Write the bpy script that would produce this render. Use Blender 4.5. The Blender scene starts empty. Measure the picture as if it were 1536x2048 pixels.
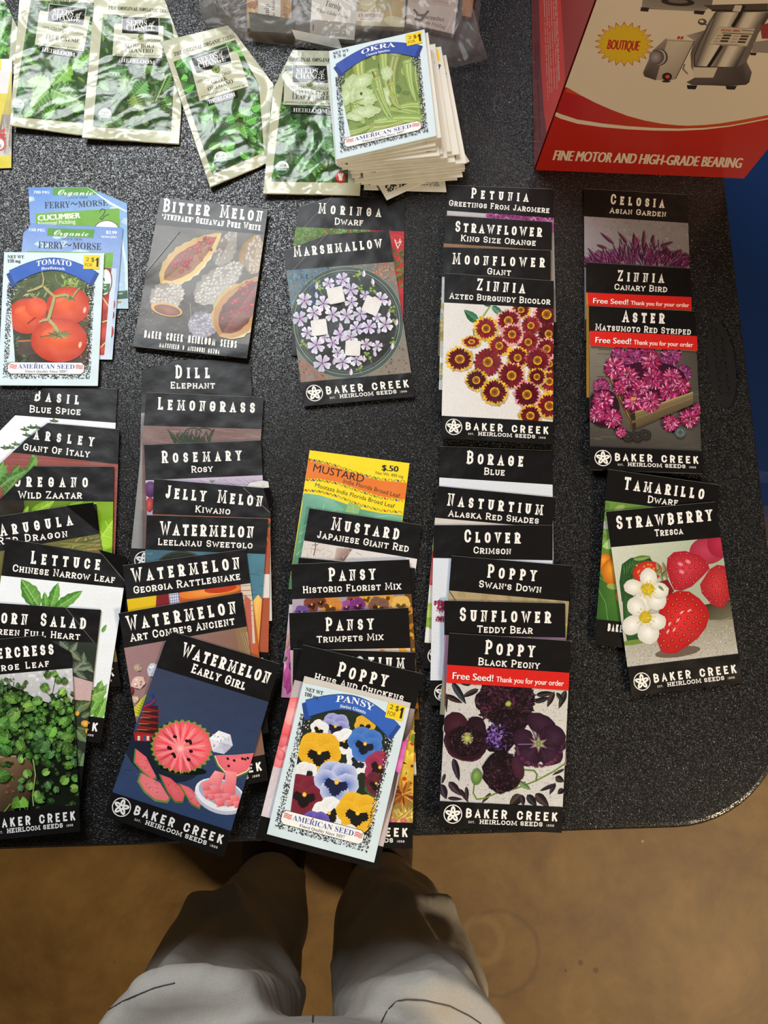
import bpy, bmesh, math, random
import numpy as np
from mathutils import Vector, Matrix

# ------------------------------------------------------------------ camera, world, lights, exposure
C = bpy.context.scene.collection
sc = bpy.context.scene
TZ = 0.74                                   # table top height
FPX = 1480.0                                # focal length in pixels of the 1536 x 2048 frame
HC = 0.5705                                 # camera height above the table top
PITCH, ROLL, YAW = math.radians(10.787), math.radians(9.4126), math.radians(-10.57)
_c, _s, _cr, _sr = math.cos(PITCH), math.sin(PITCH), math.cos(ROLL), math.sin(ROLL)
RZ = np.array([[math.cos(YAW), -math.sin(YAW), 0], [math.sin(YAW), math.cos(YAW), 0], [0, 0, 1]])
_R, _U, _D = np.array([1, 0, 0.]), np.array([0, _c, _s]), np.array([0, _s, -_c])
CX = RZ @ (_cr * _R + _sr * _U)
CY = RZ @ (-_sr * _R + _cr * _U)
CD = RZ @ _D
CAM = np.array([0, 0, TZ + HC])
cam = bpy.data.cameras.new('camera')
cam.sensor_fit = 'VERTICAL'
cam.sensor_height = 36
cam.sensor_width = 27
cam.lens = FPX / 2048 * 36
cam.clip_start = 0.01
camo = bpy.data.objects.new('camera', cam)
C.objects.link(camo)
M = Matrix.Identity(4)
for i in range(3):
    M[i][0], M[i][1], M[i][2], M[i][3] = CX[i], CY[i], -CD[i], CAM[i]
camo.matrix_world = M
sc.camera = camo

w = bpy.data.worlds.new('world')
sc.world = w
w.use_nodes = True
w.node_tree.nodes['Background'].inputs[0].default_value = (1.0, 0.80, 0.58, 1)
w.node_tree.nodes['Background'].inputs[1].default_value = 0.04

def area(name, loc, target, sx, sy, power, col):
    l = bpy.data.lights.new(name, 'AREA')
    l.shape = 'RECTANGLE'
    l.size, l.size_y, l.energy, l.color = sx, sy, power, col
    o = bpy.data.objects.new(name, l)
    C.objects.link(o)
    o.location = loc
    d = Vector(target) - Vector(loc)
    o.rotation_euler = d.to_track_quat('-Z', 'Y').to_euler()
    return o
# daylight through the high open door ahead on the left
key = area('daylight_door', (-0.62, 1.28, TZ + 1.42), (-0.75, -0.15, TZ), 1.1, .9, 23, (0.93, 0.97, 1.0))
key.data.spread = math.radians(125)
# warm ceiling lamp of the room, behind on the right
area('ceiling_lamp', (1.5, -1.2, 2.2), (0.35, -0.35, 0.3), 0.5, 0.5, 46, (1.0, 0.80, 0.55))
vs = sc.view_settings
vs.view_transform = 'Standard'
vs.look = 'None'
vs.exposure = 0.0
vs.gamma = 1.0
vs.use_curve_mapping = False

# ------------------------------------------------------------------ helpers
def ray(px, py):
    return CX * ((px - 768) / FPX) - CY * ((py - 1024) / FPX) + CD
def un(px, py, z):
    d = ray(px, py)
    return CAM + d * ((z - CAM[2]) / d[2])
def proj(P):
    d = np.asarray(P, float) - CAM
    z = d @ CD
    return (768 + FPX * (d @ CX) / z, 1024 - FPX * (d @ CY) / z)

def srgb(c):
    if isinstance(c, str):
        c = tuple(int(c[i:i + 2], 16) / 255 for i in (0, 2, 4))
    return c
def lin(c):
    return tuple((v / 12.92 if v <= .04045 else ((v + .055) / 1.055) ** 2.4) for v in c)
def mix(a, b, t):
    a, b = srgb(a), srgb(b)
    return tuple(a[i] + (b[i] - a[i]) * t for i in range(3))
RND = random.Random(5)
def jit(c, a=.06, r=RND):
    c = srgb(c)
    k = 1 + r.uniform(-a, a) * 2
    return tuple(min(1, max(0, v * k + r.uniform(-a, a) * .4)) for v in c)

def new_mat(name):
    m = bpy.data.materials.new(name)
    m.use_nodes = True
    nt = m.node_tree
    return m, nt, nt.nodes['Principled BSDF']
def N(nt, t, **kw):
    n = nt.nodes.new(t)
    for k, v in kw.items():
        if k in n.inputs:
            n.inputs[k].default_value = v
        else:
            setattr(n, k, v)
    return n
def bump(nt, b, height, strength, dist, prev=None):
    n = N(nt, 'ShaderNodeBump', Strength=strength, Distance=dist)
    nt.links.new(height, n.inputs['Height'])
    if prev is not None:
        nt.links.new(prev.outputs[0], n.inputs['Normal'])
    nt.links.new(n.outputs[0], b.inputs['Normal'])
    return n

def ink_mat(name, rough, bumps, grain=0.0, spec=0.5, coat=0.0):
    m, nt, b = new_mat(name)
    at = N(nt, 'ShaderNodeAttribute', attribute_name='ink')
    tc = N(nt, 'ShaderNodeTexCoord')
    col = at.outputs['Color']
    if grain:
        n = N(nt, 'ShaderNodeTexNoise', Scale=900.0, Detail=3.0)
        nt.links.new(tc.outputs['Object'], n.inputs['Vector'])
        mr = N(nt, 'ShaderNodeMapRange')
        mr.inputs[1].default_value, mr.inputs[2].default_value = .3, .7
        mr.inputs[3].default_value, mr.inputs[4].default_value = 1 - grain, 1 + grain
        nt.links.new(n.outputs['Fac'], mr.inputs[0])
        vm = N(nt, 'ShaderNodeVectorMath', operation='MULTIPLY')
        nt.links.new(col, vm.inputs[0])
        nt.links.new(mr.outputs[0], vm.inputs[1])
        col = vm.outputs[0]
    nt.links.new(col, b.inputs['Base Color'])
    b.inputs['Roughness'].default_value = rough
    b.inputs['Specular IOR Level'].default_value = spec
    b.inputs['Coat Weight'].default_value = coat
    b.inputs['Coat Roughness'].default_value = .1
    prev = None
    for (sc_, st, ds, rg) in bumps:
        if rg:
            n = N(nt, 'ShaderNodeTexNoise', Scale=sc_, Detail=1.5, Distortion=rg)
        else:
            n = N(nt, 'ShaderNodeTexNoise', Scale=sc_, Detail=2.0)
        nt.links.new(tc.outputs['Object'], n.inputs['Vector'])
        prev = bump(nt, b, n.outputs['Fac'], st, ds, prev)
    return m
M_GLOSS = ink_mat('printed_gloss_paper', .38, [(24, 1.0, .003, 0), (180, .4, .0003, 0)], spec=.23)
M_PHOTO = ink_mat('printed_photo', .38, [(24, 1.0, .003, 0), (180, .4, .0003, 0)], grain=.07, spec=.23)
M_MATTE = ink_mat('printed_matte_paper', .55, [(30, 1.0, .003, 0)], spec=.3)
M_MPHOTO = ink_mat('printed_matte_photo', .5, [(30, 1.0, .003, 0)], grain=.07, spec=.3)
M_FOIL = ink_mat('printed_foil', .21, [(22, 1.0, .013, .9), (90, .5, .0012, .8)], spec=.5)
M_PILLOW = ink_mat('printed_pillow_paper', .36, [(18, 1.0, .006, .4), (90, .5, .0006, 0)], spec=.4)
M_CARD = ink_mat('printed_carton', .32, [(14, .6, .002, 0)])

def tag(o, label=None, cat=None, group=None, kind=None):
    if label: o['label'] = label
    if cat: o['category'] = cat
    if group: o['group'] = group
    if kind: o['kind'] = kind
    return o
def empty(name, loc):
    o = bpy.data.objects.new(name, None)
    o.empty_display_size = .02
    C.objects.link(o)
    o.location = loc
    return o
def link_mesh(name, me, mat, parent=None, smooth=False):
    o = bpy.data.objects.new(name, me)
    C.objects.link(o)
    if mat: me.materials.append(mat)
    if parent: o.parent = parent
    if smooth:
        for p in me.polygons: p.use_smooth = True
    return o
def from_bm(name, bm, mat, parent=None, smooth=False):
    bmesh.ops.recalc_face_normals(bm, faces=bm.faces)
    me = bpy.data.meshes.new(name)
    bm.to_mesh(me)
    bm.free()
    return link_mesh(name, me, mat, parent, smooth)

# ------------------------------------------------------------------ lettering
def A(cx, cy, rx, ry, a0, a1, n=9):
    return [(cx + rx * math.cos(math.radians(a0 + (a1 - a0) * i / n)), cy + ry * math.sin(math.radians(a0 + (a1 - a0) * i / n))) for i in range(n + 1)]
# letter: centre-line strokes in a unit box, points that carry a horizontal slab, points that carry an upright tick
G = {
 'A': ([[(0, 0), (.5, 1), (1, 0)], [(.2, .3), (.8, .3)]], [(0, 0), (1, 0)], []),
 'B': ([[(.1, 0), (.1, 1)], [(.1, 1)] + A(.6, .76, .34, .24, 90, -90) + [(.1, .52)], [(.1, .52)] + A(.62, .26, .38, .26, 90, -90) + [(.1, 0)]], [(.1, 0), (.1, 1)], []),
 'C': ([A(.5, .66, .48, .34, 10, 180) + A(.5, .34, .48, .34, 180, 350)], [], [(.97, .74)]),
 'D': ([[(.1, 0), (.1, 1)], [(.1, 1)] + A(.48, .62, .5, .38, 90, 0) + A(.48, .38, .5, .38, 0, -90) + [(.1, 0)]], [(.1, 0), (.1, 1)], []),
 'E': ([[(.95, 1), (.12, 1), (.12, 0), (.95, 0)], [(.12, .52), (.7, .52)]], [(.12, 0), (.12, 1)], [(.95, .93), (.95, .07), (.7, .52)]),
 'F': ([[(.95, 1), (.12, 1), (.12, 0)], [(.12, .5), (.7, .5)]], [(.12, 0), (.12, 1)], [(.95, .93), (.7, .5)]),
 'G': ([A(.5, .66, .48, .34, 10, 180) + A(.5, .34, .48, .34, 180, 360) + [(.98, .45), (.6, .45)]], [], [(.97, .74)]),
 'H': ([[(.1, 0), (.1, 1)], [(.9, 0), (.9, 1)], [(.1, .5), (.9, .5)]], [(.1, 0), (.1, 1), (.9, 0), (.9, 1)], []),
 'I': ([[(.5, 0), (.5, 1)]], [(.5, 0), (.5, 1)], []),
 'J': ([[(.75, 1), (.75, .3)] + A(.42, .28, .33, .28, 0, -170)], [(.75, 1)], []),
 'K': ([[(.1, 0), (.1, 1)], [(.95, 1), (.1, .42)], [(.38, .6), (.98, 0)]], [(.1, 0), (.1, 1), (.95, 1), (.98, 0)], []),
 'L': ([[(.15, 1), (.15, 0), (.98, 0)]], [(.15, 1), (.15, 0)], [(.98, .1)]),
 'M': ([[(.06, 0), (.12, 1), (.5, .15), (.88, 1), (.94, 0)]], [(.06, 0), (.94, 0), (.08, 1), (.92, 1)], []),
 'N': ([[(.1, 0), (.1, 1), (.9, 0), (.9, 1)]], [(.1, 0), (.08, 1), (.9, 1)], []),
 'O': ([A(.5, .64, .48, .36, 0, 180) + A(.5, .36, .48, .36, 180, 360) + [(.98, .64)]], [], []),
 'P': ([[(.15, 0), (.15, 1)], [(.15, 1)] + A(.6, .72, .38, .28, 90, -90) + [(.15, .44)]], [(.15, 0), (.15, 1)], []),
 'Q': ([A(.5, .64, .48, .36, 0, 180) + A(.5, .36, .48, .36, 180, 360) + [(.98, .64)], [(.6, .25), (1, -.08)]], [], []),
 'R': ([[(.1, 0), (.1, 1)], [(.1, 1)] + A(.58, .74, .36, .26, 90, -90) + [(.1, .48)], [(.5, .48), (.95, 0)]], [(.1, 0), (.1, 1), (.95, 0)], []),
 'S': ([A(.5, .74, .44, .26, 20, 180) + A(.5, .72, .44, .24, 180, 265) + A(.5, .26, .46, .25, 85, 0) + A(.5, .26, .46, .26, 0, -160)], [], [(.93, .8), (.07, .2)]),
 'T': ([[(0, 1), (1, 1)], [(.5, 1), (.5, 0)]], [(.5, 0)], [(0, .93), (1, .93)]),
 'U': ([[(.1, 1), (.1, .35)] + A(.5, .34, .4, .34, 180, 360) + [(.9, 1)]], [(.1, 1), (.9, 1)], []),
 'V': ([[(0, 1), (.5, 0), (1, 1)]], [(0, 1), (1, 1)], []),
 'W': ([[(0, 1), (.27, 0), (.5, .8), (.73, 0), (1, 1)]], [(0, 1), (1, 1)], []),
 'X': ([[(0, 0), (1, 1)], [(0, 1), (1, 0)]], [(0, 0), (1, 1), (0, 1), (1, 0)], []),
 'Y': ([[(0, 1), (.5, .45), (1, 1)], [(.5, .45), (.5, 0)]], [(0, 1), (1, 1), (.5, 0)], []),
 'Z': ([[(.05, 1), (.95, 1), (.05, 0), (.95, 0)]], [], [(.05, .93), (.95, .07)]),
 "'": ([[(.5, 1), (.5, .75)]], [], []), '.': ([[(.5, 0), (.5, .08)]], [], []),
 '-': ([[(.1, .42), (.9, .42)]], [], []),
 '1': ([[(.25, .8), (.5, 1), (.5, 0)]], [(.5, 0)], []),
 '9': ([A(.5, .7, .45, .3, 0, 360, 14) + [(.95, .35)] + A(.5, .3, .45, .3, 0, -150)], [], []),
 '8': ([A(.5, .76, .4, .24, 0, 360, 14), A(.5, .26, .46, .26, 0, 360, 14)], [], []),
 '6': ([A(.5, .3, .45, .3, 0, 360, 14) + [(.95, .3)], [(.05, .3), (.05, .65)] + A(.5, .7, .45, .3, 180, 30)], [], []),
 '5': ([[(.9, 1), (.12, 1), (.12, .55), (.5, .6)] + A(.5, .3, .45, .3, 90, -160)], [], []),
 '7': ([[(.05, 1), (.95, 1), (.4, 0)]], [], []),
 '0': ([A(.5, .64, .48, .36, 0, 180) + A(.5, .36, .48, .36, 180, 360) + [(.98, .64)]], [], []),
 '4': ([[(.75, 0), (.75, 1), (.05, .3), (.98, .3)]], [], []),
 '*': ([[(.5, 0), (.5, 1)], [(.05, .25), (.95, .75)], [(.05, .75), (.95, .25)]], [], []),
}
WID = {'-': .6, 'I': .45, 'M': 1.35, 'W': 1.4, "'": .3, '.': .3, '1': .55, 'J': .85, 'E': .88, 'F': .85, 'L': .85, 'S': .9}

def strip(pts, t):
    """a constant-width band along a polyline, as quads"""
    n = len(pts)
    L, R = [], []
    for i in range(n):
        if i == 0: dx, dy = pts[1][0] - pts[0][0], pts[1][1] - pts[0][1]; k = 1
        elif i == n - 1: dx, dy = pts[-1][0] - pts[-2][0], pts[-1][1] - pts[-2][1]; k = 1
        else:
            a = math.atan2(pts[i][1] - pts[i - 1][1], pts[i][0] - pts[i - 1][0])
            b = math.atan2(pts[i + 1][1] - pts[i][1], pts[i + 1][0] - pts[i][0])
            d = (b - a + math.pi) % (2 * math.pi) - math.pi
            m = a + d / 2
            dx, dy = math.cos(m), math.sin(m)
            k = 1 / max(.68, abs(math.cos(d / 2)))
        l = math.hypot(dx, dy) or 1
        ox, oy = -dy / l * t / 2 * k, dx / l * t / 2 * k
        L.append((pts[i][0] + ox, pts[i][1] + oy)); R.append((pts[i][0] - ox, pts[i][1] - oy))
    return [[L[i], L[i + 1], R[i + 1], R[i]] for i in range(n - 1)]

_cache = {}
def font_mesh(s):
    if s not in _cache:
        c = bpy.data.curves.new('lettering', 'FONT')
        c.body = s
        c.resolution_u = 3
        o = bpy.data.objects.new('lettering', c)
        me = o.to_mesh()
        v = [(p.co.x, p.co.y) for p in me.vertices]
        f = [tuple(p.vertices) for p in me.polygons]
        o.to_mesh_clear()
        bpy.data.objects.remove(o)
        bpy.data.curves.remove(c)
        _cache[s] = (v, f)
    return _cache[s]
def serif(s):       # upright serif letters
    return ''.join(chr(0x1D400 + ord(c) - 65) if 'A' <= c <= 'Z' else chr(0x1D41A + ord(c) - 97) if 'a' <= c <= 'z' else chr(0x1D7CE + ord(c) - 48) if '0' <= c <= '9' else c for c in s)
def italic(s):
    return ''.join(chr(0x1D468 + ord(c) - 65) if 'A' <= c <= 'Z' else chr(0x1D482 + ord(c) - 97) if 'a' <= c <= 'z' else c for c in s)
def script(s):
    return ''.join(chr(0x1D4D0 + ord(c) - 65) if 'A' <= c <= 'Z' else chr(0x1D4EA + ord(c) - 97) if 'a' <= c <= 'z' else c for c in s)

def clip_half(pts, cols, a, b, inside):
    """keep the side of line a-b where `inside` lies"""
    def sd(p): return (b[0] - a[0]) * (p[1] - a[1]) - (b[1] - a[1]) * (p[0] - a[0])
    sg = 1 if sd(inside) >= 0 else -1
    out, oc = [], []
    n = len(pts)
    for i in range(n):
        p, q = pts[i], pts[(i + 1) % n]
        dp, dq = sd(p) * sg, sd(q) * sg
        if dp >= 0:
            out.append(p); oc.append(cols[i])
        if (dp > 0 and dq < 0) or (dp < 0 and dq > 0):
            t = dp / (dp - dq)
            out.append((p[0] + (q[0] - p[0]) * t, p[1] + (q[1] - p[1]) * t))
            oc.append(mix(cols[i], cols[(i + 1) % n], t))
    return out, oc
def cen(p):
    return (sum(a[0] for a in p) / len(p), sum(a[1] for a in p) / len(p))
def clip_poly(pts, cols, cl):
    c = cen(cl)
    for i in range(len(cl)):
        if len(pts) < 3: return [], []
        pts, cols = clip_half(pts, cols, cl[i], cl[(i + 1) % len(cl)], c)
    return pts, cols

EPS = 1.0e-6
class Sheet:
    """a flat printed face of a thing: shapes are laid on its plane in thin ink layers"""
    def __init__(s, root, p0, n, crop):
        s.root, s.p0, s.n = root, np.array(p0, float), np.array(n, float)
        s.lv = 0
        s.parts = {}
        s.cur = None
        s.clip = None
        s.crop(*crop)
        s.o = np.array(root.location)
    def crop(s, x0, y0, k):
        s.T = lambda x, y: (x / k + x0, y / k + y0)
    def quad(s, q, wd=100., ht=155.):
        (ax, ay), (bx, by), (cx, cy), (dx, dy) = q
        def T(x, y):
            u, v = x / wd, y / ht
            return ((ax * (1 - u) + bx * u) * (1 - v) + (dx * (1 - u) + cx * u) * v, (ay * (1 - u) + by * u) * (1 - v) + (dy * (1 - u) + cy * u) * v)
        s.T = T
    def part(s, name, mat):
        s.parts.setdefault(name, [[], [], [], mat])
        s.cur = s.parts[name]
        return s
    def P(s, q, lift=0.0):
        d = ray(*q)
        t = ((s.p0 - CAM) @ s.n) / (d @ s.n)
        return CAM + d * t + s.n * (s.lv * EPS + lift) - s.o
    def world(s, q):
        d = CX[None] * ((q[:, :1] - 768) / FPX) - CY[None] * ((q[:, 1:2] - 1024) / FPX) + CD[None]
        t = ((s.p0 - CAM) @ s.n) / (d @ s.n)
        return CAM[None] + d * t[:, None] + s.n[None] * (q[:, 2:] * EPS) - s.o[None]
    def _add(s, pts, cols):
        V, Fc, K, _ = s.cur
        i = len(V)
        l = s.lv
        V += [(p[0], p[1], l) for p in pts]
        Fc.append(tuple(range(i, i + len(pts))))
        K += [srgb(c) for c in cols]
    def raw(s, pts, cols, noclip=False, inc=.3):
        s.lv += inc                              # each shape a hair above the one before
        q = [s.T(*p) for p in pts]
        if s.clip and not noclip:
            q, cols = clip_poly(q, cols, s.clip)
        if len(q) >= 3: s._add(q, cols)
    def poly(s, pts, col, cols=None, new=True, noclip=False):
        if new: s.lv += 1
        s.raw(pts, cols or [col] * len(pts), noclip, 0 if new else .3)
    def fan(s, c, cc, rim, rc, new=True):
        s.lv += 1 if new else .3
        n = len(rim)
        if not isinstance(rc, list): rc = [rc] * n
        for i in range(n):
            s.raw([c, rim[i], rim[(i + 1) % n]], [cc, rc[i], rc[(i + 1) % n]], inc=0)
    def ell(s, cx, cy, rx, ry=None, rot=0, col='ffffff', mid=None, n=None, off=(0, 0), new=True, wob=0, r=RND):
        ry = ry or rx
        n = n or int(max(8, min(28, 6 + (rx + ry) * .25)))
        cr, sr = math.cos(math.radians(rot)), math.sin(math.radians(rot))
        rim = []
        for i in range(n):
            a = 2 * math.pi * i / n
            k = 1 + (r.uniform(-wob, wob) if wob else 0)
            x, y = rx * k * math.cos(a), ry * k * math.sin(a)
            rim.append((cx + x * cr - y * sr, cy + x * sr + y * cr))
        if mid is None: s.poly(rim, col, new=new)
        else: s.fan((cx + off[0] * rx, cy + off[1] * ry), mid, rim, col, new=new)
    def ring(s, cx, cy, rx, ry, rot, t, col, n=40, a0=0, a1=360):
        cr, sr = math.cos(math.radians(rot)), math.sin(math.radians(rot))
        p = []
        for i in range(n + 1):
            a = math.radians(a0 + (a1 - a0) * i / n)
            x, y = rx * math.cos(a), ry * math.sin(a)
            p.append((cx + x * cr - y * sr, cy + x * sr + y * cr))
        s.line(p, t, col)
    def line(s, pts, t, col, new=True):
        s.lv += 1 if new else .3
        for q in strip(pts, t): s.raw(q, [col] * 4, inc=.02)
    def taper(s, pts, t0, t1, col, new=True):
        s.lv += 1 if new else .3
        n = len(pts) - 1
        for i in range(n):
            s.raw(strip(pts[i:i + 2], t0 + (t1 - t0) * i / n)[0], [col] * 4, inc=.3)
    def leaf(s, x0, y0, x1, y1, w, col, dark=None, serr=0, vein=None, r=RND, n=9, lobes=0):
        dx, dy = x1 - x0, y1 - y0
        L = math.hypot(dx, dy) or 1
        ux, uy = dx / L, dy / L
        A_, B_ = [], []
        for i in range(n + 1):
            t = i / n
            wd = w * .5 * (math.sin(math.pi * t ** .75) ** .8 if 0 < t < 1 else 0)
            k = (1 + serr * (1 if i % 2 else -1)) * (1 + r.uniform(-.05, .05))
            A_.append((x0 + dx * t - uy * wd * k, y0 + dy * t + ux * wd * k))
            B_.append((x0 + dx * t + uy * wd * k, y0 + dy * t - ux * wd * k))
        mid = [(x0 + dx * i / n, y0 + dy * i / n) for i in range(n + 1)]
        dark = dark or mix(col, '0c1a08', .35)
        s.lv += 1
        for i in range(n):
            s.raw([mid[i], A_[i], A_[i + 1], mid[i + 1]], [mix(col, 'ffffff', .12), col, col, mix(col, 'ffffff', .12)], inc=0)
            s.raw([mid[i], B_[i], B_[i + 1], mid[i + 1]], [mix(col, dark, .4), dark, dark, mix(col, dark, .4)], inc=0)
        if vein:
            s.line([(x0, y0), (x1, y1)], max(.8, w * .05), vein)
            s.lv += 0
            for i in range(2, n - 1, 2):
                for sd in (A_, B_):
                    s.line([mid[i], (mid[i][0] * .25 + sd[min(n, i + 1)][0] * .75, mid[i][1] * .25 + sd[min(n, i + 1)][1] * .75)], max(.5, w * .025), vein, new=False)
    def slab(s, txt, x0, y0, x1, y1, h, cap=1.22, t=.16, col='f4f1ec', serif_len=.30, ticks=True, aspect=.62, shear=0, gmin=.16):
        """capital letters spread evenly from baseline start to baseline end"""
        s.lv += 1
        dx, dy = x1 - x0, y1 - y0
        L = math.hypot(dx, dy)
        ux, uy = dx / L, dy / L
        vx, vy = uy, -ux
        ws, first = [], True
        for ch in txt:
            big = cap if (first and ch.isalpha()) else 1
            ws.append((WID.get(ch, 1.0) * aspect * (1 + (big - 1) * .6) * h if ch != ' ' else .45 * h, big * h))
            first = ch in " '" and ch == ' '
        tot = sum(a for a, _ in ws)
        gap = (L - tot) / max(1, len(txt) - 1)
        if gap < gmin * h:
            k = (L - gmin * h * (len(txt) - 1)) / tot
            ws = [(a * k, b) for a, b in ws]
            gap = gmin * h
        x = 0
        th = t * h
        def mp(px, py):
            px += shear * py
            return (x0 + ux * px + vx * py, y0 + uy * px + vy * py)
        base, high = s.lv, s.lv
        for ch, (wd, hh) in zip(txt, ws):
            high = max(high, s.lv)
            s.lv = base
            if ch in G:
                st, sf, tk = G[ch]
                e = th / 2
                def loc(q): return (x + e + q[0] * (wd - 2 * e), e + q[1] * (hh - 2 * e))
                def locs(q):
                    p = loc(q)
                    return (p[0], 0 if q[1] < .01 else hh if q[1] > .99 else p[1])
                for pl in st:
                    pl2 = [locs(q) if k in (0, len(pl) - 1) and q in sf else loc(q) for k, q in enumerate(pl)]
                    for i0, i1 in ((0, 1), (-1, -2)):
                        if pl[i0] not in sf:            # square ends reach the full letter height
                            dx_, dy_ = pl2[i0][0] - pl2[i1][0], pl2[i0][1] - pl2[i1][1]
                            d_ = math.hypot(dx_, dy_) or 1
                            pl2[i0] = (pl2[i0][0] + dx_ / d_ * e * .9, pl2[i0][1] + dy_ / d_ * e * .9)
                    s.lv += .3
                    for q in strip([mp(*p) for p in pl2], th): s.raw(q, [col] * 4, inc=.05)
                if serif_len:
                    sl = serif_len * h * .5 + th * .25
                    for q in sf:
                        cx_, cy_ = loc(q)
                        yy = th * .32 if q[1] < .5 else hh - th * .32
                        s.raw([mp(cx_ - sl, yy - th * .32), mp(cx_ + sl, yy - th * .32), mp(cx_ + sl, yy + th * .32), mp(cx_ - sl, yy + th * .32)], [col] * 4)
                    if ticks:
                        for q in tk:
                            cx_, cy_ = loc(q)
                            k = h * .12
                            s.raw([mp(cx_ - th * .35, cy_ - k), mp(cx_ + th * .35, cy_ - k), mp(cx_ + th * .35, cy_ + k), mp(cx_ - th * .35, cy_ + k)], [col] * 4)
            x += wd + gap
        s.lv = max(high, s.lv) + .3
    def text(s, txt, x0, y0, x1, y1, h, col, shear=0.0, bold=0.0, arc=0.0, style=None):
        s.lv += 1
        V, Fs = font_mesh(style(txt) if style else txt)
        if not V: return
        xs = [v[0] for v in V]
        a, b = min(xs), max(xs)
        k = h / .70
        dx, dy = x1 - x0, y1 - y0
        L = math.hypot(dx, dy)
        ux, uy = dx / L, dy / L
        vx, vy = uy, -ux
        def mp(v, o=0):
            X = (v[0] - a) / (b - a) * L + shear * v[1] * k + o
            Y = v[1] * k + (arc * (1 - ((X / L) * 2 - 1) ** 2) if arc else 0)
            return (x0 + ux * X + vx * Y, y0 + uy * X + vy * Y)
        for o in ((-bold, 0, bold) if bold else (0,)):
            pts = [mp(v, o) for v in V]
            s.lv += .4
            for f in Fs: s.raw([pts[i] for i in f], [col] * len(f), inc=0)
    def finish(s):
        if hasattr(s, 'idx'):
            placed[s.idx] = (placed[s.idx][0], (s.p0 + s.n * (s.lv * EPS + .0003), s.n))
        for name, (V, Fc, K, mat) in s.parts.items():
            if not Fc: continue
            me = bpy.data.meshes.new(name)
            me.from_pydata(s.world(np.array(V)), [], Fc)
            ca = me.color_attributes.new('ink', 'FLOAT_COLOR', 'CORNER')
            buf = np.ones((len(K), 4), np.float32)
            K = np.array(K, np.float32)
            buf[:, :3] = np.where(K <= .04045, K / 12.92, ((K + .055) / 1.055) ** 2.4)
            ca.data.foreach_set('color', buf.ravel())
            # faces look along the sheet's normal
            nn = Vector(s.n)
            if sum((p.normal.dot(nn)) * p.area for p in me.polygons) < 0: me.flip_normals()
            o = link_mesh(name, me, mat, s.root)
            for k_, v_ in s.labels.get(name, {}).items(): o[k_] = v_
    labels = {}

# ------------------------------------------------------------------ resting things on one another
placed = []
XR, YF = 0.3245, -0.1335                   # right and front edge of the table top
def inside(poly, X, Y):
    m = np.ones_like(X, bool)
    c = np.mean(poly, 0)
    for i in range(len(poly)):
        a, b = poly[i], poly[(i + 1) % len(poly)]
        sd = (b[0] - a[0]) * (Y - a[1]) - (b[1] - a[1]) * (X - a[0])
        sc_ = (b[0] - a[0]) * (c[1] - a[1]) - (b[1] - a[1]) * (c[0] - a[0])
        m &= (sd * np.sign(sc_) >= -1e-6)
    return m
def settle(q, t, amax=.10, bmax=.06):
    """find the plane a thin packet comes to rest on; returns a point of its upper face and the normal"""
    z = TZ + t
    pts = np.array([un(p[0], p[1], z) for p in q])
    for it in range(3):
        c = pts.mean(0)
        ex = pts[1] - pts[0]; ex[2] = 0; ex /= np.linalg.norm(ex)
        ey = np.array([-ex[1], ex[0], 0])
        uu, vv = np.meshgrid(np.linspace(0, 1, 15), np.linspace(0, 1, 21))
        X = (pts[0][0] * (1 - uu) + pts[1][0] * uu) * (1 - vv) + (pts[3][0] * (1 - uu) + pts[2][0] * uu) * vv
        Y = (pts[0][1] * (1 - uu) + pts[1][1] * uu) * (1 - vv) + (pts[3][1] * (1 - uu) + pts[2][1] * uu) * vv
        H = np.where((Y > YF) & (X < XR), TZ + .0003, TZ - .5)
        for poly, (p0, n) in placed:
            m = inside(poly, X, Y)
            if m.any():
                zz = p0[2] - (n[0] * (X - p0[0]) + n[1] * (Y - p0[1])) / n[2]
                H = np.where(m, np.maximum(H, zz + .0001), H)
        S = (X - c[0]) * ex[0] + (Y - c[1]) * ex[1]
        Tt = (X - c[0]) * ey[0] + (Y - c[1]) * ey[1]
        best = None
        for a in np.linspace(-amax, amax, 21):
            for b in np.linspace(-bmax, bmax, 13):
                cc = (H - a * Tt - b * S).max()
                if best is None or cc + 1e-5 * (abs(a) + abs(b)) < best[0]: best = (cc + 1e-5 * (abs(a) + abs(b)), cc, a, b)
        _, cc, a, b = best
        n = -a * ey - b * ex + np.array([0, 0, 1.])
        n /= np.linalg.norm(n)
        p0 = np.array([c[0], c[1], cc]) + n * t
        pts = []
        for p in q:
            d = ray(*p)
            pts.append(CAM + d * (((p0 - CAM) @ n) / (d @ n)))
        pts = np.array(pts)
    return p0, n, pts
def drop(tl, tr, ratio=1.55):
    """lower corners (in the photograph's frame) of a sheet whose upper corners are seen, lying on the table"""
    a, b = un(*tl, TZ + .004), un(*tr, TZ + .004)
    d = b - a
    dn = np.array([d[1], -d[0], 0]) * ratio
    return proj(b + dn), proj(a + dn)
def raise_up(br, bl, ratio, z=TZ + .01):
    a, b = un(*bl, z), un(*br, z)
    d = b - a
    up = np.array([-d[1], d[0], 0]) * ratio
    return proj(a + up), proj(b + up)

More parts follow.
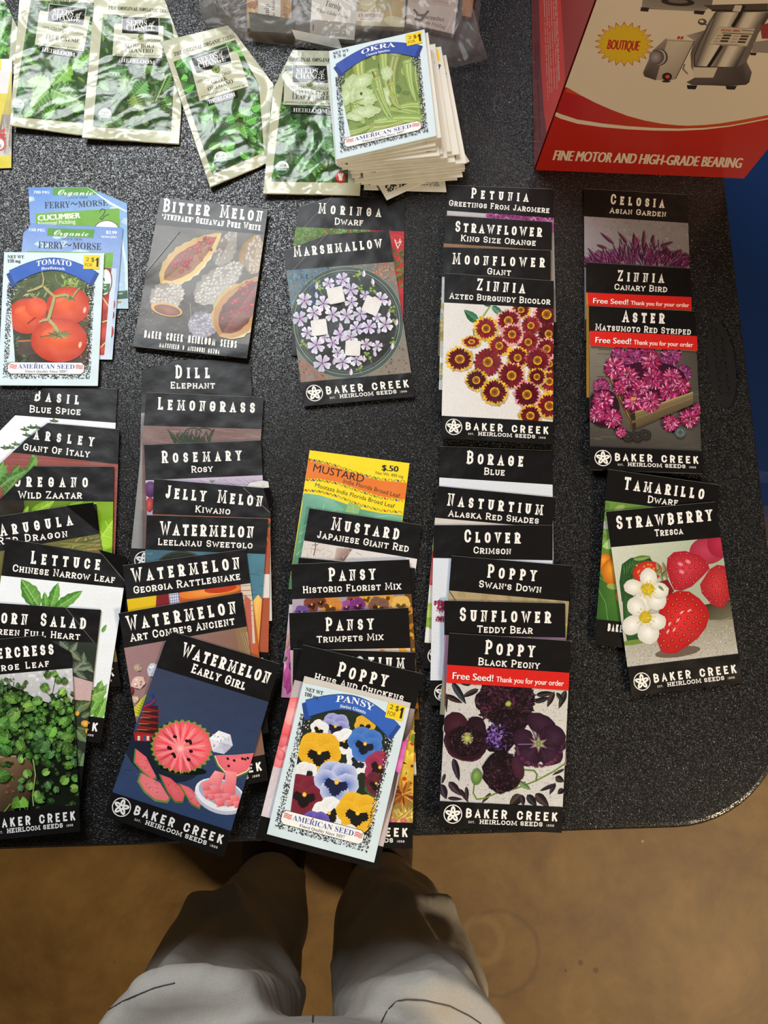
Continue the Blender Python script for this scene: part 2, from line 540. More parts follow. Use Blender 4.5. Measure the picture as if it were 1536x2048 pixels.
def start(name, q, outline, t, label, cat, group, body_col, body_mat, crop, bodyname='envelope', amax=.10, slack=.0004):
    """the paper body of a packet: a thin closed slab with softened rims; returns its printed sheet"""
    p0, n, pts = settle(q, t, amax)
    root = empty(name, tuple(pts.mean(0) - n * t))
    tag(root, label, cat, group)
    S = Sheet(root, p0, n, crop)
    S.labels = {}
    bm = bmesh.new()
    c = np.mean([S.P(p) for p in outline], 0)
    rings = []
    for lift, grow in ((-t, .985), (-t * .55, 1.0), (-t * .15, 1.0), (0, .994)):
        rings.append([bm.verts.new(tuple(c + (S.P(p) - c) * grow + n * lift)) for p in outline])
    k = len(outline)
    for a, b in zip(rings, rings[1:]):
        for i in range(k):
            bm.faces.new((a[i], a[(i + 1) % k], b[(i + 1) % k], b[i]))
    bm.faces.new(rings[-1]); bm.faces.new(rings[0][::-1])
    bmesh.ops.recalc_face_normals(bm, faces=bm.faces)
    me = bpy.data.meshes.new(bodyname)
    bm.to_mesh(me); bm.free()
    ca = me.color_attributes.new('ink', 'FLOAT_COLOR', 'CORNER')
    buf = np.ones((len(me.loops), 4), np.float32)
    buf[:, :3] = lin(srgb(body_col))
    ca.data.foreach_set('color', buf.ravel())
    link_mesh(bodyname, me, body_mat, root)
    S.idx = len(placed)
    placed.append(([p[:2] for p in pts], (p0 + n * slack, n)))
    S.clip = outline
    S.q = q
    return S

# ------------------------------------------------------------------ drawing things that are printed on the packets
def lens(cx, cy, ang, r0, r1, w, n=5):
    a = math.radians(ang)
    ca, sa = math.cos(a), math.sin(a)
    up, dn = [], []
    for i in range(n + 1):
        t = i / n
        x = r0 + (r1 - r0) * t
        h = w / 2 * math.sin(math.pi * (.12 + .82 * t)) ** .7
        up.append((cx + x * ca - h * sa, cy + x * sa + h * ca))
        dn.append((cx + x * ca + h * sa, cy + x * sa - h * ca))
    return up + dn[::-1]
def daisy(S, cx, cy, r, n, cin, cedge, cc, rot=0, inner=.84, sq=1.0, r_=RND):
    for k, (rr, col) in enumerate(((1.0, cedge), (inner, cin))):
        for half in (0, 1):
            S.lv += 1
            for i in range(half, n, 2):
                a = rot + 360 * i / n + r_.uniform(-4, 4)
                p = lens(cx, cy, a, r * .12, r * rr * r_.uniform(.9, 1.04), 2 * math.pi * r * rr / n * 1.15)
                p = [(x, cy + (y - cy) * sq) for x, y in p]
                c2 = jit(col, .07)
                S.raw(p, [mix(c2, '120408', .45) if k and (j < 2 or j > len(p) - 3) else c2 for j in range(len(p))])
    S.ell(cx, cy, r * .33, r * .33 * sq, 0, cc, mid='5a2a0c')
    S.lv += 1
    for i in range(14):
        a = 2 * math.pi * i / 14
        S.ell(cx + r * .29 * math.cos(a), cy + r * .29 * math.sin(a) * sq, r * .065, col=jit('e0a021', .1), n=5, new=False)
def mum(S, cx, cy, r, pal, rings=5, n=24, sq=1.0, r_=RND):
    S.ell(cx, cy, r * .9, r * .9 * sq, 0, mix(pal[0], '100208', .6), n=14)
    for k in range(rings):
        rr = r * (1 - .95 * k / rings)
        for half in (0, 1):
            S.lv += 1
            m = max(8, n - 3 * k)
            for i in range(half, m, 2):
                a = 360 * i / m + r_.uniform(-9, 9) + 13 * k
                c2 = jit(r_.choice(pal), .14)
                p = lens(cx, cy, a, rr * .3, rr * r_.uniform(.85, 1.06), 2 * math.pi * rr / m * .85, 3)
                p = [(x, cy + (y - cy) * sq) for x, y in p]
                S.raw(p, [mix(c2, '20040c', .55), c2, mix(c2, 'ffffff', .12), c2, c2, mix(c2, 'ffffff', .1), c2, mix(c2, '20040c', .55)])
def five(S, cx, cy, r, rot, cin, cout, cc, n=5, width=.95, notch=True, r_=RND):
    for half in range(2):
        S.lv += 1
        for i in range(half, n, 2):
            a = math.radians(rot + 360 * i / n)
            pts = []
            for (t, wd) in ((.08, .06), (.45, .30), (.75, .46), (.95, .42), (1.02, .2), (.93 if notch else 1.04, 0), (1.02, -.2), (.95, -.42), (.75, -.46), (.45, -.30), (.08, -.06)):
                x, y = r * t, r * wd * width
                pts.append((cx + x * math.cos(a) - y * math.sin(a), cy + x * math.sin(a) + y * math.cos(a)))
            m = (cx + r * .6 * math.cos(a), cy + r * .6 * math.sin(a))
            c2 = jit(cout, .05)
            S.fan(m, mix(cin, c2, .45), pts, [cin if j in (0, 10) else mix(cin, c2, .6) if j in (1, 9) else c2 for j in range(11)], new=False)
        S.lv += 1
        for i in range(half, n, 2):
            a = math.radians(rot + 360 * i / n)
            for da in (-.22, 0, .22):
                S.raw(strip([(cx + r * .12 * math.cos(a + da), cy + r * .12 * math.sin(a + da)), (cx + r * .62 * math.cos(a + da), cy + r * .62 * math.sin(a + da))], r * .03)[0], [cin] * 4)
    S.ell(cx, cy, r * .13, col=cc, n=8)
def frill(S, cx, cy, rx, ry, pal, n=160, base='140a10', r_=RND):
    S.ell(cx, cy, rx, ry, 0, base, n=26, wob=.08, mid=mix(base, pal[0], .3))
    for k in range(5):
        S.lv += 1
        for i in range(n // 5):
            a, d = r_.uniform(0, 6.283), math.sqrt(r_.random())
            x, y = cx + rx * d * .96 * math.cos(a), cy + ry * d * .96 * math.sin(a)
            b = math.degrees(a) + r_.uniform(-90, 90)
            L = r_.uniform(.05, .14) * rx
            c2 = jit(r_.choice(pal), .08)
            S.raw(lens(x, y, b, -L, L, L * r_.uniform(.35, .8), 3), [c2, mix(c2, 'c9a0b0', .12), base, base, c2, c2, mix(c2, base, .5), c2])
def speck(S, box, n, s0, s1, cols, r_=RND):
    S.lv += 1
    l0 = S.lv
    for i in range(n):
        S.lv = l0 + (i % 20) * .3
        x, y, s = r_.uniform(box[0], box[2]), r_.uniform(box[1], box[3]), r_.uniform(s0, s1)
        a = r_.uniform(0, 3)
        S.raw([(x + s * math.cos(a + b) * k, y + s * math.sin(a + b)) for b, k in ((0, 1), (1.9, .8), (3.6, 1), (5, .7))], [r_.choice(cols)] * 4)
    S.lv = l0 + 6.5
def blobs(S, box, n, r0, r1, cols, mids=None, wob=.2, r_=RND):
    for i in range(n):
        c2 = jit(r_.choice(cols), .06)
        r = r_.uniform(r0, r1)
        S.ell(r_.uniform(box[0], box[2]), r_.uniform(box[1], box[3]), r, r * r_.uniform(.5, 1), r_.uniform(0, 180), c2, mid=mix(c2, 'ffffff', .12) if mids is None else jit(r_.choice(mids), .05), wob=wob, n=11)
def rect(S, x0, y0, x1, y1, col, cols=None):
    S.poly([(x0, y0), (x1, y0), (x1, y1), (x0, y1)], col, cols)
def leaves(S, box, n, L0, L1, wr, cols, angs=(0, 360), vein=None, serr=0, r_=RND):
    for i in range(n):
        x, y, a, L = r_.uniform(box[0], box[2]), r_.uniform(box[1], box[3]), math.radians(r_.uniform(*angs)), r_.uniform(L0, L1)
        S.leaf(x, y, x + L * math.cos(a), y + L * math.sin(a), L * wr * r_.uniform(.8, 1.2), jit(r_.choice(cols), .08), serr=serr, vein=vein, n=7)
def pansy(S, cx, cy, r, col, face='14100f', edge=None, rot=0, r_=RND):
    edge = edge or mix(col, 'ffffff', .12)
    def at(a, d):
        a = math.radians(a + rot)
        return cx + r * d * math.cos(a), cy + r * d * math.sin(a)
    for (a, d, rr) in ((-128, .42, .60), (-52, .42, .60), (178, .45, .52), (2, .45, .52), (90, .42, .62)):
        x, y = at(a, d)
        S.ell(x, y, r * rr, r * rr * .92, rot, edge, mid=col, wob=.05, n=20)
    for a in (160, 20, 90):
        S.lv += 1
        a2 = math.radians(a + rot)
        pts = [(cx, cy)]
        for k in range(-5, 6):
            b = a2 + k * .125
            d = r * (.66 if k % 2 else .58) * (1.0 if a == 90 else .88) * (1 - .05 * abs(k))
            pts.append((cx + d * math.cos(b), cy + d * math.sin(b)))
        S.raw(pts, [face] * len(pts))
    S.ell(cx, cy, r * .1, r * .11, 0, 'e0a820', mid='f6d860', n=8)

def brand(S, ftr_quad):
    S.quad(ftr_quad)
    W_ = 'f3f0ea'
    S.ring(11, 143.8, 7.2, 7.2, 0, .75, W_)
    S.lv += 1
    for i in range(5):
        a = -90 + 72 * i
        S.raw(lens(11, 143.8, a, .7, 6.4, 3.9, 6), [W_] * 14)
    S.lv += 1
    for i in range(5):
        a = math.radians(-90 + 72 * i)
        S.raw(lens(11 + 3.4 * math.cos(a), 143.8 + 3.4 * math.sin(a), -90 + 72 * i, -1.1, 1.1, .9, 4), [S.band_col] * 10)
    S.slab('BAKER CREEK', 21.3, 145.9, 96.3, 145.9, 7.0, cap=1, t=.21, serif_len=0, aspect=.72, col=W_)
    S.slab('EST.', 24, 150.4, 29.2, 150.4, 1.8, cap=1, t=.2, serif_len=.2, aspect=.7, col='c9c5be')
    S.slab('HEIRLOOM SEEDS', 33, 150.6, 84.3, 150.6, 3.5, cap=1.0, t=.2, serif_len=.35, aspect=1.1, col=W_)
    S.slab('1998', 87.2, 150.4, 93.6, 150.4, 1.9, cap=1, t=.2, serif_len=.2, aspect=.8, col='c9c5be')

BLK = '131111'
def bc(cr, label, q, hdr, texts, art, outline=None, group=None, ftr=.865, logo=True, t=.0011, mat=None, pmat=None, worn=True, amax=.10, folds=(), creases=()):
    x0, y0, k = cr
    px = lambda p: (p[0] / k + x0, p[1] / k + y0)
    Q = [px(p) for p in q]
    if len(Q) == 2:
        Q += list(drop(*Q))
    O = [px(p) for p in outline] if outline else Q
    S = start('seed_packet', Q, O, t, label, 'seed packet', group, BLK, mat or M_GLOSS, cr, amax=amax)
    S.band_col = BLK
    a, b = px(hdr[0]), px(hdr[1])
    top = ((Q[0][0] + Q[1][0]) / 2, (Q[0][1] + Q[1][1]) / 2)
    bot = ((Q[2][0] + Q[3][0]) / 2, (Q[2][1] + Q[3][1]) / 2)
    if isinstance(ftr, float):
        fl = lambda A_, B_: (A_[0] + (B_[0] - A_[0]) * ftr, A_[1] + (B_[1] - A_[1]) * ftr)
        c, d = fl(Q[0], Q[3]), fl(Q[1], Q[2])
    else:
        c, d = px(ftr[0]), px(ftr[1])
    ww = [(0, 0, 0)] * 40
    band, _ = clip_half(O, ww, a, b, top)
    pic, _ = clip_half(O, ww, a, b, bot)
    pic, _ = clip_half(pic, ww[:len(pic)] + ww, c, d, top)
    foot, _ = clip_half(O, ww, c, d, bot)
    idt = lambda x, y: (x, y)
    T0 = S.T
    S.part('title_band', mat or M_GLOSS)
    S.T = idt
    S.poly(band, BLK)
    if worn:
        S.line([O[0], O[1]], .7, '8f8a84')
    S.T = T0
    for tx in texts:
        if tx[0] == 'T': S.slab(*tx[1:], t=.195, aspect=.56, serif_len=.2)
        else: S.slab(*tx[1:], cap=1.25, t=.2, aspect=.9, serif_len=.24)
    for l in creases: S.line(l, 2.2, '8a8682')
    if folds:
        S.part('folded_corner', mat or M_GLOSS)
        for f in folds:                     # a corner of the paper bent up along its crease
            i = len(S.cur[0])
            S.lv += 2
            for (x, y, up) in f: S.cur[0].append((*S.T(x, y), S.lv + up / EPS))
            S.cur[1].append(tuple(range(i, i + len(f))))
            S.cur[2] += [srgb(BLK)] * len(f)
    S.part('picture', pmat or M_PHOTO)
    S.T = idt
    S.clip = pic
    S.poly(pic, '888888')
    S.T = T0
    art(S)
    S.part('brand_band', mat or M_GLOSS)
    S.T = idt
    S.clip = O
    S.poly(foot, BLK)
    if logo is True: brand(S, Q)
    elif logo:
        S.T = T0
        logo(S)
    S.finish()
    return S

# ------------------------------------------------------------------ the room: floor and folding table
def box_bm(bm, x0, x1, y0, y1, z0, z1):
    v = [bm.verts.new((x, y, z)) for z in (z0, z1) for (x, y) in ((x0, y0), (x1, y0), (x1, y1), (x0, y1))]
    for f in ((3, 2, 1, 0), (4, 5, 6, 7), (0, 1, 5, 4), (1, 2, 6, 5), (2, 3, 7, 6), (3, 0, 4, 7)):
        bm.faces.new([v[i] for i in f])

def floor_mat():
    m, nt, b = new_mat('stained_concrete')
    tc = N(nt, 'ShaderNodeTexCoord')
    n1 = N(nt, 'ShaderNodeTexNoise', Scale=7.0, Detail=10.0, Roughness=.66, Distortion=.5)
    n2 = N(nt, 'ShaderNodeTexNoise', Scale=26.0, Detail=5.0)
    v = N(nt, 'ShaderNodeTexVoronoi', Scale=9.0)
    for n in (n1, n2, v): nt.links.new(tc.outputs['Object'], n.inputs['Vector'])
    cr = N(nt, 'ShaderNodeValToRGB')
    e = cr.color_ramp.elements
    e[0].position, e[0].color = .3, (.165, .090, .024, 1)
    e[1].position, e[1].color = .7, (.33, .195, .060, 1)
    nt.links.new(n1.outputs['Fac'], cr.inputs[0])
    mx = N(nt, 'ShaderNodeMix', data_type='RGBA', blend_type='MULTIPLY')
    mx.inputs[0].default_value = .5
    cr2 = N(nt, 'ShaderNodeValToRGB')
    cr2.color_ramp.elements[0].position, cr2.color_ramp.elements[0].color = .3, (.72, .70, .66, 1)
    cr2.color_ramp.elements[1].position, cr2.color_ramp.elements[1].color = .7, (1.1, 1.1, 1.1, 1)
    nt.links.new(n2.outputs['Fac'], cr2.inputs[0])
    nt.links.new(cr.outputs[0], mx.inputs[6]); nt.links.new(cr2.outputs[0], mx.inputs[7])
    dk = N(nt, 'ShaderNodeMix', data_type='RGBA')
    dots = N(nt, 'ShaderNodeValToRGB')
    dots.color_ramp.elements[0].position, dots.color_ramp.elements[0].color = .02, (.7, .7, .7, 1)
    dots.color_ramp.elements[1].position, dots.color_ramp.elements[1].color = .032, (0, 0, 0, 1)
    nt.links.new(v.outputs['Distance'], dots.inputs[0])
    nt.links.new(dots.outputs[0], dk.inputs[0])
    nt.links.new(mx.outputs[2], dk.inputs[6])
    dk.inputs[7].default_value = (.055, .028, .012, 1)
    col = dk.outputs[2]
    sp = N(nt, 'ShaderNodeSeparateXYZ')
    nt.links.new(tc.outputs['Object'], sp.inputs[0])
    def mark(px, py, r0, r1, soft, c, amt):     # round stains and a ring scuffed into the concrete
        nonlocal col
        q = un(px, py, 0)
        vd = N(nt, 'ShaderNodeVectorMath', operation='DISTANCE')
        wob = N(nt, 'ShaderNodeTexNoise', Scale=14.0, Detail=3.0)
        nt.links.new(tc.outputs['Object'], wob.inputs['Vector'])
        wm = N(nt, 'ShaderNodeVectorMath', operation='SCALE')
        wm.inputs['Scale'].default_value = .25 * max(r1, .02)
        ws = N(nt, 'ShaderNodeVectorMath', operation='ADD')
        nt.links.new(wob.outputs['Color'], wm.inputs[0]); nt.links.new(wm.outputs[0], ws.inputs[0]); nt.links.new(tc.outputs['Object'], ws.inputs[1])
        nt.links.new(ws.outputs[0], vd.inputs[0])
        o_ = .125 * max(r1, .02)
        vd.inputs[1].default_value = (q[0] + o_, q[1] + o_, o_)
        a = N(nt, 'ShaderNodeMapRange'); a.interpolation_type = 'SMOOTHSTEP'
        a.inputs[1].default_value, a.inputs[2].default_value, a.inputs[3].default_value, a.inputs[4].default_value = r1, r1 + soft, amt, 0
        nt.links.new(vd.outputs['Value'], a.inputs[0])
        fac = a.outputs[0]
        if r0 > 0:
            i_ = N(nt, 'ShaderNodeMapRange'); i_.interpolation_type = 'SMOOTHSTEP'
            i_.inputs[1].default_value, i_.inputs[2].default_value = r0 - soft, r0
            nt.links.new(vd.outputs['Value'], i_.inputs[0])
            mm = N(nt, 'ShaderNodeMath', operation='MULTIPLY')
            nt.links.new(fac, mm.inputs[0]); nt.links.new(i_.outputs[0], mm.inputs[1])
            fac = mm.outputs[0]
        m2 = N(nt, 'ShaderNodeMix', data_type='RGBA')
        nt.links.new(fac, m2.inputs[0]); nt.links.new(col, m2.inputs[6])
        m2.inputs[7].default_value = (*c, 1)
        col = m2.outputs[2]
    mark(1161, 1925, 0, .003, .003, (.10, .028, .012), .7)
    mark(1192, 1942, 0, .003, .003, (.10, .028, .012), .7)
    mark(1000, 1905, .062, .0635, .005, (.10, .055, .02), .38)
    mark(965, 1880, .03, .034, .008, (.36, .24, .10), .35)
    mark(1285, 1683, 0, .002, .001, (.5, .4, .3), .8)
    nt.links.new(col, b.inputs['Base Color'])
    b.inputs['Roughness'].default_value = .55
    bump(nt, b, n2.outputs['Fac'], .3, .002)
    return m
bm = bmesh.new()
box_bm(bm, -3.2, 3.2, -3.2, 3.6, -.08, 0)
fl = from_bm('floor', bm, floor_mat())
fl['kind'] = 'structure'

def plastic(name, col, rough, cell=0, strength=0.0, spec=.5):
    m, nt, b = new_mat(name)
    b.inputs['Base Color'].default_value = (*col, 1)
    b.inputs['Roughness'].default_value = rough
    b.inputs['Specular IOR Level'].default_value = spec
    if cell:
        tc = N(nt, 'ShaderNodeTexCoord')
        n0 = N(nt, 'ShaderNodeTexNoise', Scale=cell * .5, Detail=1.0)
        v = N(nt, 'ShaderNodeTexNoise', Scale=cell, Detail=1.6, Roughness=.45, Distortion=.9)
        nt.links.new(tc.outputs['Object'], v.inputs['Vector'])
        nt.links.new(tc.outputs['Object'], n0.inputs['Vector'])
        mr = N(nt, 'ShaderNodeMapRange')
        mr.interpolation_type = 'SMOOTHSTEP'
        mr.inputs[1].default_value, mr.inputs[2].default_value = .40, .62
        nt.links.new(v.outputs['Fac'], mr.inputs[0])
        bump(nt, b, mr.outputs[0], strength, .00042)
    return m
M_TABLE = plastic('pebbled_black_plastic', (.007, .0068, .007), .25, 640, 1.0, spec=.52)
M_SMOOTH = plastic('smooth_black_plastic', (.013, .013, .013), .38)
M_STEEL = plastic('grey_steel_tube', (.22, .22, .23), .4)

def arc_pts(cx, cy, r, a0, a1, n):
    return [(cx + r * math.cos(math.radians(a0 + (a1 - a0) * i / n)), cy + r * math.sin(math.radians(a0 + (a1 - a0) * i / n))) for i in range(n + 1)]
XL, YB, RC = -.895, .80, .095
def table_outline(g=0.0):
    r = RC + g
    return (arc_pts(XR - RC, YF + RC, r, -90, 0, 14) + arc_pts(XR - RC, YB - RC, r, 0, 90, 10) + arc_pts(XL + RC, YB - RC, r, 90, 180, 10) + arc_pts(XL + RC, YF + RC, r, 180, 270, 10))
table = empty('folding_table', (-.28, .33, 0))
tag(table, 'black plastic folding table with pebbled top that carries the seed packets', 'table')
to = Vector(table.location)
bm = bmesh.new()
OV = [un(1380 + x / 3.103, 300 + y / 3.103, TZ) for x, y in ((165, 1045), (290, 1330), (240, 1610), (103, 1300))]
ovc = (OV[0] + OV[2]) / 2
ovl = np.linalg.norm((OV[0] - OV[2])[:2]) / 2
ovw = np.linalg.norm((OV[1] - OV[3])[:2]) / 2
ova = math.atan2(*(OV[0] - OV[2])[:2][::-1])
def oval(k, z, kw=None):
    kw = kw or k
    out = []
    for i in range(40):
        a = 2 * math.pi * i / 40
        x, y = ovl * k * math.cos(a), ovw * kw * math.sin(a)
        out.append(bm.verts.new((ovc[0] + x * math.cos(ova) - y * math.sin(ova) - to.x, ovc[1] + x * math.sin(ova) + y * math.cos(ova) - to.y, z)))
    return out
lip = ((0, TZ), (.0025, TZ - .0006), (.0042, TZ - .0025), (.0045, TZ - .009), (.0032, TZ - .010), (.0032, TZ - .0115), (.0045, TZ - .0125), (.0045, TZ - .026), (.002, TZ - .032), (-.012, TZ - .034))
loops = []
for g, z in lip:
    loops.append([bm.verts.new((x - to.x, y - to.y, z)) for x, y in table_outline(g - .0045)])
k = len(loops[0])
for a, b in zip(loops, loops[1:]):
    for i in range(k): bm.faces.new((a[i], b[i], b[(i + 1) % k], a[(i + 1) % k]))
bm.faces.new(loops[-1])
o1, o2 = oval(1, TZ), oval(.965, TZ - .0016, .92)
for i in range(40): bm.faces.new((o1[i], o1[(i + 1) % 40], o2[(i + 1) % 40], o2[i]))
edges = [bm.edges.get((l[i], l[(i + 1) % len(l)])) for l in (loops[0], o1) for i in range(len(l))]
bmesh.ops.triangle_fill(bm, use_beauty=True, use_dissolve=False, edges=[e for e in edges if e])
top = from_bm('table_top', bm, M_TABLE, table)
bm = bmesh.new()
f = bm.faces.new(oval(.967, TZ - .0016, .925))
plate = from_bm('maker_oval', bm, M_SMOOTH, table)
if plate.data.polygons[0].normal.z < 0: plate.data.flip_normals()
plate['label'] = 'smooth sunken oval with raised lettering'
# raised letters in the oval, read from the right-hand side of the table
bm = bmesh.new()
ux, uy = math.cos(ova), math.sin(ova)
vx, vy = -uy, ux
def solid_ribbon(pts, wd, z0, z1):
    for q in strip(pts, wd):
        lo = [bm.verts.new((x - to.x, y - to.y, z0)) for x, y in q]
        hi = [bm.verts.new((x - to.x, y - to.y, z1)) for x, y in q]
        bm.faces.new(hi)
        for i in range(4): bm.faces.new((lo[i], lo[(i + 1) % 4], hi[(i + 1) % 4], hi[i]))
for j, ch in enumerate('COSCO'):
    for st in G[ch][0]:
        w_, h_ = ovl * .19, ovw * .72
        pts = []
        for (gx, gy) in st:
            a_ = (-.66 + j * .27) * ovl + gx * w_
            b_ = -h_ / 2 + gy * h_
            pts.append((ovc[0] + ux * a_ + vx * b_, ovc[1] + uy * a_ + vy * b_))
        solid_ribbon(pts, .0011, TZ - .0016, TZ - .0007)
rc_ = [(ovc[0] + ux * (.74 * ovl + .0026 * math.cos(a)) + vx * (ovw * .2 + .0026 * math.sin(a)), ovc[1] + uy * (.74 * ovl + .0026 * math.cos(a)) + vy * (ovw * .2 + .0026 * math.sin(a))) for a in [2 * math.pi * i / 16 for i in range(17)]]
solid_ribbon(rc_, .0006, TZ - .0016, TZ - .0008)
from_bm('raised_lettering', bm, M_SMOOTH, plate)
def tube(bm, pts, r, n=10):
    prev = None
    for i, p in enumerate(pts):
        d = Vector(pts[min(i + 1, len(pts) - 1)]) - Vector(pts[max(i - 1, 0)])
        qd = d.to_track_quat('Z', 'Y')
        ring = [bm.verts.new(Vector(p) + qd @ Vector((r * math.cos(2 * math.pi * j / n), r * math.sin(2 * math.pi * j / n), 0))) for j in range(n)]
        if prev:
            for j in range(n): bm.faces.new((prev[j], prev[(j + 1) % n], ring[(j + 1) % n], ring[j]))
        else: bm.faces.new(ring[::-1])
        prev = ring
    bm.faces.new(prev)
for x in (-.80, .235):
    bm = bmesh.new()
    for y in (.03, .62):
        tube(bm, [(x - to.x, y - to.y, TZ - .033), (x - to.x, y - to.y, .02), (x - to.x, y - to.y, 0)], .014)
    tube(bm, [(x - to.x, .03 - to.y, .10), (x - to.x, .62 - to.y, .10)], .011)
    from_bm('leg', bm, M_STEEL, table, True)

# ------------------------------------------------------------------ black seed packets, column by column (lowest of each overlap first)
CA, CB, CC_, CD_, CE, CF = (0, 0, 2.954), (320, 0, 2.477), (1020, 0, 2.977), (0, 360, 2.743), (0, 740, 2.743), (0, 1180, 2.743)
CG, CH, CI, CJ, CK = (540, 360, 4.267), (860, 360, 3.793), (1140, 360, 3.414), (500, 880, 4.042), (500, 1260, 4.042)
CL, CM, CN, CS, CW, CZ = (840, 880, 4.518), (820, 1240, 4.267), (1160, 900, 3.939), (640, 60, 4.8), (0, 1180, 3.938), (0, 0, 5.69)
T_ = 'T'
GR = ['2f5a1e', '3f7326', '4d8a2c', '28491a', '5f9a38']

# --- column of herbs at the left edge
g = 'black seed packets overlapping at the left edge'
def art_basil(S):
    rect(S, -200, 230, 700, 1300, 'e9ebf2')
    S.line([(300, 275), (200, 330), (120, 400), (20, 440)], 3, '5a6a48')
    for (x, y) in ((300, 282), (175, 318), (140, 330), (205, 318), (90, 410), (30, 430), (60, 428), (150, 360)):
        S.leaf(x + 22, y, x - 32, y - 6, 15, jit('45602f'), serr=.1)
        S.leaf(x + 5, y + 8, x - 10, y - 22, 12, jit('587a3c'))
bc(CE, 'black seed packet titled Basil Blue Spice with a cut corner, topmost at the left edge', [(0, 42), (645, 105)], ((75, 248), (632, 290)),
   [(T_, 'BASIL', 188, 168, 432, 190, 50), ('s', 'BLUE SPICE', 160, 232, 442, 248, 31)], art_basil,
   outline=[(265, 70), (645, 105), (590, 1110), (-100, 1050), (-60, 395), (200, 130)], group=g)
def art_parsley(S):
    rect(S, -200, 430, 700, 1400, '8f4f48')
    for i in range(40): S.line([(-50, 450 + i * 9), (300, 462 + i * 9), (660, 490 + i * 9)], 2.2, jit('7d403b', .12))
    for (x, y, x1, y1, w) in ((-40, 640, 40, 520, 70), (0, 640, 95, 560, 60), (40, 600, 170, 540, 60), (195, 530, 175, 455, 40), (150, 560, 200, 470, 36), (-30, 600, 20, 500, 60), (20, 690, 90, 600, 60), (70, 560, 110, 520, 30)):
        S.leaf(x, y, x1, y1, w, jit('5c8a3c'), serr=.25, vein='86ad5e')
bc(CE, 'black seed packet titled Parsley Giant of Italy, reddish picture with green leaves', [(0, 235), (655, 325)], ((65, 452), (638, 516)),
   [(T_, 'PARSLEY', 118, 372, 512, 420, 50), ('s', 'GIANT OF ITALY', 126, 440, 490, 480, 31)], art_parsley,
   outline=[(262, 290), (655, 325), (620, 1300), (-100, 1260), (-60, 570), (150, 375)], group=g)
def art_oregano(S):
    rect(S, -200, 700, 700, 1500, '7fae1c', ['1e2610', '86b01e', '86b52a', '24300e'])
    S.poly([(-50, 700), (130, 700), (140, 820), (-50, 900)], '241d12')
    for (x, y, x1, y1, w) in ((170, 790, 300, 715, 60), (130, 800, 155, 745, 26), (420, 760, 530, 730, 60), (500, 990, 640, 800, 160), (380, 740, 470, 715, 30)):
        S.leaf(x, y, x1, y1, w, jit('8fc22a', .04), dark='6f9e1e', vein='b5d860')
bc(CE, 'black seed packet titled Oregano Wild Zaatar with a bright lime green picture', [(-30, 525), (625, 530)], ((0, 714), (620, 723)),
   [(T_, 'OREGANO', 78, 640, 482, 644, 54), ('s', 'WILD ZAATAR', 100, 705, 450, 706, 33)], art_oregano,
   outline=[(185, 527), (625, 530), (605, 1530), (-60, 1520), (-60, 765), (0, 708)], group=g)
def art_arugula(S):
    rect(S, -200, 880, 800, 1900, '6b6434')
    for i in range(18): S.leaf(RND.uniform(300, 520), RND.uniform(930, 1000), RND.uniform(400, 600), RND.uniform(900, 980), 18, jit('857c40', .1))
bc(CE, 'black seed packet titled Arugula tilted to the left with its right corner creased', [(-125, 830), (527, 735), (663, 1735), (-40, 1790)], ((-20, 998), (550, 898)),
   [(T_, 'ARUGULA', 5, 912, 400, 850, 55), ('s', 'RED DRAGON', -10, 960, 372, 916, 33)],
   lambda S: art_arugula(S), outline=[(-125, 822), (365, 745), (527, 735), (545, 890), (663, 1735), (-40, 1790)], group=g, folds=[[(365, 745, 0), (527, 735, .006), (545, 890, 0)]])
def art_lettuce(S):
    rect(S, -200, 1000, 900, 2700, 'e6eaee')
    for (x, y, x1, y1, w) in ((215, 1300, 115, 1145, 95), (275, 1310, 320, 1165, 60), (300, 1310, 455, 1210, 62), (180, 1290, 122, 1190, 30), (560, 1440, 585, 1395, 20), (250, 1320, 245, 1215, 40)):
        S.leaf(x, y, x1, y1, w, jit('5f9a3a', .03), dark='3f7a28', serr=.08, vein='9cc878')
    for (x, y, x1, y1) in ((480, 1900, 590, 1720), (500, 1990, 585, 1790), (520, 1820, 560, 1700), (470, 1800, 585, 1755)):
        S.leaf(x, y, x1, y1, 60, jit('6fa043'), serr=.15, vein='b5d090')
bc(CE, 'black seed packet titled Lettuce Chinese Narrow Leaf, white picture with pointed green leaves', [(35, 925), (705, 1030), (550, 2047), (-110, 1960)], ((5, 1128), (687, 1197)),
   [(T_, 'LETTUCE', 167, 1062, 548, 1098, 58), ('s', 'CHINESE NARROW LEAF', 68, 1105, 630, 1170, 32)], art_lettuce, group=g, folds=[[(540, 985, 0), (705, 1030, .004), (688, 1160, 0)]], creases=[[(540, 985), (686, 1160)]])
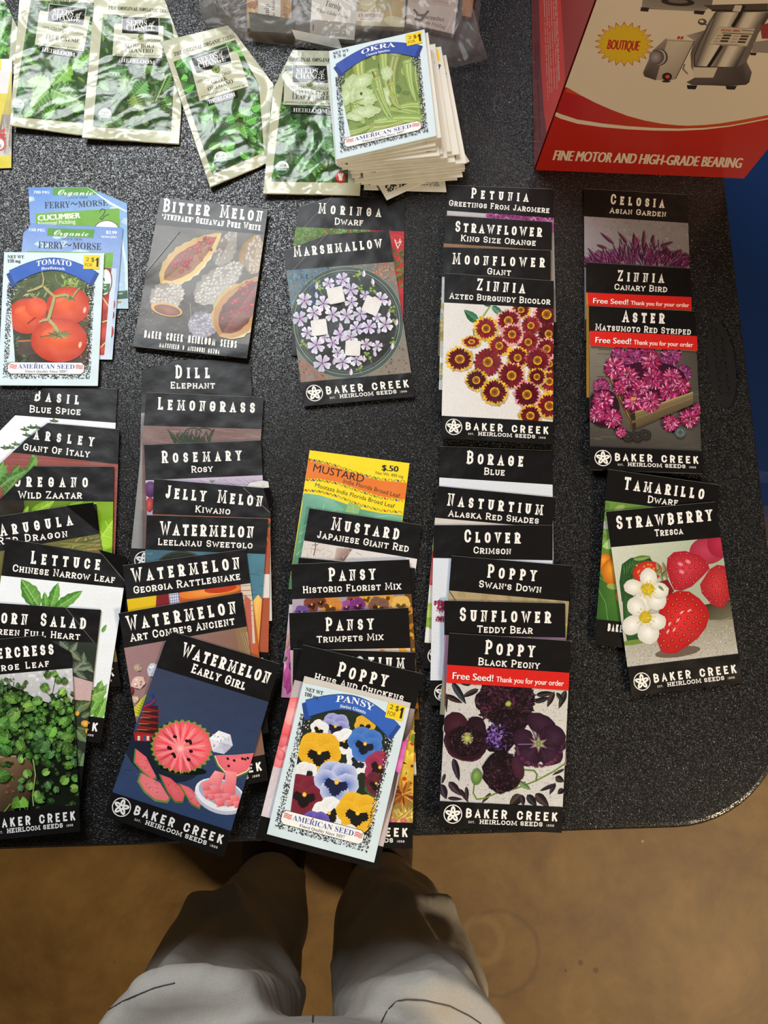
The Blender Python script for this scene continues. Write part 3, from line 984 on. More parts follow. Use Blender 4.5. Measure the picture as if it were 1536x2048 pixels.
def art_corn(S):
    rect(S, -300, 380, 800, 1700, '2c342a')
    for (x, y, x1, y1, w) in ((470, 400, 560, 480, 70), (540, 500, 610, 410, 60), (640, 630, 660, 490, 70), (560, 640, 660, 560, 90), (660, 560, 740, 650, 60), (600, 640, 680, 700, 50), (570, 480, 640, 560, 60), (620, 620, 720, 600, 50)):
        S.leaf(x, y, x1, y1, w, jit('66735c', .06), dark='3a4636', vein='86937a')
    S.poly([(560, 675), (760, 735), (720, 880), (560, 860)], 'c2a3a2')
    speck(S, (560, 675, 740, 880), 160, 1, 3, ['9a7a78', 'e0cfc8', '7d6360'])
    for (x, y, x1, y1, w) in ((580, 940, 720, 880, 90), (590, 980, 640, 900, 60), (640, 1000, 720, 960, 50), (600, 1100, 690, 1200, 80), (600, 1250, 650, 1350, 60), (620, 1420, 660, 1280, 60), (610, 1080, 700, 1100, 40), (600, 1560, 650, 1440, 60)):
        S.leaf(x, y, x1, y1, w, jit('5c6f48', .06), vein='8a9a70')
    for (x, y, a, b) in ((608, 972, 18, 20), (672, 1052, 34, 26), (690, 1110, 18, 22)): S.ell(x, y, a, b, 10, 'd08a2c', mid='f0c050')
bc(CW, 'black seed packet titled Corn Salad with a creased grey corner, behind the watercress packet', [(-170, 92), (795, 155), (634, 1580), (-260, 1530)], ((-120, 378), (742, 415)),
   [(T_, 'CORN SALAD', -78, 256, 675, 307, 84), ('s', 'GREEN FULL HEART', -75, 346, 630, 393, 44)], art_corn, group=g, creases=[[(510, 130), (742, 415)]])
def art_cress(S):
    rect(S, -300, 560, 800, 2000, 'c9c9cb', ['c3c3c4', 'd2d2d6', '14180f', '2a2416'])
    speck(S, (-20, 600, 600, 900), 160, 5, 22, ['bdbdc0', 'd6d6da', 'c8c8ca', 'b4b4b8'])
    S.poly([(-60, 760), (60, 745), (180, 790), (240, 830), (300, 860), (420, 900), (520, 870), (600, 900), (640, 1300), (660, 1760), (-60, 1800)], '10170b')
    S.poly([(-60, 1300), (60, 1295), (230, 1325), (300, 1480), (210, 1720), (-60, 1760)], '4a3a28', ['5a4430', '86684e', '6a5038', '2a2216', '2c2418', '4a3a28'])
    S.line([(-20, 1318), (110, 1308), (240, 1335)], 10, 'a8907c')
    for p in ([(405, 960), (412, 830), (440, 680)], [(90, 820), (110, 730), (60, 700)], [(420, 830), (500, 780)], [(410, 850), (350, 790)]): S.line(p, 6, '1c2416')
    pal = ['4a7a2c', '5a8f36', '38631f', '6a9f40', '42703a', '7fae4c']
    def lf(x, y, r, c=None, wet=True):
        c = jit(c or RND.choice(pal), .08)
        a = RND.uniform(0, 6.283)
        sq = RND.uniform(.72, .98)
        def pt(b, k):
            u, v = r * k * math.cos(b), r * k * sq * math.sin(b)
            return (x + u * math.cos(a) - v * math.sin(a), y + u * math.sin(a) + v * math.cos(a))
        n = 18
        rim = []
        for i in range(n + 1):
            b = .28 + (6.283 - .56) * i / n
            rim.append(pt(b, 1 + RND.uniform(-.05, .05)))
        notch = pt(0, .45)
        S.lv += 1
        dk, lt = mix(c, '081204', .5), mix(c, 'c8e89a', .22)
        for i in range(n):
            side = i < n / 2
            S.raw([notch, rim[i], rim[i + 1]], [mix(c, lt, .6) if side else mix(c, dk, .35), c if side else mix(c, dk, .7), c if side else mix(c, dk, .7)], inc=0)
        S.poly([pt(.3 + q * .5, 1.0) for q in range(12)] + [pt(.3 + q * .5, .93) for q in range(11, -1, -1)], mix(c, dk, .55)) if r > 26 else None
        m = max(.9, r * .035)
        for b in (3.14, 2.2, 4.1, 1.3, 5.0): S.line([notch, pt(b, .78)], m, mix(c, 'cfe8a8', .35), new=False)
        if wet:
            for i in range(int(r / 5)):
                q, d = RND.uniform(0, 6.28), RND.uniform(.2, .85) * r
                S.ell(x + d * math.cos(q), y + d * math.sin(q), RND.uniform(1, 2.6), col='d4e6c4', n=5, new=False)
    for i in range(330):
        x, y = RND.uniform(-30, 620), RND.uniform(800, 1740)
        if y < 960 - (x - 300) * .1 and 230 < x < 380: continue
        if y > 1300 and x < 230 and RND.random() < .85: continue
        if y > 1380 and RND.random() < .62: continue
        lf(x, y, RND.uniform(12, 34), RND.choice(['1f3a16', '28481c', '22401c', '33571f', '1a3012']), False)
    for i in range(60): lf(RND.uniform(-10, 240), RND.uniform(690, 880) + abs(RND.gauss(0, 14)), RND.uniform(8, 20), RND.choice(['3a5a2a', '2f4a26', '4b6e3a', '33522a']), False)
    for i in range(90): lf(RND.uniform(-20, 610), RND.uniform(850, 1330), RND.uniform(14, 36), RND.choice(['3c6a26', '487a2c', '33601f', '56883a']))
    S.line([(265, 1330), (285, 1450), (262, 1620), (270, 1700)], 9, '8aa85a')
    for (x, y, r) in ((378, 662, 34), (435, 655, 26), (462, 708, 30), (512, 715, 30), (358, 765, 38), (500, 805, 34), (300, 872, 44), (225, 920, 44), (288, 955, 22), (95, 850, 60), (470, 905, 46), (555, 945, 28), (110, 985, 70),
                      (30, 1050, 62), (110, 1075, 45), (40, 1160, 62), (410, 1110, 50), (305, 1145, 48), (345, 1220, 68), (170, 1220, 50), (240, 1140, 36), (535, 1170, 52), (540, 1250, 56), (510, 1040, 48), (400, 1290, 40), (296, 1315, 24),
                      (168, 1335, 30), (45, 1260, 50), (30, 1460, 60), (222, 1445, 38), (368, 1432, 34), (515, 1495, 40), (382, 1535, 36), (175, 1500, 30), (170, 1555, 32), (240, 1540, 36), (590, 1360, 36), (545, 1380, 38), (600, 1480, 34), (590, 1560, 36), (320, 1640, 46), (300, 1610, 36), (450, 1570, 30)):
        lf(x, y, r)
    lf(165, 1690, 74, '6aa838')
    S.line([(90, 1680), (40, 1745), (0, 1760)], 8, '6f9a40')
    for (x, y) in ((100, 1450), (60, 1590), (110, 1580), (70, 1540)): S.ring(x, y, 9, 7, 0, 2, 'b87a4a', 12)
bc(CW, 'black seed packet titled Watercress, picture full of wet round green leaves', [(-320, 415), (545, 340), (640, 1897), (-215, 1985)], ((-250, 688), (570, 616)),
   [(T_, 'WATERCRESS', -250, 562, 425, 507, 82), ('s', 'LARGE LEAF', -95, 650, 390, 602, 44)], art_cress,
   outline=[(-320, 415), (325, 357), (558, 492), (570, 620), (640, 1897), (-215, 1985)], ftr=((-240, 1768), (626, 1690)), group=g)

# --- second column, with the watermelons
g = 'black seed packets overlapping in the second column'
def art_wood(S, base, n=60, box=(0, 0, 1, 1)):
    rect(S, *box, base)
    for i in range(n):
        x = RND.uniform(box[0], box[2])
        S.line([(x, box[1]), (x + RND.uniform(-8, 8), (box[1] + box[3]) / 2), (x + RND.uniform(-8, 8), box[3])], RND.uniform(2, 7), jit(base, .12))
def art_dill(S):
    art_wood(S, '857a78', 70, (720, 250, 1500, 1000))
    for i in range(12): S.leaf(780, 600 + i * 12, 790 + RND.uniform(-15, 15), 585 + i * 12, 7, '6f8f4a')
    S.poly([(755, 720), (790, 720), (790, 800), (755, 800)], 'a0703f')
bc(CE, 'black seed packet titled Dill Elephant with a folded left corner, topmost in its column', [(782, -55), (1375, -55), (1415, 1085), (752, 1100)], ((770, 235), (1390, 235)),
   [(T_, 'DILL', 962, 45, 1152, 45, 58), ('s', 'ELEPHANT', 935, 102, 1180, 102, 30)], art_dill,
   outline=[(905, -30), (970, -57), (1375, -57), (1415, 1085), (752, 1100), (780, -5)], ftr=((745, 950), (1400, 945)), group=g)
def art_lemon(S):
    rect(S, 780, 280, 1500, 1300, '79605c')
    for i in range(90):
        y = RND.uniform(300, 460)
        x = RND.uniform(800, 1440)
        S.line([(x, y), (x + 60, y + 3)], 2, jit('8a706a', .14))
    for i in range(60):
        x = RND.uniform(950, 1160)
        S.leaf(x, 400 + RND.uniform(-5, 15), x + RND.uniform(-40, 40), RND.uniform(322, 380), 9, jit('2c3524', .1))
    for c in (1060, 1120): S.ring(c, 345, 46, 26, 0, 5, '26301f', 18, 180, 360)
    S.leaf(990, 400, 915, 322, 18, '39462c'); S.leaf(1140, 390, 1178, 320, 16, '2c3822')
bc(CE, 'black seed packet titled Lemongrass with a dark leaf bundle on brown boards', [(805, 122), (1447, 150)], ((803, 305), (1443, 325)),
   [(T_, 'LEMONGRASS', 865, 217, 1398, 236, 56)], art_lemon, group=g)
def art_rosemary(S):
    rect(S, 700, 560, 1520, 1500, 'bdb0c6')
    for i in range(40):
        x = RND.uniform(1080, 1440)
        S.line([(x, 600), (x + 90, 650)], 1.3, '9c8bab'); S.line([(x + 60, 598), (x - 20, 650)], 1.3, 'cfc4d6')
    S.ell(825, 655, 36, 44, 0, '3c1a46', mid='7a4a86', off=(.2, -.4)); S.ell(822, 738, 22, 42, 5, '9c2c34', mid='d2574f')
    for i in range(8): S.leaf(1160, 620, 1150 + i * 5, 598 + i, 4, '8a9a84')
bc(CE, 'black seed packet titled Rosemary Rosy, lilac picture with a purple bowl', [(790, 410), (1432, 385), (1476, 1379), (835, 1400)], ((790, 606), (1440, 577)),
   [(T_, 'ROSEMARY', 888, 511, 1325, 496, 54), ('s', 'ROSY', 1050, 564, 1168, 558, 29)], art_rosemary, group=g)
# a pale packet whose torn upper edge shows behind the jelly melon one
q = [(CE[0] + x / CE[2], CE[1] + y / CE[2]) for x, y in ((860, 640), (1472, 612))]
q += list(drop(*q, ratio=1.25))
o_ = [(CE[0] + x / CE[2], CE[1] + y / CE[2]) for x, y in ((1250, 655), (1330, 632), (1352, 640), (1372, 618), (1440, 606), (1472, 612), (1478, 660))] + [q[2], q[3]]
S = start('seed_packet', q, o_, .0007, 'pale packet with a torn top edge sticking out behind the jelly melon packet', 'seed packet', g, 'd5d2d0', M_MATTE, CE, amax=.1)
S.part('flap', M_MATTE)
S.line([(1352, 645), (1475, 632)], 3, 'a5a19d'); S.line([(1395, 622), (1465, 612)], 5, 'f2efec')
S.finish()
def art_jelly(S):
    rect(S, 780, 780, 1520, 1900, 'a8553a')
    rect(S, 1400, 1120, 1520, 1250, 'd8d3d0'); rect(S, 1400, 930, 1520, 1040, 'b0503a')
    leaves(S, (1400, 800, 1490, 1000), 20, 20, 50, .5, ['c06a3a', '8a3a2a', '33502a'])
bc(CE, 'black seed packet titled Jelly Melon Kiwano with a creased right corner', [(845, 597), (1487, 650), (1470, 1690), (800, 1640)], ((830, 790), (1481, 814)),
   [(T_, 'JELLY MELON', 905, 702, 1437, 750, 58), ('s', 'KIWANO', 1070, 780, 1262, 794, 30)], art_jelly, group=g, folds=[[(1445, 648, 0), (1487, 650, .004), (1481, 780, 0)]], creases=[[(1335, 645), (1480, 782)]])
def art_leel(S):
    rect(S, 700, 960, 1520, 2000, '4a7482', ['38586a', '4f8090', '4a8296', '3a6474'])
    for i in range(60):
        x, y = RND.uniform(800, 1450), RND.uniform(990, 1240)
        S.line([(x, y), (x + RND.uniform(10, 60), y + RND.uniform(-6, 10))], RND.uniform(2, 6), jit('477080', .1))
    S.ell(985, 1075, 130, 82, -4, '1c231f', mid='2f3a33')
    S.ring(985, 1075, 126, 76, -4, 5, '4a4030', 30, 180, 360)
    S.poly([(1360, 1300), (1416, 1232), (1440, 1262), (1430, 1500), (1370, 1640)], 'e0a04e', ['d99a44', 'efc06a', 'e6ac54', 'dd9038', 'd08838'])
    S.poly([(1365, 1600), (1440, 1560), (1440, 1600), (1365, 1640)], '6c8a5a')
bc(CE, 'black seed packet titled Watermelon Leelanau Sweetglo with a blue-green picture', [(805, 795), (1470, 815), (1395, 1850), (765, 1830)], ((795, 985), (1456, 1010)),
   [(T_, 'WATERMELON', 878, 905, 1390, 921, 62), ('s', 'LEELANAU SWEETGLO', 865, 960, 1385, 980, 30)], art_leel, group=g)
def art_rattle(S):
    rect(S, 600, 1150, 1520, 2300, 'b85a34')
    S.poly([(680, 1250), (860, 1230), (850, 1330), (690, 1345)], 'd8b41c')
    S.poly([(858, 1225), (960, 1215), (950, 1310), (855, 1330)], '7c2428')
    S.poly([(925, 1225), (975, 1218), (990, 1290), (935, 1300)], 'd8d5dc')
    for i in range(5): S.line([(930 + i * 12, 1222), (938 + i * 12, 1298)], 3, '4a5a94')
    for i in range(4): S.line([(925, 1235 + i * 16), (985, 1228 + i * 16)], 3, '5a68a0')
    S.ell(1150, 1215, 170, 38, -7, 'd8752c', mid='eb9a44'); S.ell(1210, 1200, 90, 22, -7, 'b83c20')
    S.poly([(1320, 1170), (1380, 1165), (1400, 1500), (1340, 1500)], 'd0bfae')
    for i in range(9): S.line([(1320, 1185 + i * 26), (1390, 1180 + i * 28)], 4, jit('a08878', .1))
    S.poly([(1340, 1230), (1375, 1260), (1395, 1700), (1350, 1600)], 'b5604f')
bc(CE, 'black seed packet titled Watermelon Georgia Rattlesnake, yellow and orange strip beneath its heading', [(672, 1072), (1350, 982), (1475, 1990), (800, 2100)], ((690, 1259), (1367, 1171)),
   [(T_, 'WATERMELON', 728, 1166, 1318, 1090, 64), ('s', 'GEORGIA RATTLESNAKE', 735, 1228, 1320, 1150, 33)], art_rattle, group=g)
def stone(S, x, y, rx, ry, c, rot=0):
    S.ell(x + 4, y + 4, rx, ry, rot, '4d383a', wob=.12, n=12)
    S.ell(x, y, rx, ry, rot, jit(c, .03), mid=mix(c, 'ffffff', .2), wob=.14, n=12)
    for i in range(6):
        a = RND.uniform(0, 6.28)
        S.ell(x + rx * .5 * math.cos(a), y + ry * .5 * math.sin(a), rx * .2, ry * .16, 0, jit(c, .15), n=7)
def art_combe(S):
    rect(S, 600, 180, 1520, 1300, '93706f', ['9a7a80', '7d5c48', '7a5a50', '947478'])
    speck(S, (660, 300, 1400, 900), 500, 1, 3, ['a98a8c', '7d5c5e'])
    stone(S, 755, 425, 25, 20, 'a8917c', 20); stone(S, 838, 440, 32, 40, 'b8bcca', 10); stone(S, 758, 508, 34, 40, 'c8a89e', 70)
    stone(S, 718, 556, 16, 24, '6a1f24', 20); stone(S, 742, 600, 20, 18, 'bfa58e'); stone(S, 700, 640, 18, 20, 'a08c80')
    S.poly([(720, 665), (800, 570), (830, 620), (800, 700), (730, 690)], 'c4c23c');
    for i in range(7): S.line([(728 + i * 11, 665 - i * 12), (775 + i * 8, 680 - i * 10)], 3, '6f7a26')
    S.poly([(1290, 215), (1352, 200), (1420, 600), (1330, 430)], '8a6e4e')
    for i in range(30): S.line([(1320 + i * 3, 230), (1380 + i * 2, 420)], 2, jit('a08862', .12))
bc(CF, 'black watermelon seed packet with small stones on a pinkish ground, behind the lowest watermelon packet', [(650, 128), (1328, 12), (1472, 1045), (820, 1170)], ((676, 319), (1354, 200)),
   [(T_, 'WATERMELON', 702, 223, 1298, 128, 66), ('s', "ART COMBE'S ANCIENT", 718, 284, 1290, 190, 36)], art_combe, group=g, ftr=.862)
def art_early(S):
    rect(S, 500, 400, 1600, 1400, '333d55', ['39415a', '30384e', '2c3f66', '314870'])
    for i in range(90):
        x, y = RND.uniform(650, 1500), RND.uniform(480, 1250)
        S.line([(x, y), (x + RND.uniform(10, 50), y + RND.uniform(0, 18))], RND.uniform(2, 5), jit('343f59', .06))
    S.ell(900, 905, 220, 140, 20, '1d2436', mid='161b29', n=24)
    # pagoda
    for i in range(5):
        y = 660 + i * 33
        S.poly([(800 - i * 10, y - 22), (866, y - 26), (870, y + 6), (790 - i * 10, y + 8)], '3c1618')
        S.poly([(792 - i * 11, y - 18), (880 + (4 - i) * 2, y + 4), (862, y + 12), (776 - i * 8, y + 6)], jit('7c2420', .05))
        S.line([(776 - i * 8, y + 6), (862, y + 12)], 3, 'b88a6a')
    S.poly([(735, 780), (830, 795), (825, 830), (740, 826)], 'a32824')
    for x in (755, 785, 805): S.poly([(x, 800), (x + 14, 801), (x + 13, 826), (x, 825)], 'd8c8c0' if x != 785 else '33507a')
    S.taper([(800, 635), (850, 615), (835, 570)], 22, 6, '27306a'); S.taper([(790, 640), (830, 622), (850, 600)], 8, 6, 'a52028')
    # halved melon with a zig-zag rim
    S.ell(985, 868, 160, 150, 12, '1d3016', mid='3f6a2a', n=28)
    S.ell(1005, 985, 130, 26, 6, '0e1410', n=20)
    rim = []
    for i in range(60):
        a = 2 * math.pi * i / 60
        k = 1.07 if i % 2 else .97
        rim.append((1000 + 165 * k * math.cos(a), 858 + 140 * k * math.sin(a)))
    S.poly(rim, '74913a')
    rim2 = [(1000 + (x - 1000) * .94, 858 + (y - 858) * .94) for x, y in rim]
    S.fan((990, 872), 'f3a8a4', rim2, 'e2505c')
    for half in (0, 1):
        S.lv += 1
        for i in range(half, 30, 2):
            a = 360 * i / 30 + 6
            S.raw(lens(990, 868, a, 12, 138, 17, 4), [jit('ee7f84' if half else 'dd4a5a', .05)] * 10)
    S.ell(990, 870, 26, 24, 0, 'ec8a8c', mid='f8c0ba')
    for (x, y) in ((960, 805), (1040, 828), (1046, 838), (925, 865), (950, 900), (958, 912), (1048, 885), (1035, 930), (1025, 828), (935, 868)):
        S.ell(x, y, 12, 9, RND.uniform(0, 90), '26100e', n=9)
    # folded paper ball
    cx, cy = 1212, 836
    P6 = [(cx + 68 * math.cos(math.radians(a)), cy + 66 * math.sin(math.radians(a))) for a in (-100, -40, 15, 75, 130, 200)]
    S.lv += 1
    for i in range(6): S.raw([(cx, cy), P6[i], P6[(i + 1) % 6]], [('e3e2ea', 'c9cfdd', 'b0b8cc', 'c4c6d8', 'dcdce8', 'eeeef2')[i]] * 3)
    for i in range(22): S.ell(cx + RND.uniform(-45, 45), cy + RND.uniform(-45, 45), RND.uniform(3, 8), 4, RND.uniform(0, 180), RND.choice(['9ac0d8', 'd88a98', '88a0d0', 'e0a890']), n=6)
    # slices
    def wedge(pts, flesh, rind):
        S.poly(pts, rind)
        c = cen(pts)
        S.fan(c, mix(flesh, 'ffffff', .12), [(c[0] + (x - c[0]) * .9 + 3, c[1] + (y - c[1]) * .9 - 5) for x, y in pts], flesh)
        for i in range(14): S.ell(c[0] + RND.uniform(-35, 35), c[1] + RND.uniform(-45, 45), RND.uniform(2, 5), 3, 0, jit('c9424e', .1), n=6)
    wedge([(740, 868), (800, 915), (862, 1035), (835, 1050), (770, 990), (732, 945)], 'e5646a', '5f7f3a')
    wedge([(770, 1000), (800, 1020), (880, 1060), (935, 1150), (920, 1170), (850, 1160), (790, 1110), (752, 1050)], 'e9757a', '6a8a44')
    wedge([(870, 1008), (930, 1030), (1020, 1110), (1005, 1170), (960, 1170), (915, 1110)], 'e05a62', '52702f')
    wedge([(975, 1060), (1030, 1080), (1115, 1150), (1095, 1205), (1050, 1180)], 'e4666c', '5a7a36')
    # half slice standing behind
    half = [(1168, 908), (1290, 905), (1418, 893), (1400, 950), (1360, 1005), (1300, 1032), (1235, 1015), (1190, 965)]
    S.poly(half, '4a6a34'); S.poly([(1293 + (x - 1293) * .93, 940 + (y - 940) * .92 - 3) for x, y in half], 'e6dcc4')
    S.fan((1293, 935), 'e8737c', [(1293 + (x - 1293) * .89, 938 + (y - 938) * .86 - 4) for x, y in half], 'dd6470')
    for (x, y) in ((1250, 925), (1285, 935), (1330, 925), (1345, 928), (1360, 922), (1255, 965)): S.ell(x, y, 9, 7, 40, '2a1414', n=8)
    # bowl of cubes
    S.ell(1210, 1135, 146, 92, 18, 'b9bdd0', mid='cfd2e0', n=28); S.ell(1208, 1122, 142, 84, 18, 'e9ebf3', n=28); S.ell(1210, 1112, 124, 68, 18, 'aab0c6', mid='9a6a7a', n=28)
    for (x, y, r) in ((1135, 1075, 32), (1180, 1095, 30), (1230, 1085, 28), (1140, 1120, 26), (1195, 1140, 30), (1245, 1135, 26), (1290, 1150, 28), (1260, 1170, 24), (1160, 1135, 20), (1205, 1165, 28), (1300, 1175, 22)):
        p = [(x - r, y - r * .7), (x + r * .8, y - r * .9), (x + r, y + r * .6), (x - r * .5, y + r)]
        S.poly(p, 'ea6c74', ['f29aa0', 'ec7c84', 'd9505c', 'e05c68'])
    S.poly([(1180, 990), (1235, 1005), (1205, 1085), (1140, 1045)], 'ef8a90', ['f4a2a6', 'ea7880', 'e06a74', 'f09098'])
    S.poly([(1238, 990), (1300, 1000), (1290, 1125), (1228, 1110)], 'ee8088', ['f2969c', 'ee8890', 'd8606a', 'e87680'])
    S.line([(1140, 1150), (1210, 1195), (1290, 1185)], 3, 'e8dcb0')
bc(CF, 'black seed packet titled Watermelon Early Girl with halved melon and slices on dark blue', [(922, 222), (1535, 405), (1225, 1465), (570, 1240)], ((868, 428), (1516, 627)),
   [(T_, 'WATERMELON', 990, 360, 1470, 516, 64), ('s', 'EARLY GIRL', 1046, 452, 1340, 550, 42)], art_early,
   outline=[(945, 228), (1535, 405), (1225, 1465), (570, 1240), (904, 290)], ftr=((613, 1108), (1282, 1327)), group=g)

# --- bitter melon and the two packets beside it
def art_bitter(S):
    rect(S, 700, 80, 1500, 1000, '5c5852', ['54504a', '6a655e', '504c46', '3a3632'])
    speck(S, (760, 280, 1430, 850), 500, 2, 7, ['6a665e', '4a463f', '726c62', '544f48'])
    def pod(x0, y0, x1, y1, w, rim, flesh, seeds):
        S.leaf(x0, y0, x1, y1, w * 1.14, 'cabf94', dark='b59a58', serr=.06, n=16); S.leaf(x0, y0, x1, y1, w, rim, dark=mix(rim, '8a5a20', .3), n=14)
        dx, dy = x1 - x0, y1 - y0
        S.leaf(x0 + dx * .06, y0 + dy * .06, x1 - dx * .07, y1 - dy * .07, w * .72, flesh, dark=mix(flesh, '3a1a10', .3), n=14)
        L = math.hypot(dx, dy)
        for i in range(seeds):
            t, o = RND.uniform(.2, .85), RND.uniform(-.26, .26) * w
            S.ell(x0 + dx * t - dy / L * o, y0 + dy * t + dx / L * o, 15, 10, RND.uniform(0, 180), '6a1214', mid=jit('c2383a', .1), off=(-.2, -.3), n=10)
    def bumpy(x0, y0, x1, y1, w, c, n):
        S.leaf(x0, y0, x1, y1, w, c, dark=mix(c, '4a4440', .4), serr=.07, n=14)
        dx, dy = x1 - x0, y1 - y0
        L = math.hypot(dx, dy)
        for i in range(n):
            t, o = RND.uniform(.06, .94), RND.uniform(-.4, .4)
            o *= w * math.sin(math.pi * t) ** .8
            S.ell(x0 + dx * t - dy / L * o, y0 + dy * t + dx / L * o, 15, 9, math.degrees(math.atan2(dy, dx)) + RND.uniform(-25, 25), mix(c, '5a5048', .35), mid=mix(c, 'ffffff', .5), off=(-.1, -.4), n=9)
    bumpy(1190, 470, 1290, 270, 120, '8a8276', 24)
    pod(880, 565, 1215, 290, 165, 'd2ae60', '8a5a30', 34)
    bumpy(1070, 670, 1340, 450, 165, 'a7a398', 130)
    S.leaf(1330, 470, 1400, 300, 90, 'c39048', n=12); bumpy(1380, 520, 1420, 300, 120, 'a89478', 40)
    bumpy(830, 690, 1010, 600, 175, 'b0a89c', 80)
    S.ell(915, 712, 88, 36, 12, 'd0a050', mid='a06a40', n=20); S.ell(918, 715, 74, 28, 12, '6a4a3a', mid='a05538', n=18)
    bumpy(1030, 790, 1220, 800, 150, '8f8ea0', 90)
    pod(1205, 860, 1440, 530, 230, 'b9884a', '6a3322', 30)
    S.line([(1045, 680), (1050, 780), (1040, 840)], 2.5, 'c0b0a8')
    S.poly([(800, 500), (985, 280), (988, 284), (806, 505)], '6c6468')
def foot_bitter(S):
    S.slab('BAKER CREEK HEIRLOOM SEEDS', 790, 865, 1297, 924, 40, cap=1, t=.17, serif_len=0, aspect=.42, col='ece9e4')
    S.slab('MANSFIELD * MISSOURI 65704', 873, 918, 1203, 958, 26, cap=1, t=.17, serif_len=0, aspect=.4, col='ece9e4')
bc(CD_, 'plump glossy black seed packet titled Bitter Melon lying alone', [(880, 95), (1470, 160), (1355, 980), (728, 915)], ((846, 245), (1452, 300)),
   [(T_, 'BITTER MELON', 893, 172, 1437, 229, 58), ('s', "'JYUNPAKU' OKINAWAN PURE WHITE", 888, 215, 1428, 278, 30)], art_bitter, logo=foot_bitter, ftr=((742, 845), (1370, 905)), t=.0045, mat=M_PILLOW, pmat=M_PILLOW, worn=False)

g = 'pair of black seed packets under the white packet stack'
def art_moringa(S):
    rect(S, 100, 380, 1300, 1700, '50672c', ['56702f', '4a5a26', '8a1a1c', '3a4a1e'])
    rect(S, 800, 420, 1300, 1300, 'b02226')
    for p in ([(480, 470), (380, 395)], [(500, 470), (430, 400)], [(690, 460), (685, 405)], [(210, 520), (460, 420)]): S.line(p, 8, 'b5713a')
    for i in range(90): S.ell(RND.uniform(200, 480), RND.uniform(400, 560), 22, 13, RND.uniform(0, 180), jit('466a24', .12), mid='6f9438', n=9)
    for i in range(40): S.ell(RND.uniform(520, 850), RND.uniform(405, 470), 18, 10, RND.uniform(0, 180), jit('5a7a2c', .12), mid='83a044', n=8)
    for p in ([(1030, 480), (1140, 560)], [(1060, 470), (1140, 490)], [(1080, 700), (1140, 620)], [(1100, 880), (1145, 800)]): S.line(p, 3, 'd86a60')
    S.line([(1065, 510), (1085, 570), (1090, 585), (1120, 520)], 8, 'ece0d8'); S.line([(1085, 540), (1105, 530), (1110, 500)], 6, 'ece0d8')
    for i in range(30): S.ell(RND.uniform(1050, 1140), RND.uniform(590, 900), 22, 14, RND.uniform(0, 180), jit('5a5a24', .12), n=9)
bc(CG, 'black seed packet titled Moringa Dwarf with a crease across its left corner', [(245, 130), (1150, 180), (1130, 1560), (185, 1500)], ((205, 400), (1146, 440)),
   [(T_, 'MORINGA', 412, 285, 945, 316, 74), ('s', 'DWARF', 550, 380, 795, 390, 46)], art_moringa,
   outline=[(245, 230), (530, 142), (1150, 180), (1130, 1560), (185, 1500), (205, 500)], group=g, creases=[[(530, 144), (205, 495)]])
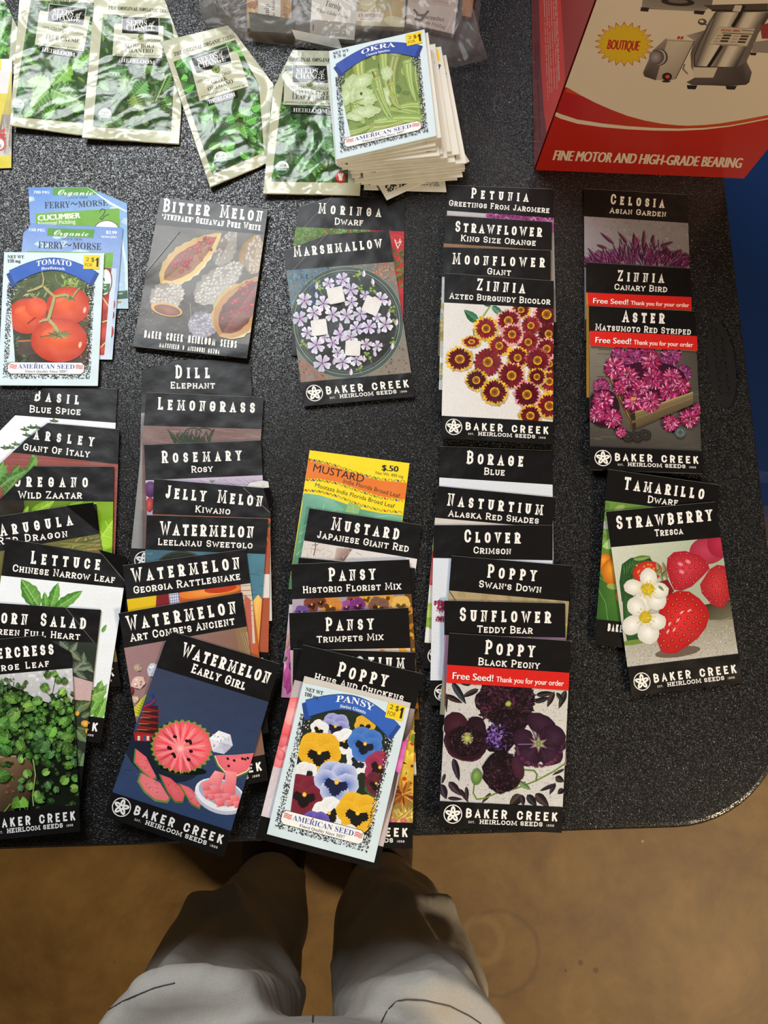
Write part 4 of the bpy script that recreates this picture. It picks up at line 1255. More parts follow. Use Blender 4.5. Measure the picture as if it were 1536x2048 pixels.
def art_marsh(S):
    rect(S, 100, 650, 1300, 1750, '6e675e', ['4a6a78', '80786c', '8a7c6e', '84786c'])
    speck(S, (120, 690, 1240, 1730), 900, 5, 16, ['7c7268', '8a7a6c', '5c564f', '96826e', '6a6a66'])
    speck(S, (130, 740, 560, 1080), 260, 5, 18, ['3f6a88', '4a7894', '36586e', '5a8aa0'])
    speck(S, (880, 700, 1130, 860), 120, 5, 14, ['b5785a', 'a8684a', 'c08a6a']); speck(S, (240, 1540, 480, 1720), 140, 5, 14, ['b0705a', 'a8604a', '8a6a60'])
    S.ell(655, 1215, 486, 478, 0, '3f4a48', mid='33322f', n=60)
    speck(S, (250, 820, 600, 1160), 200, 6, 20, ['33587a', '2f4f6a', '3f6a8a', '2a3a44'])
    S.ell(700, 1270, 390, 330, 0, '2b2a27', mid='24231f', n=36)
    speck(S, (300, 820, 1040, 1600), 420, 4, 12, ['3a3a36', '2a2a26', '46443e', '33332e'])
    for k, (r, c) in enumerate(((484, '7f9088'), (470, '52605a'), (452, '8a9a8e'), (430, '56605a'))): S.ring(655, 1215, r, r * .985, 0, 9 if k % 2 else 6, c, 60)
    for (x, y) in ((395, 870), (740, 800), (420, 930), (880, 930), (1040, 1100), (1040, 1370), (290, 1390), (840, 1500), (755, 1600), (1060, 1210), (770, 920)):
        S.line([(x, y), (x + 30, y + 60)], 5, '7a9a44')
        for i in range(6): S.ell(x + RND.uniform(-28, 28), y + RND.uniform(-28, 28), 13, 10, 0, jit('6a8a3c', .1), mid='a3b860', n=8)
    for (x, y) in ((800, 800), (880, 870), (395, 905), (400, 985), (1015, 1050), (1010, 1150), (1075, 1215), (610, 1250), (690, 1640), (900, 1480), (925, 1285), (545, 1550), (1040, 1420), (800, 1525)):
        S.leaf(x, y + 28, x + RND.uniform(-15, 15), y - 32, 30, jit('d9cfe2', .04), dark='b09ac0')
    for i, (x, y, r) in enumerate(((620, 850, 66), (500, 885, 56), (690, 940, 70), (295, 1030, 72), (455, 1055, 72), (695, 1045, 62), (945, 1020, 70), (810, 985, 46), (375, 1135, 70), (535, 1150, 72), (655, 1160, 72), (770, 1145, 66), (255, 1185, 72), (320, 1305, 60), (740, 1265, 66), (845, 1255, 68), (985, 1235, 72), (915, 1175, 46),
                      (600, 1320, 66), (685, 1345, 72), (395, 1410, 82), (535, 1390, 58), (820, 1405, 56), (915, 1420, 52), (580, 1475, 56), (445, 1565, 82), (620, 1555, 76), (735, 1535, 64), (465, 1345, 46))):
        five(S, x, y, r * .92, RND.uniform(0, 72), 'b4a6c8', RND.choice(['d8d6e8', 'dedde9', 'e2e2ec', 'cfcce4']), '8a3a70', width=.8)
    for (x, y, r, a) in ((562, 985, 98, -12), (868, 1075, 100, 22), (420, 1260, 96, -8), (707, 1437, 92, 3)):
        S.ell(x + 8, y + 10, r * .75, r * .74, 0, '1c1a18', n=12)
        p = []
        for cx, cy, a0 in ((.58, .58, 0), (-.58, .58, 90), (-.58, -.58, 180), (.58, -.58, 270)):
            for q in arc_pts(cx * r, cy * r, r * .12, a0, a0 + 90, 3):
                c_, s_ = math.cos(math.radians(a)), math.sin(math.radians(a))
                p.append((x + q[0] * c_ - q[1] * s_, y + q[0] * s_ + q[1] * c_))
        S.fan((x, y), 'e4e3e2', p, 'dedcdb')
bc(CG, 'black seed packet titled Marshmallow with pale lilac flowers and white squares on a glass plate', [(95, 505), (1015, 432), (1237, 1850), (290, 1932)], ((128, 772), (1060, 699)),
   [(T_, 'MARSHMALLOW', 205, 657, 958, 578, 76)], art_marsh, outline=[(115, 605), (480, 466), (1015, 432), (1237, 1850), (290, 1932)], ftr=((250, 1730), (1204, 1646)), group=g, t=.0014, creases=[[(480, 466), (135, 830)]])

# --- petunia to zinnia
g = 'black seed packets overlapping in the fourth column from the left'
def art_petunia(S):
    rect(S, 100, 220, 440, 400, 'b6b4b6'); rect(S, 440, 220, 960, 400, '9a4c84')
    for i in range(70): five(S, RND.uniform(440, 930), RND.uniform(240, 330), 22, RND.uniform(0, 72), '6a1f5a', RND.choice(['b85a9a', 'a24a8a', 'd0a0c4', '8a3a74']), '3a1030')
bc(CH, 'black seed packet titled Petunia, topmost of the column ending in red-and-yellow zinnias', [(130, 38), (932, 68)], ((120, 232), (926, 290)),
   [(T_, 'PETUNIA', 310, 138, 745, 166, 64), ('s', 'GREETINGS FROM JAROMERE', 143, 195, 905, 252, 36)], art_petunia, group=g)
def art_straw(S):
    rect(S, 0, 480, 960, 1700, '8a6a50')
    blobs(S, (60, 740, 200, 1100), 40, 14, 34, ['d8a02c', 'c07a20', '5a4a7a', 'e0c060', '7a5a90'])
    rect(S, 60, 980, 130, 1060, 'a9b4c8')
bc(CH, 'black seed packet titled Strawflower King Size Orange', [(115, 268), (926, 318), (905, 1560), (52, 1500)], ((95, 480), (915, 535)),
   [(T_, 'STRAWFLOWER', 190, 392, 848, 432, 68), ('s', 'KING SIZE ORANGE', 232, 463, 802, 500, 38)], art_straw, group=g)
def art_moon(S):
    rect(S, 0, 690, 960, 1900, 'cdd0cc')
    blobs(S, (80, 740, 150, 1800), 40, 12, 30, ['c2b860', 'b9a04a', '8a9a6a', 'd8d8d0'])
bc(CH, 'black seed packet titled Moonflower Giant', [(100, 508), (916, 532), (905, 1800), (62, 1760)], ((92, 735), (918, 765)),
   [(T_, 'MOONFLOWER', 170, 638, 870, 663, 70), ('s', 'GIANT', 433, 715, 613, 727, 40)], art_moon, group=g)
def art_zinnia(S):
    rect(S, 60, 900, 980, 1850, 'dfdcd9', ['dcdad8', 'd3cdc8', 'dcd8d5', 'e0dedd'])
    S.line([(460, 950), (400, 1040), (360, 1110)], 14, '8aa054')
    S.line([(330, 1140), (335, 1200)], 9, '3f7a54')
    S.leaf(365, 1080, 258, 985, 70, '2f6a48', dark='23553a', vein='5a9a74'); S.leaf(470, 955, 560, 1035, 50, '3f7a5a', dark='2c6048', vein='86b09a'); S.leaf(460, 952, 395, 935, 30, '2f5a40')
    M_ = ['6e1420', '5a0f1a', '82202a', '4a0d16']
    Y_, P_ = 'd9ac34', 'd99a9a'
    for (x, y, r, e, sq) in ((690, 985, 78, Y_, .9), (595, 1068, 100, P_, 1), (885, 1020, 112, P_, 1), (765, 1105, 80, 'a05a50', 1), (900, 1168, 90, '7a2a30', 1), (745, 1230, 84, '8a2a34', 1), (525, 1258, 90, Y_, 1), (315, 1228, 78, Y_, .65), (425, 1128, 100, Y_, 1), (622, 1172, 92, P_, 1),
                      (905, 1395, 80, '7a2a30', 1), (885, 1282, 92, P_, 1), (665, 1350, 90, Y_, 1), (815, 1370, 100, 'a04a50', 1), (225, 1360, 112, Y_, .9), (438, 1382, 112, '7a2028', 1), (905, 1530, 90, Y_, 1), (810, 1495, 76, Y_, 1), (350, 1520, 90, Y_, 1), (618, 1485, 108, 'e0a878', 1), (905, 1715, 110, Y_, 1), (735, 1630, 108, 'd98a98', 1), (490, 1610, 110, Y_, 1), (760, 1790, 95, Y_, .95)):
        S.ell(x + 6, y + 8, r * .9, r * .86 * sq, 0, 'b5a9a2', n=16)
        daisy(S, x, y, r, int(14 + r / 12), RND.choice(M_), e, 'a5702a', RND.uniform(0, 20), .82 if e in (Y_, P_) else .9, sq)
bc(CH, 'black seed packet titled Zinnia with burgundy and yellow flowers spread on white', [(112, 705), (940, 765), (930, 2005), (85, 1960)], ((115, 930), (939, 976)),
   [(T_, 'ZINNIA', 352, 836, 718, 861, 74), ('s', 'AZTEC BURGUNDY BICOLOR', 147, 900, 912, 946, 38)], art_zinnia, ftr=((88, 1790), (932, 1836)), group=g, t=.0014)

# --- celosia, zinnia, aster
g = 'black seed packets overlapping beside the right table edge'
RB = 'd4251f'
def red_band(S, pts):
    S.poly(pts, RB)
    (ax, ay), (bx, by), (cx, cy), (dx, dy) = pts
    def at(u, v): return ((ax * (1 - u) + bx * u) * (1 - v) + (dx * (1 - u) + cx * u) * v, (ay * (1 - u) + by * u) * (1 - v) + (dy * (1 - u) + cy * u) * v)
    h = math.hypot(dx - ax, dy - ay)
    k = (cx - dx) * .0016
    S.text('Free Seed!', *at(.055, .80), *at(.385, .80), h * .38, '7a1410', bold=k * 1.6)
    S.text('Free Seed!', *at(.05, .77), *at(.38, .77), h * .38, 'f7f0ec', bold=k)
    S.text('Thank you for your order', *at(.405, .77), *at(.955, .77), h * .30, 'f7f0ec', bold=k * .5)
def art_celosia(S):
    rect(S, 60, 230, 900, 1400, '8e888c', ['9a959c', '8a858c', '6f6868', '7d777c'])
    speck(S, (100, 250, 830, 600), 500, 3, 9, ['a39ea2', '8f8a90', '7f797e', '97929a'])
    pal = ['6a2252', '7c2c62', '5a1c48', '8a4274', '4f1a3c', '94588a']
    for i in range(760):
        x = RND.uniform(110, 830)
        y = 600 - (1 - abs(x - 470) / 400) * RND.uniform(0, 190) * RND.random() ** .5 - RND.uniform(-10, 40)
        a = math.radians(-90 + (x - 470) * .14 + RND.uniform(-28, 28))
        L = RND.uniform(28, 70)
        S.leaf(x, y, x + L * math.cos(a), y + L * math.sin(a), RND.uniform(5, 11), jit(RND.choice(pal), .14), dark='33102a', n=5)
    for (x, y, x1, y1) in ((300, 440, 205, 360), (390, 430, 330, 360), (440, 470, 438, 365), (500, 470, 508, 342), (560, 440, 572, 375), (620, 460, 705, 425), (720, 520, 760, 478), (250, 470, 180, 445), (750, 530, 825, 515), (180, 540, 120, 465)):
        S.leaf(x, y, x1, y1, 20, jit('6f2a58', .06), dark='3f1634', serr=.1)
bc(CI, 'black seed packet titled Celosia Asian Garden with dark pink plumes on grey', [(95, 58), (800, 100)], ((106, 248), (812, 295)),
   [(T_, 'CELOSIA', 276, 165, 642, 191, 58), ('s', 'ASIAN GARDEN', 270, 226, 655, 252, 32)], art_celosia, group=g)
def art_canary(S):
    rect(S, 60, 760, 900, 1700, 'b8862c')
    red_band(S, [(117, 768), (835, 800), (848, 891), (124, 860)])
bc(CI, 'black seed packet titled Zinnia Canary Bird with a red strip', [(110, 560), (822, 603)], ((116, 768), (836, 800)),
   [(T_, 'ZINNIA', 323, 690, 640, 703, 62), ('s', 'CANARY BIRD', 303, 750, 663, 766, 34)], art_canary, group=g)
def art_aster(S):
    S.poly([(128, 1138), (870, 1171), (905, 1870), (130, 1840)], '5d5850', ['7c776b', '4d4842', '4a4540', '3a3632'])
    for i in range(70):
        x, y = RND.uniform(130, 880), RND.uniform(1150, 1850)
        S.line([(x, y), (x + RND.uniform(20, 120), y + RND.uniform(-2, 4))], RND.uniform(2, 6), jit('57524a', .1))
    S.poly([(255, 1335), (290, 1330), (425, 1600), (420, 1712)], '6a5232')
    for k in range(3): S.line([(262 + k * 10, 1345), (405 + k * 10, 1640)], 4, '9a8052' if k % 2 else '3c2c1a')
    pal = ['a0225a', 'b4306c', '86183f', 'c85a8c', '651232', 'd89ab6', '8e1c50', '7a1644']
    dk = ['7a2a5c', '8e3a70', '5a1c48', 'a05a90']
    for (x, y, r) in ((335, 1200, 66), (430, 1240, 64), (440, 1170, 55), (535, 1180, 56), (690, 1195, 78), (640, 1255, 60), (770, 1320, 62), (455, 1290, 66), (215, 1412, 62)): mum(S, x, y, r, dk if x > 600 else pal[:1] + dk, 6, 30)
    S.ell(540, 1360, 250, 120, 0, '3a1428', n=20)
    for (x, y, r) in ((550, 1240, 74), (305, 1285, 84), (395, 1350, 80), (565, 1362, 82), (690, 1352, 72), (340, 1422, 56), (480, 1425, 66), (765, 1412, 60), (672, 1450, 74)): mum(S, x, y, r, pal, 6, 36)
    S.poly([(415, 1600), (835, 1455), (838, 1535), (420, 1712)], '7a6a4c', ['8a7852', '8f8062', '5a4c36', '4f4230'])
    for k in range(7): S.line([(418, 1615 + k * 14), (834, 1468 + k * 11)], 3, jit('665840', .12))
    S.line([(413, 1598), (835, 1452)], 7, 'b59a62')
    S.poly([(412, 1595), (440, 1588), (445, 1640), (416, 1650)], '2f2a24'); S.poly([(420, 1665), (445, 1657), (447, 1700), (422, 1710)], '2f2a24')
    for (x, y, r) in ((430, 1510, 84), (545, 1515, 80)): mum(S, x, y, r, pal, 6, 36)
    S.ell(425, 1498, 14, col='d8902c', n=8)
    S.ell(225, 1560, 110, 130, 0, '2c1220', n=18)
    for (x, y, r) in ((222, 1510, 80), (180, 1602, 62), (288, 1630, 70)): mum(S, x, y, r, pal, 6, 34)
    for (x, y) in ((392, 1755), (455, 1757), (510, 1742)):
        S.ell(x, y, 40, 34, 0, '1f1d1b', mid='33302c', n=18); S.ring(x, y, 30, 25, 0, 3, '4a4640', 18); S.ell(x, y, 9, 8, 0, '45413a', n=4)
    S.ell(748, 1728, 40, 36, 0, '4f5f63', mid='7c8c8e', n=20); S.ring(748, 1728, 32, 29, 0, 4, '2f3c40', 20); S.ell(748, 1728, 17, 15, 0, '5c544a', n=4); S.ring(748, 1728, 18, 16, 0, 4, '2f3c40', 4)
    for (x, y, r) in ((345, 1725, 42), (865, 1570, 44), (682, 1665, 62), (806, 1630, 70)): mum(S, x, y, r, pal, 6, 34)
    red_band(S, [(132, 1035), (861, 1071), (867, 1171), (133, 1138)])
bc(CI, 'black seed packet titled Aster with magenta flowers in a small wooden crate', [(130, 858), (852, 895), (905, 2008), (137, 1980)], ((131, 1035), (861, 1071)),
   [(T_, 'ASTER', 358, 970, 645, 981, 68), ('s', 'MATSUMOTO RED STRIPED', 172, 1026, 825, 1058, 36)], art_aster, ftr=((140, 1825), (897, 1856)), group=g, t=.0014)

# --- tamarillo and strawberry
g = 'pair of black seed packets at the right'
def art_tam(S):
    rect(S, 80, 380, 1150, 1400, '66883c', ['6f9440', '5a7a34', '3f6a2c', '4a7030'])
    blobs(S, (130, 440, 330, 760), 14, 30, 70, ['8aa860', '6a9044', '9ab46a', '5c8038'])
    S.ell(205, 590, 26, 34, 0, 'b0b0a2')
    S.poly([(140, 960), (320, 1100), (340, 1350), (120, 1340)], '44702c', ['33602a', '4f8034', '3f6c2a', '2f5a24'])
    S.line([(140, 1090), (200, 1200), (220, 1340)], 4, '7aa05c'); S.line([(150, 1000), (230, 1060)], 4, '7aa05c')
    for (x, y, rx, ry) in ((195, 880, 62, 66), (270, 960, 100, 110), (330, 1150, 50, 55)): S.ell(x, y, rx, ry, 0, 'b5621a', mid='f0a030', off=(-.2, -.3))
    S.ell(255, 1075, 44, 24, 10, '9aa050')
def foot_tam(S):
    S.slab('BAKER CREEK HEIRLOOM SEEDS', 215, 1425, 1010, 1510, 58, cap=1, t=.17, serif_len=0, aspect=.42, col='ece9e4')
bc(CN, 'black seed packet titled Tamarillo Dwarf, orange fruit showing, tucked under the strawberry packet', [(220, 150), (1100, 275), (980, 1640), (115, 1530)], ((193, 398), (1080, 510)),
   [(T_, 'TAMARILLO', 342, 310, 974, 390, 82), ('s', 'DWARF', 530, 414, 770, 440, 44)], art_tam, logo=foot_tam, ftr=((127, 1332), (1000, 1420)), group=g)
def berry(S, cx, cy, pts, c0, c1, seeds, ss=1.0):
    S.fan((cx, cy), c1, pts, c0)
    S.lv += 1
    xs, ys = [p[0] for p in pts], [p[1] for p in pts]
    def inp(x, y):
        r = False
        for i in range(len(pts)):
            (x1, y1), (x2, y2) = pts[i - 1], pts[i]
            if (y1 > y) != (y2 > y) and x < (x2 - x1) * (y - y1) / (y2 - y1) + x1: r = not r
        return r
    row, y = 0, min(ys) + 20
    while y < max(ys):
        x = min(xs) + (row % 2) * 32 * ss
        while x < max(xs):
            qx, qy = x + RND.uniform(-6, 6), y + RND.uniform(-6, 6)
            ex, ey = cx + (qx - cx) * 1.06, cy + (qy - cy) * 1.06
            if inp(ex, ey):
                S.ell(qx, qy + 2, 13 * ss, 15 * ss, 20, mix(c0, '5a0408', .12), mid=mix(c0, '5a0408', .4), n=10)
                S.ell(qx + 1, qy + 1, 5 * ss, 8 * ss, 20, 'a8602a', mid='e0b064', n=8)
            x += 64 * ss
        row += 1
        y += 46 * ss
def art_straw_b(S):
    rect(S, 200, 640, 1300, 1800, 'cfd2c0', ['d5d8c8', '98a98a', 'a9a59a', 'b5b0a4'])
    S.poly([(900, 690), (1140, 660), (1150, 800), (860, 860)], '86a078', ['b0c0a0', '7a3040', '7a4040', '8aa080'])
    S.poly([(360, 1480), (1000, 1320), (1260, 1280), (1270, 1640), (370, 1740)], 'aca79c', ['a8a496', '8f8a78', '847f6e', 'bdb8ae', 'c2beb6'])
    speck(S, (360, 1380, 1260, 1720), 1500, 1.5, 5, ['d0ccc2', '7d786c', '96907f', 'e4e0d8', '68635a', 'b8b2a4'])
    S.ell(1010, 790, 150, 110, -10, 'a02c40', mid='c0405a', n=22); S.ell(1110, 740, 110, 110, 0, '98203a', mid='b5304a', n=20)
    S.poly([(980, 1220), (1210, 1170), (1230, 1330), (1020, 1340)], '3c3826', ['3a2c20', '4a4430', '77705a', '5c5844'])
    for p in ([(330, 900), (400, 850), (540, 835), (590, 900), (430, 1040), (330, 1200), (310, 1040)], [(330, 1080), (420, 1150), (480, 1500), (380, 1530), (345, 1400)]): S.fan(cen(p), '3f6a34', p, '234a26')
    for i in range(9): S.leaf(360, 1060, 340 + i * 28, 840 + abs(4 - i) * 14, 26, jit('33602f', .06), vein='5a8a50')
    S.leaf(420, 860, 560, 840, 40, '7f9a4a'); S.ell(420, 1515, 110, 20, -8, '6f8a3c', n=14)
    P = [(1020, 940), (1080, 905), (1160, 915), (1185, 1010), (1185, 1160), (1120, 1250), (1040, 1220), (960, 1130), (945, 1060)]
    berry(S, 1080, 1060, P, 'a5202a', 'd23a40', 30, .8)
    S.ell(530, 960, 118, 84, -12, 'b52a22', mid='dc4a34', n=22)
    for i in range(16): S.ell(530 + RND.uniform(-95, 85), 955 + RND.uniform(-60, 50), 9, 8, 0, 'e0903a', n=7)
    for (a, b) in (((600, 880), (660, 1060)), ((590, 960), (700, 1000)), ((650, 880), (690, 1040)), ((580, 990), (640, 930)), ((640, 1000), (690, 940))): S.leaf(*a, *b, 30, jit('8a8a5c', .08))
    P = [(690, 850), (740, 805), (830, 795), (940, 830), (1005, 885), (1020, 935), (960, 1000), (880, 1075), (800, 1110), (740, 1100), (705, 1020), (680, 930)]
    berry(S, 830, 930, P, 'a81c2e', 'd43a4a', 40, .82)
    for (x, y) in ((790, 900), (850, 880), (800, 960)): S.ell(x, y, 26, 16, 30, 'd4566a', mid='eaa0ac', n=10)
    S.poly([(620, 1040), (690, 1020), (740, 1110), (700, 1150), (650, 1130)], '7a1a20')
    P = [(650, 1190), (700, 1140), (770, 1110), (860, 1115), (940, 1170), (1000, 1240), (1018, 1310), (990, 1400), (930, 1480), (850, 1540), (760, 1600), (690, 1605), (640, 1590), (610, 1510), (598, 1400), (620, 1280)]
    S.ell(770, 1590, 180, 40, -8, '6a5a50', n=18)
    berry(S, 790, 1330, P, 'b01a1e', 'e03236', 70, 1.0)
    for (x, y, a) in ((705, 1370, 60), (740, 1415, 60), (770, 1340, 50), (690, 1430, 60), (800, 1280, 40), (860, 1265, 30)): S.ell(x, y, 20, 8, -a, 'e88a94', mid='f6c4c8', n=9)
    def sflower(cx, cy, r, pet):
        for (a, d, rr, el) in pet:
            x, y = cx + r * d * math.cos(math.radians(a)), cy + r * d * math.sin(math.radians(a))
            S.ell(x, y, r * rr, r * rr * el, a, 'cfcdc2', mid='f6f5ef', wob=.05, n=18)
        S.ell(cx, cy, r * .34, r * .32, 0, 'b09a28', mid='d8c23c', wob=.15, n=14)
        for i in range(34):
            a, d = RND.uniform(0, 6.28), r * RND.uniform(.1, .52)
            S.line([(cx, cy), (cx + d * math.cos(a), cy + d * math.sin(a))], 4, jit('d9bc30', .08))
            S.ell(cx + d * math.cos(a), cy + d * math.sin(a), 6, 5, 0, jit('e6cc3a', .08), n=6)
    sflower(530, 1100, 150, ((-85, .62, .52, .9), (190, .75, .52, .8), (110, .75, .58, .95), (50, .72, .56, .95), (5, .62, .5, .9)))
    sflower(515, 1320, 150, ((-130, .72, .56, .85), (150, .78, .6, .85), (80, .8, .62, .95), (20, .62, .5, .9)))
    S.leaf(615, 1070, 660, 1110, 22, '7a9a44'); S.line([(1150, 1330), (1060, 1350), (1180, 1320)], 8, '8f9a70')
bc(CN, 'black seed packet titled Strawberry Tresca with red berries and white blossoms', [(207, 485), (1065, 407), (1280, 1835), (405, 1940)], ((249, 766), (1119, 687)),
   [(T_, 'STRAWBERRY', 290, 626, 1045, 556, 88), ('s', 'TRESCA', 590, 681, 812, 662, 44)], art_straw_b, ftr=((380, 1709), (1243, 1605)), group=g, t=.0014)

# --- third column
g = 'seed packets overlapping in the third column'
def lace(S, box, n, s0=.3, s1=.85):
    speck(S, box, int(n * 1.9), s0, s1, ['16181a', '2a2c2e', '101112', '45484a', 'dfe6ea'])
def plain(cr, q2, label, group, body, t=.0009, ratio=1.3, mat=None, name='seed_packet', outline=None, q4=None, **kw):
    x0, y0, k = cr
    px = lambda p: (p[0] / k + x0, p[1] / k + y0)
    Q = [px(p) for p in q2]
    if len(Q) == 2: Q += list(drop(*Q, ratio=ratio))
    O = [px(p) for p in outline] if outline else Q
    return start(name, Q, O, t, label, 'seed packet', group, body, mat or M_MATTE, cr, **kw), Q

S, Q = plain(CJ, [(482, 82), (1290, 187), (1150, 1330), (310, 1205)], 'yellow seed packet titled Mustard with an orange band and a green leaf picture', g, 'f0d81c')
S.part('picture', M_MPHOTO)
S.poly([(438, 430), (560, 445), (700, 490), (900, 560), (1050, 590), (1235, 608), (1150, 1330), (310, 1205)], '6fa98c', ['6aa58c', '7ab496', '6aa888', '5f9a78', '74b090', '6fac8a', '4a7a54', '4f8a5a'])
S.poly([(425, 440), (650, 470), (760, 560), (690, 640), (420, 700)], '6ba890', ['6ea892', '82baa0', '74ae94', '5f9a80', '5a9478'])
S.poly([(800, 500), (900, 540), (870, 600), (770, 580)], '8fb870')
for p in ([(430, 700), (560, 620), (700, 560)], [(400, 760), (480, 720)], [(390, 830), (460, 790)], [(470, 640), (520, 540)], [(580, 600), (600, 520)], [(370, 940), (440, 860)], [(840, 600), (830, 530)], [(1000, 625), (1120, 610), (1230, 625)]): S.line(p, 5, '9acbb0')
S.part('title_band', M_MATTE)
S.poly([(470, 155), (560, 170), (700, 205), (900, 275), (1050, 315), (1270, 335), (1252, 500), (1050, 465), (880, 410), (700, 350), (560, 325), (448, 325)], 'e2782a')
for dy, p in ((0, [(472, 158), (560, 172), (700, 208), (900, 278), (1050, 316), (1272, 336)]), (0, [(450, 322), (560, 325), (700, 350), (880, 412), (1050, 466), (1252, 494)]), (0, [(440, 405), (560, 415), (700, 452), (880, 520), (1050, 568), (1242, 586)])):
    S.line(p, 22, 'e8d020')
    n = 44
    for layer in (0, 1):
        S.lv += 1
        for i in range(n):
            t = i / n * (len(p) - 1)
            j = int(t)
            x = p[j][0] + (p[j + 1][0] - p[j][0]) * (t - j); y = p[j][1] + (p[j + 1][1] - p[j][1]) * (t - j)
            if layer == 0: S.raw(strip([(x - 9, y - 9 if i % 2 else y + 9), (x + 9, y + 9 if i % 2 else y - 9)], 3.5)[0], ['2a2a18'] * 4)
            elif i % 4 == 1: S.raw([(x - 10, y + 2), (x, y - 10), (x + 10, y + 3), (x, y + 11)], [('c8321e', '2a4a9a', '3a8a34')[i // 4 % 3]] * 4)
S.text('MUSTARD', 508, 252, 915, 344, 62, '2c2018', bold=.6)
S.text('India Florida Broad Leaf', 752, 345, 1208, 468, 34, '3a2814')
S.text('Mostaza India Florida Broad Leaf', 524, 378, 1165, 552, 34, '3a3014')
S.text('$.50', 1066, 245, 1196, 258, 46, '2a2414', bold=3)
S.text('Net Wt. 400 mg', 1014, 275, 1238, 308, 24, '3a3218')
S.finish()
def art_jap(S):
    rect(S, 300, 780, 1450, 2000, 'd9d4d4', ['cfc6c2', 'e2e0e2', 'dcd8d6', 'cfcac6'])
    S.poly([(700, 870), (830, 880), (760, 980), (680, 970)], '9a8078', ['c0aca4', '8a6f66', '7a5f58', 'b8a49c'])
    for i in range(34):
        x, y = RND.uniform(440, 860), RND.uniform(820, 960)
        S.line([(x, y), (x + RND.uniform(-60, 60), y + RND.uniform(10, 40))], RND.uniform(2, 5), jit('b5a49e', .08))
    S.line([(528, 830), (530, 870), (515, 935)], 7, '6a5048'); S.line([(500, 850), (550, 845)], 5, '7a6058')
bc(CJ, 'black seed packet titled Mustard Japanese Giant Red, whitish picture', [(480, 550), (1390, 688)], ((431, 812), (1352, 962)),
   [(T_, 'MUSTARD', 655, 725, 1200, 806, 86), ('s', 'JAPANESE GIANT RED', 538, 790, 1280, 906, 46)], art_jap, group=g)
S, Q = plain(CJ, [(394, 948), (1338, 1036)], 'black seed packet with only its top rim showing between Mustard and Pansy Historic Florist Mix', g, BLK, ratio=1.55, mat=M_GLOSS)
S.part('title_band', M_GLOSS); S.T = lambda x, y: (x, y); S.poly(Q, BLK); S.line([Q[0], Q[1]], .7, '8f8a84')
S.finish()
S, Q = plain(CJ, [(318, 1330), (760, 1330), (700, 2110), (252, 2080)], 'seed packet with pink flower petals peeking out left of Pansy Trumpets Mix', g, 'd8c0c4', mat=M_GLOSS)
S.part('picture', M_PHOTO)
rect(S, 240, 1300, 800, 2120, 'e4d4d6', ['e8dcdc', 'd8c8c8', 'b06a90', 'd88ab4'])
for (x, y, x1, y1, w, c) in ((330, 1560, 285, 1700, 60, 'e0a898'), (320, 1680, 300, 1840, 60, 'e070b4'), (330, 1820, 280, 1980, 80, 'd858a8'), (340, 1980, 270, 1990, 90, 'c84a98'), (350, 1900, 300, 2060, 70, 'b8408a'), (300, 1750, 262, 1800, 30, '3a5a4a'), (345, 1790, 322, 1860, 40, '4a2a7a')):
    S.leaf(x, y, x1, y1, w, c, dark=mix(c, '7a2050', .3))
S.finish()
def art_hist(S):
    rect(S, 300, 1220, 1450, 2700, 'a89aa8', ['b0a4b4', '8a7a8a', '3a2a20', '5a4a3a'])
    rect(S, 1250, 1240, 1450, 2400, '6a4a20')
    blobs(S, (1290, 1380, 1350, 2200), 40, 14, 34, ['c8902a', '6a3a14', 'a86a1e', '33220f'])
    for (x, y, r, c) in ((500, 1330, 70, '6a2c1c'), (420, 1390, 60, '5a3a8a'), (840, 1290, 60, '7a2f1c'), (940, 1280, 60, 'c8902a'), (1090, 1280, 80, 'd08a24'), (780, 1350, 60, '8a3a8a'), (870, 1340, 70, '6a1f6a'), (1040, 1350, 90, '6a4530'), (1220, 1330, 80, 'd8a84a'), (650, 1345, 100, 'c0762a'), (570, 1310, 50, '5a2a14'), (1280, 1380, 40, 'b8782a')):
        pansy(S, x, y, r, c, mix(c, '1a0c06', .6), rot=RND.uniform(-25, 25))
bc(CJ, 'black seed packet titled Pansy Historic Florist Mix, orange and purple flowers below the heading', [(332, 1003), (1288, 965), (1382, 2462), (380, 2490)], ((345, 1288), (1310, 1244)),
   [(T_, 'PANSY', 636, 1143, 1015, 1128, 88), ('s', 'HISTORIC FLORIST MIX', 428, 1240, 1222, 1207, 46)], art_hist, group=g)
def art_trump(S):
    rect(S, 300, 1650, 1450, 2700, 'd8c4b0')
    blobs(S, (1060, 1690, 1345, 2600), 120, 16, 40, ['d8902a', 'c8701e', '8a4a1a', 'e8b050', '3a2a14', 'c84a2a'])
bc(CJ, 'black seed packet titled Pansy Trumpets Mix', [(316, 1398), (1280, 1355), (1356, 2922), (365, 2960)], ((320, 1700), (1300, 1682)),
   [(T_, 'PANSY', 612, 1545, 1000, 1531, 88), ('s', 'TRUMPETS MIX', 540, 1640, 1078, 1616, 44)], art_trump, group=g)
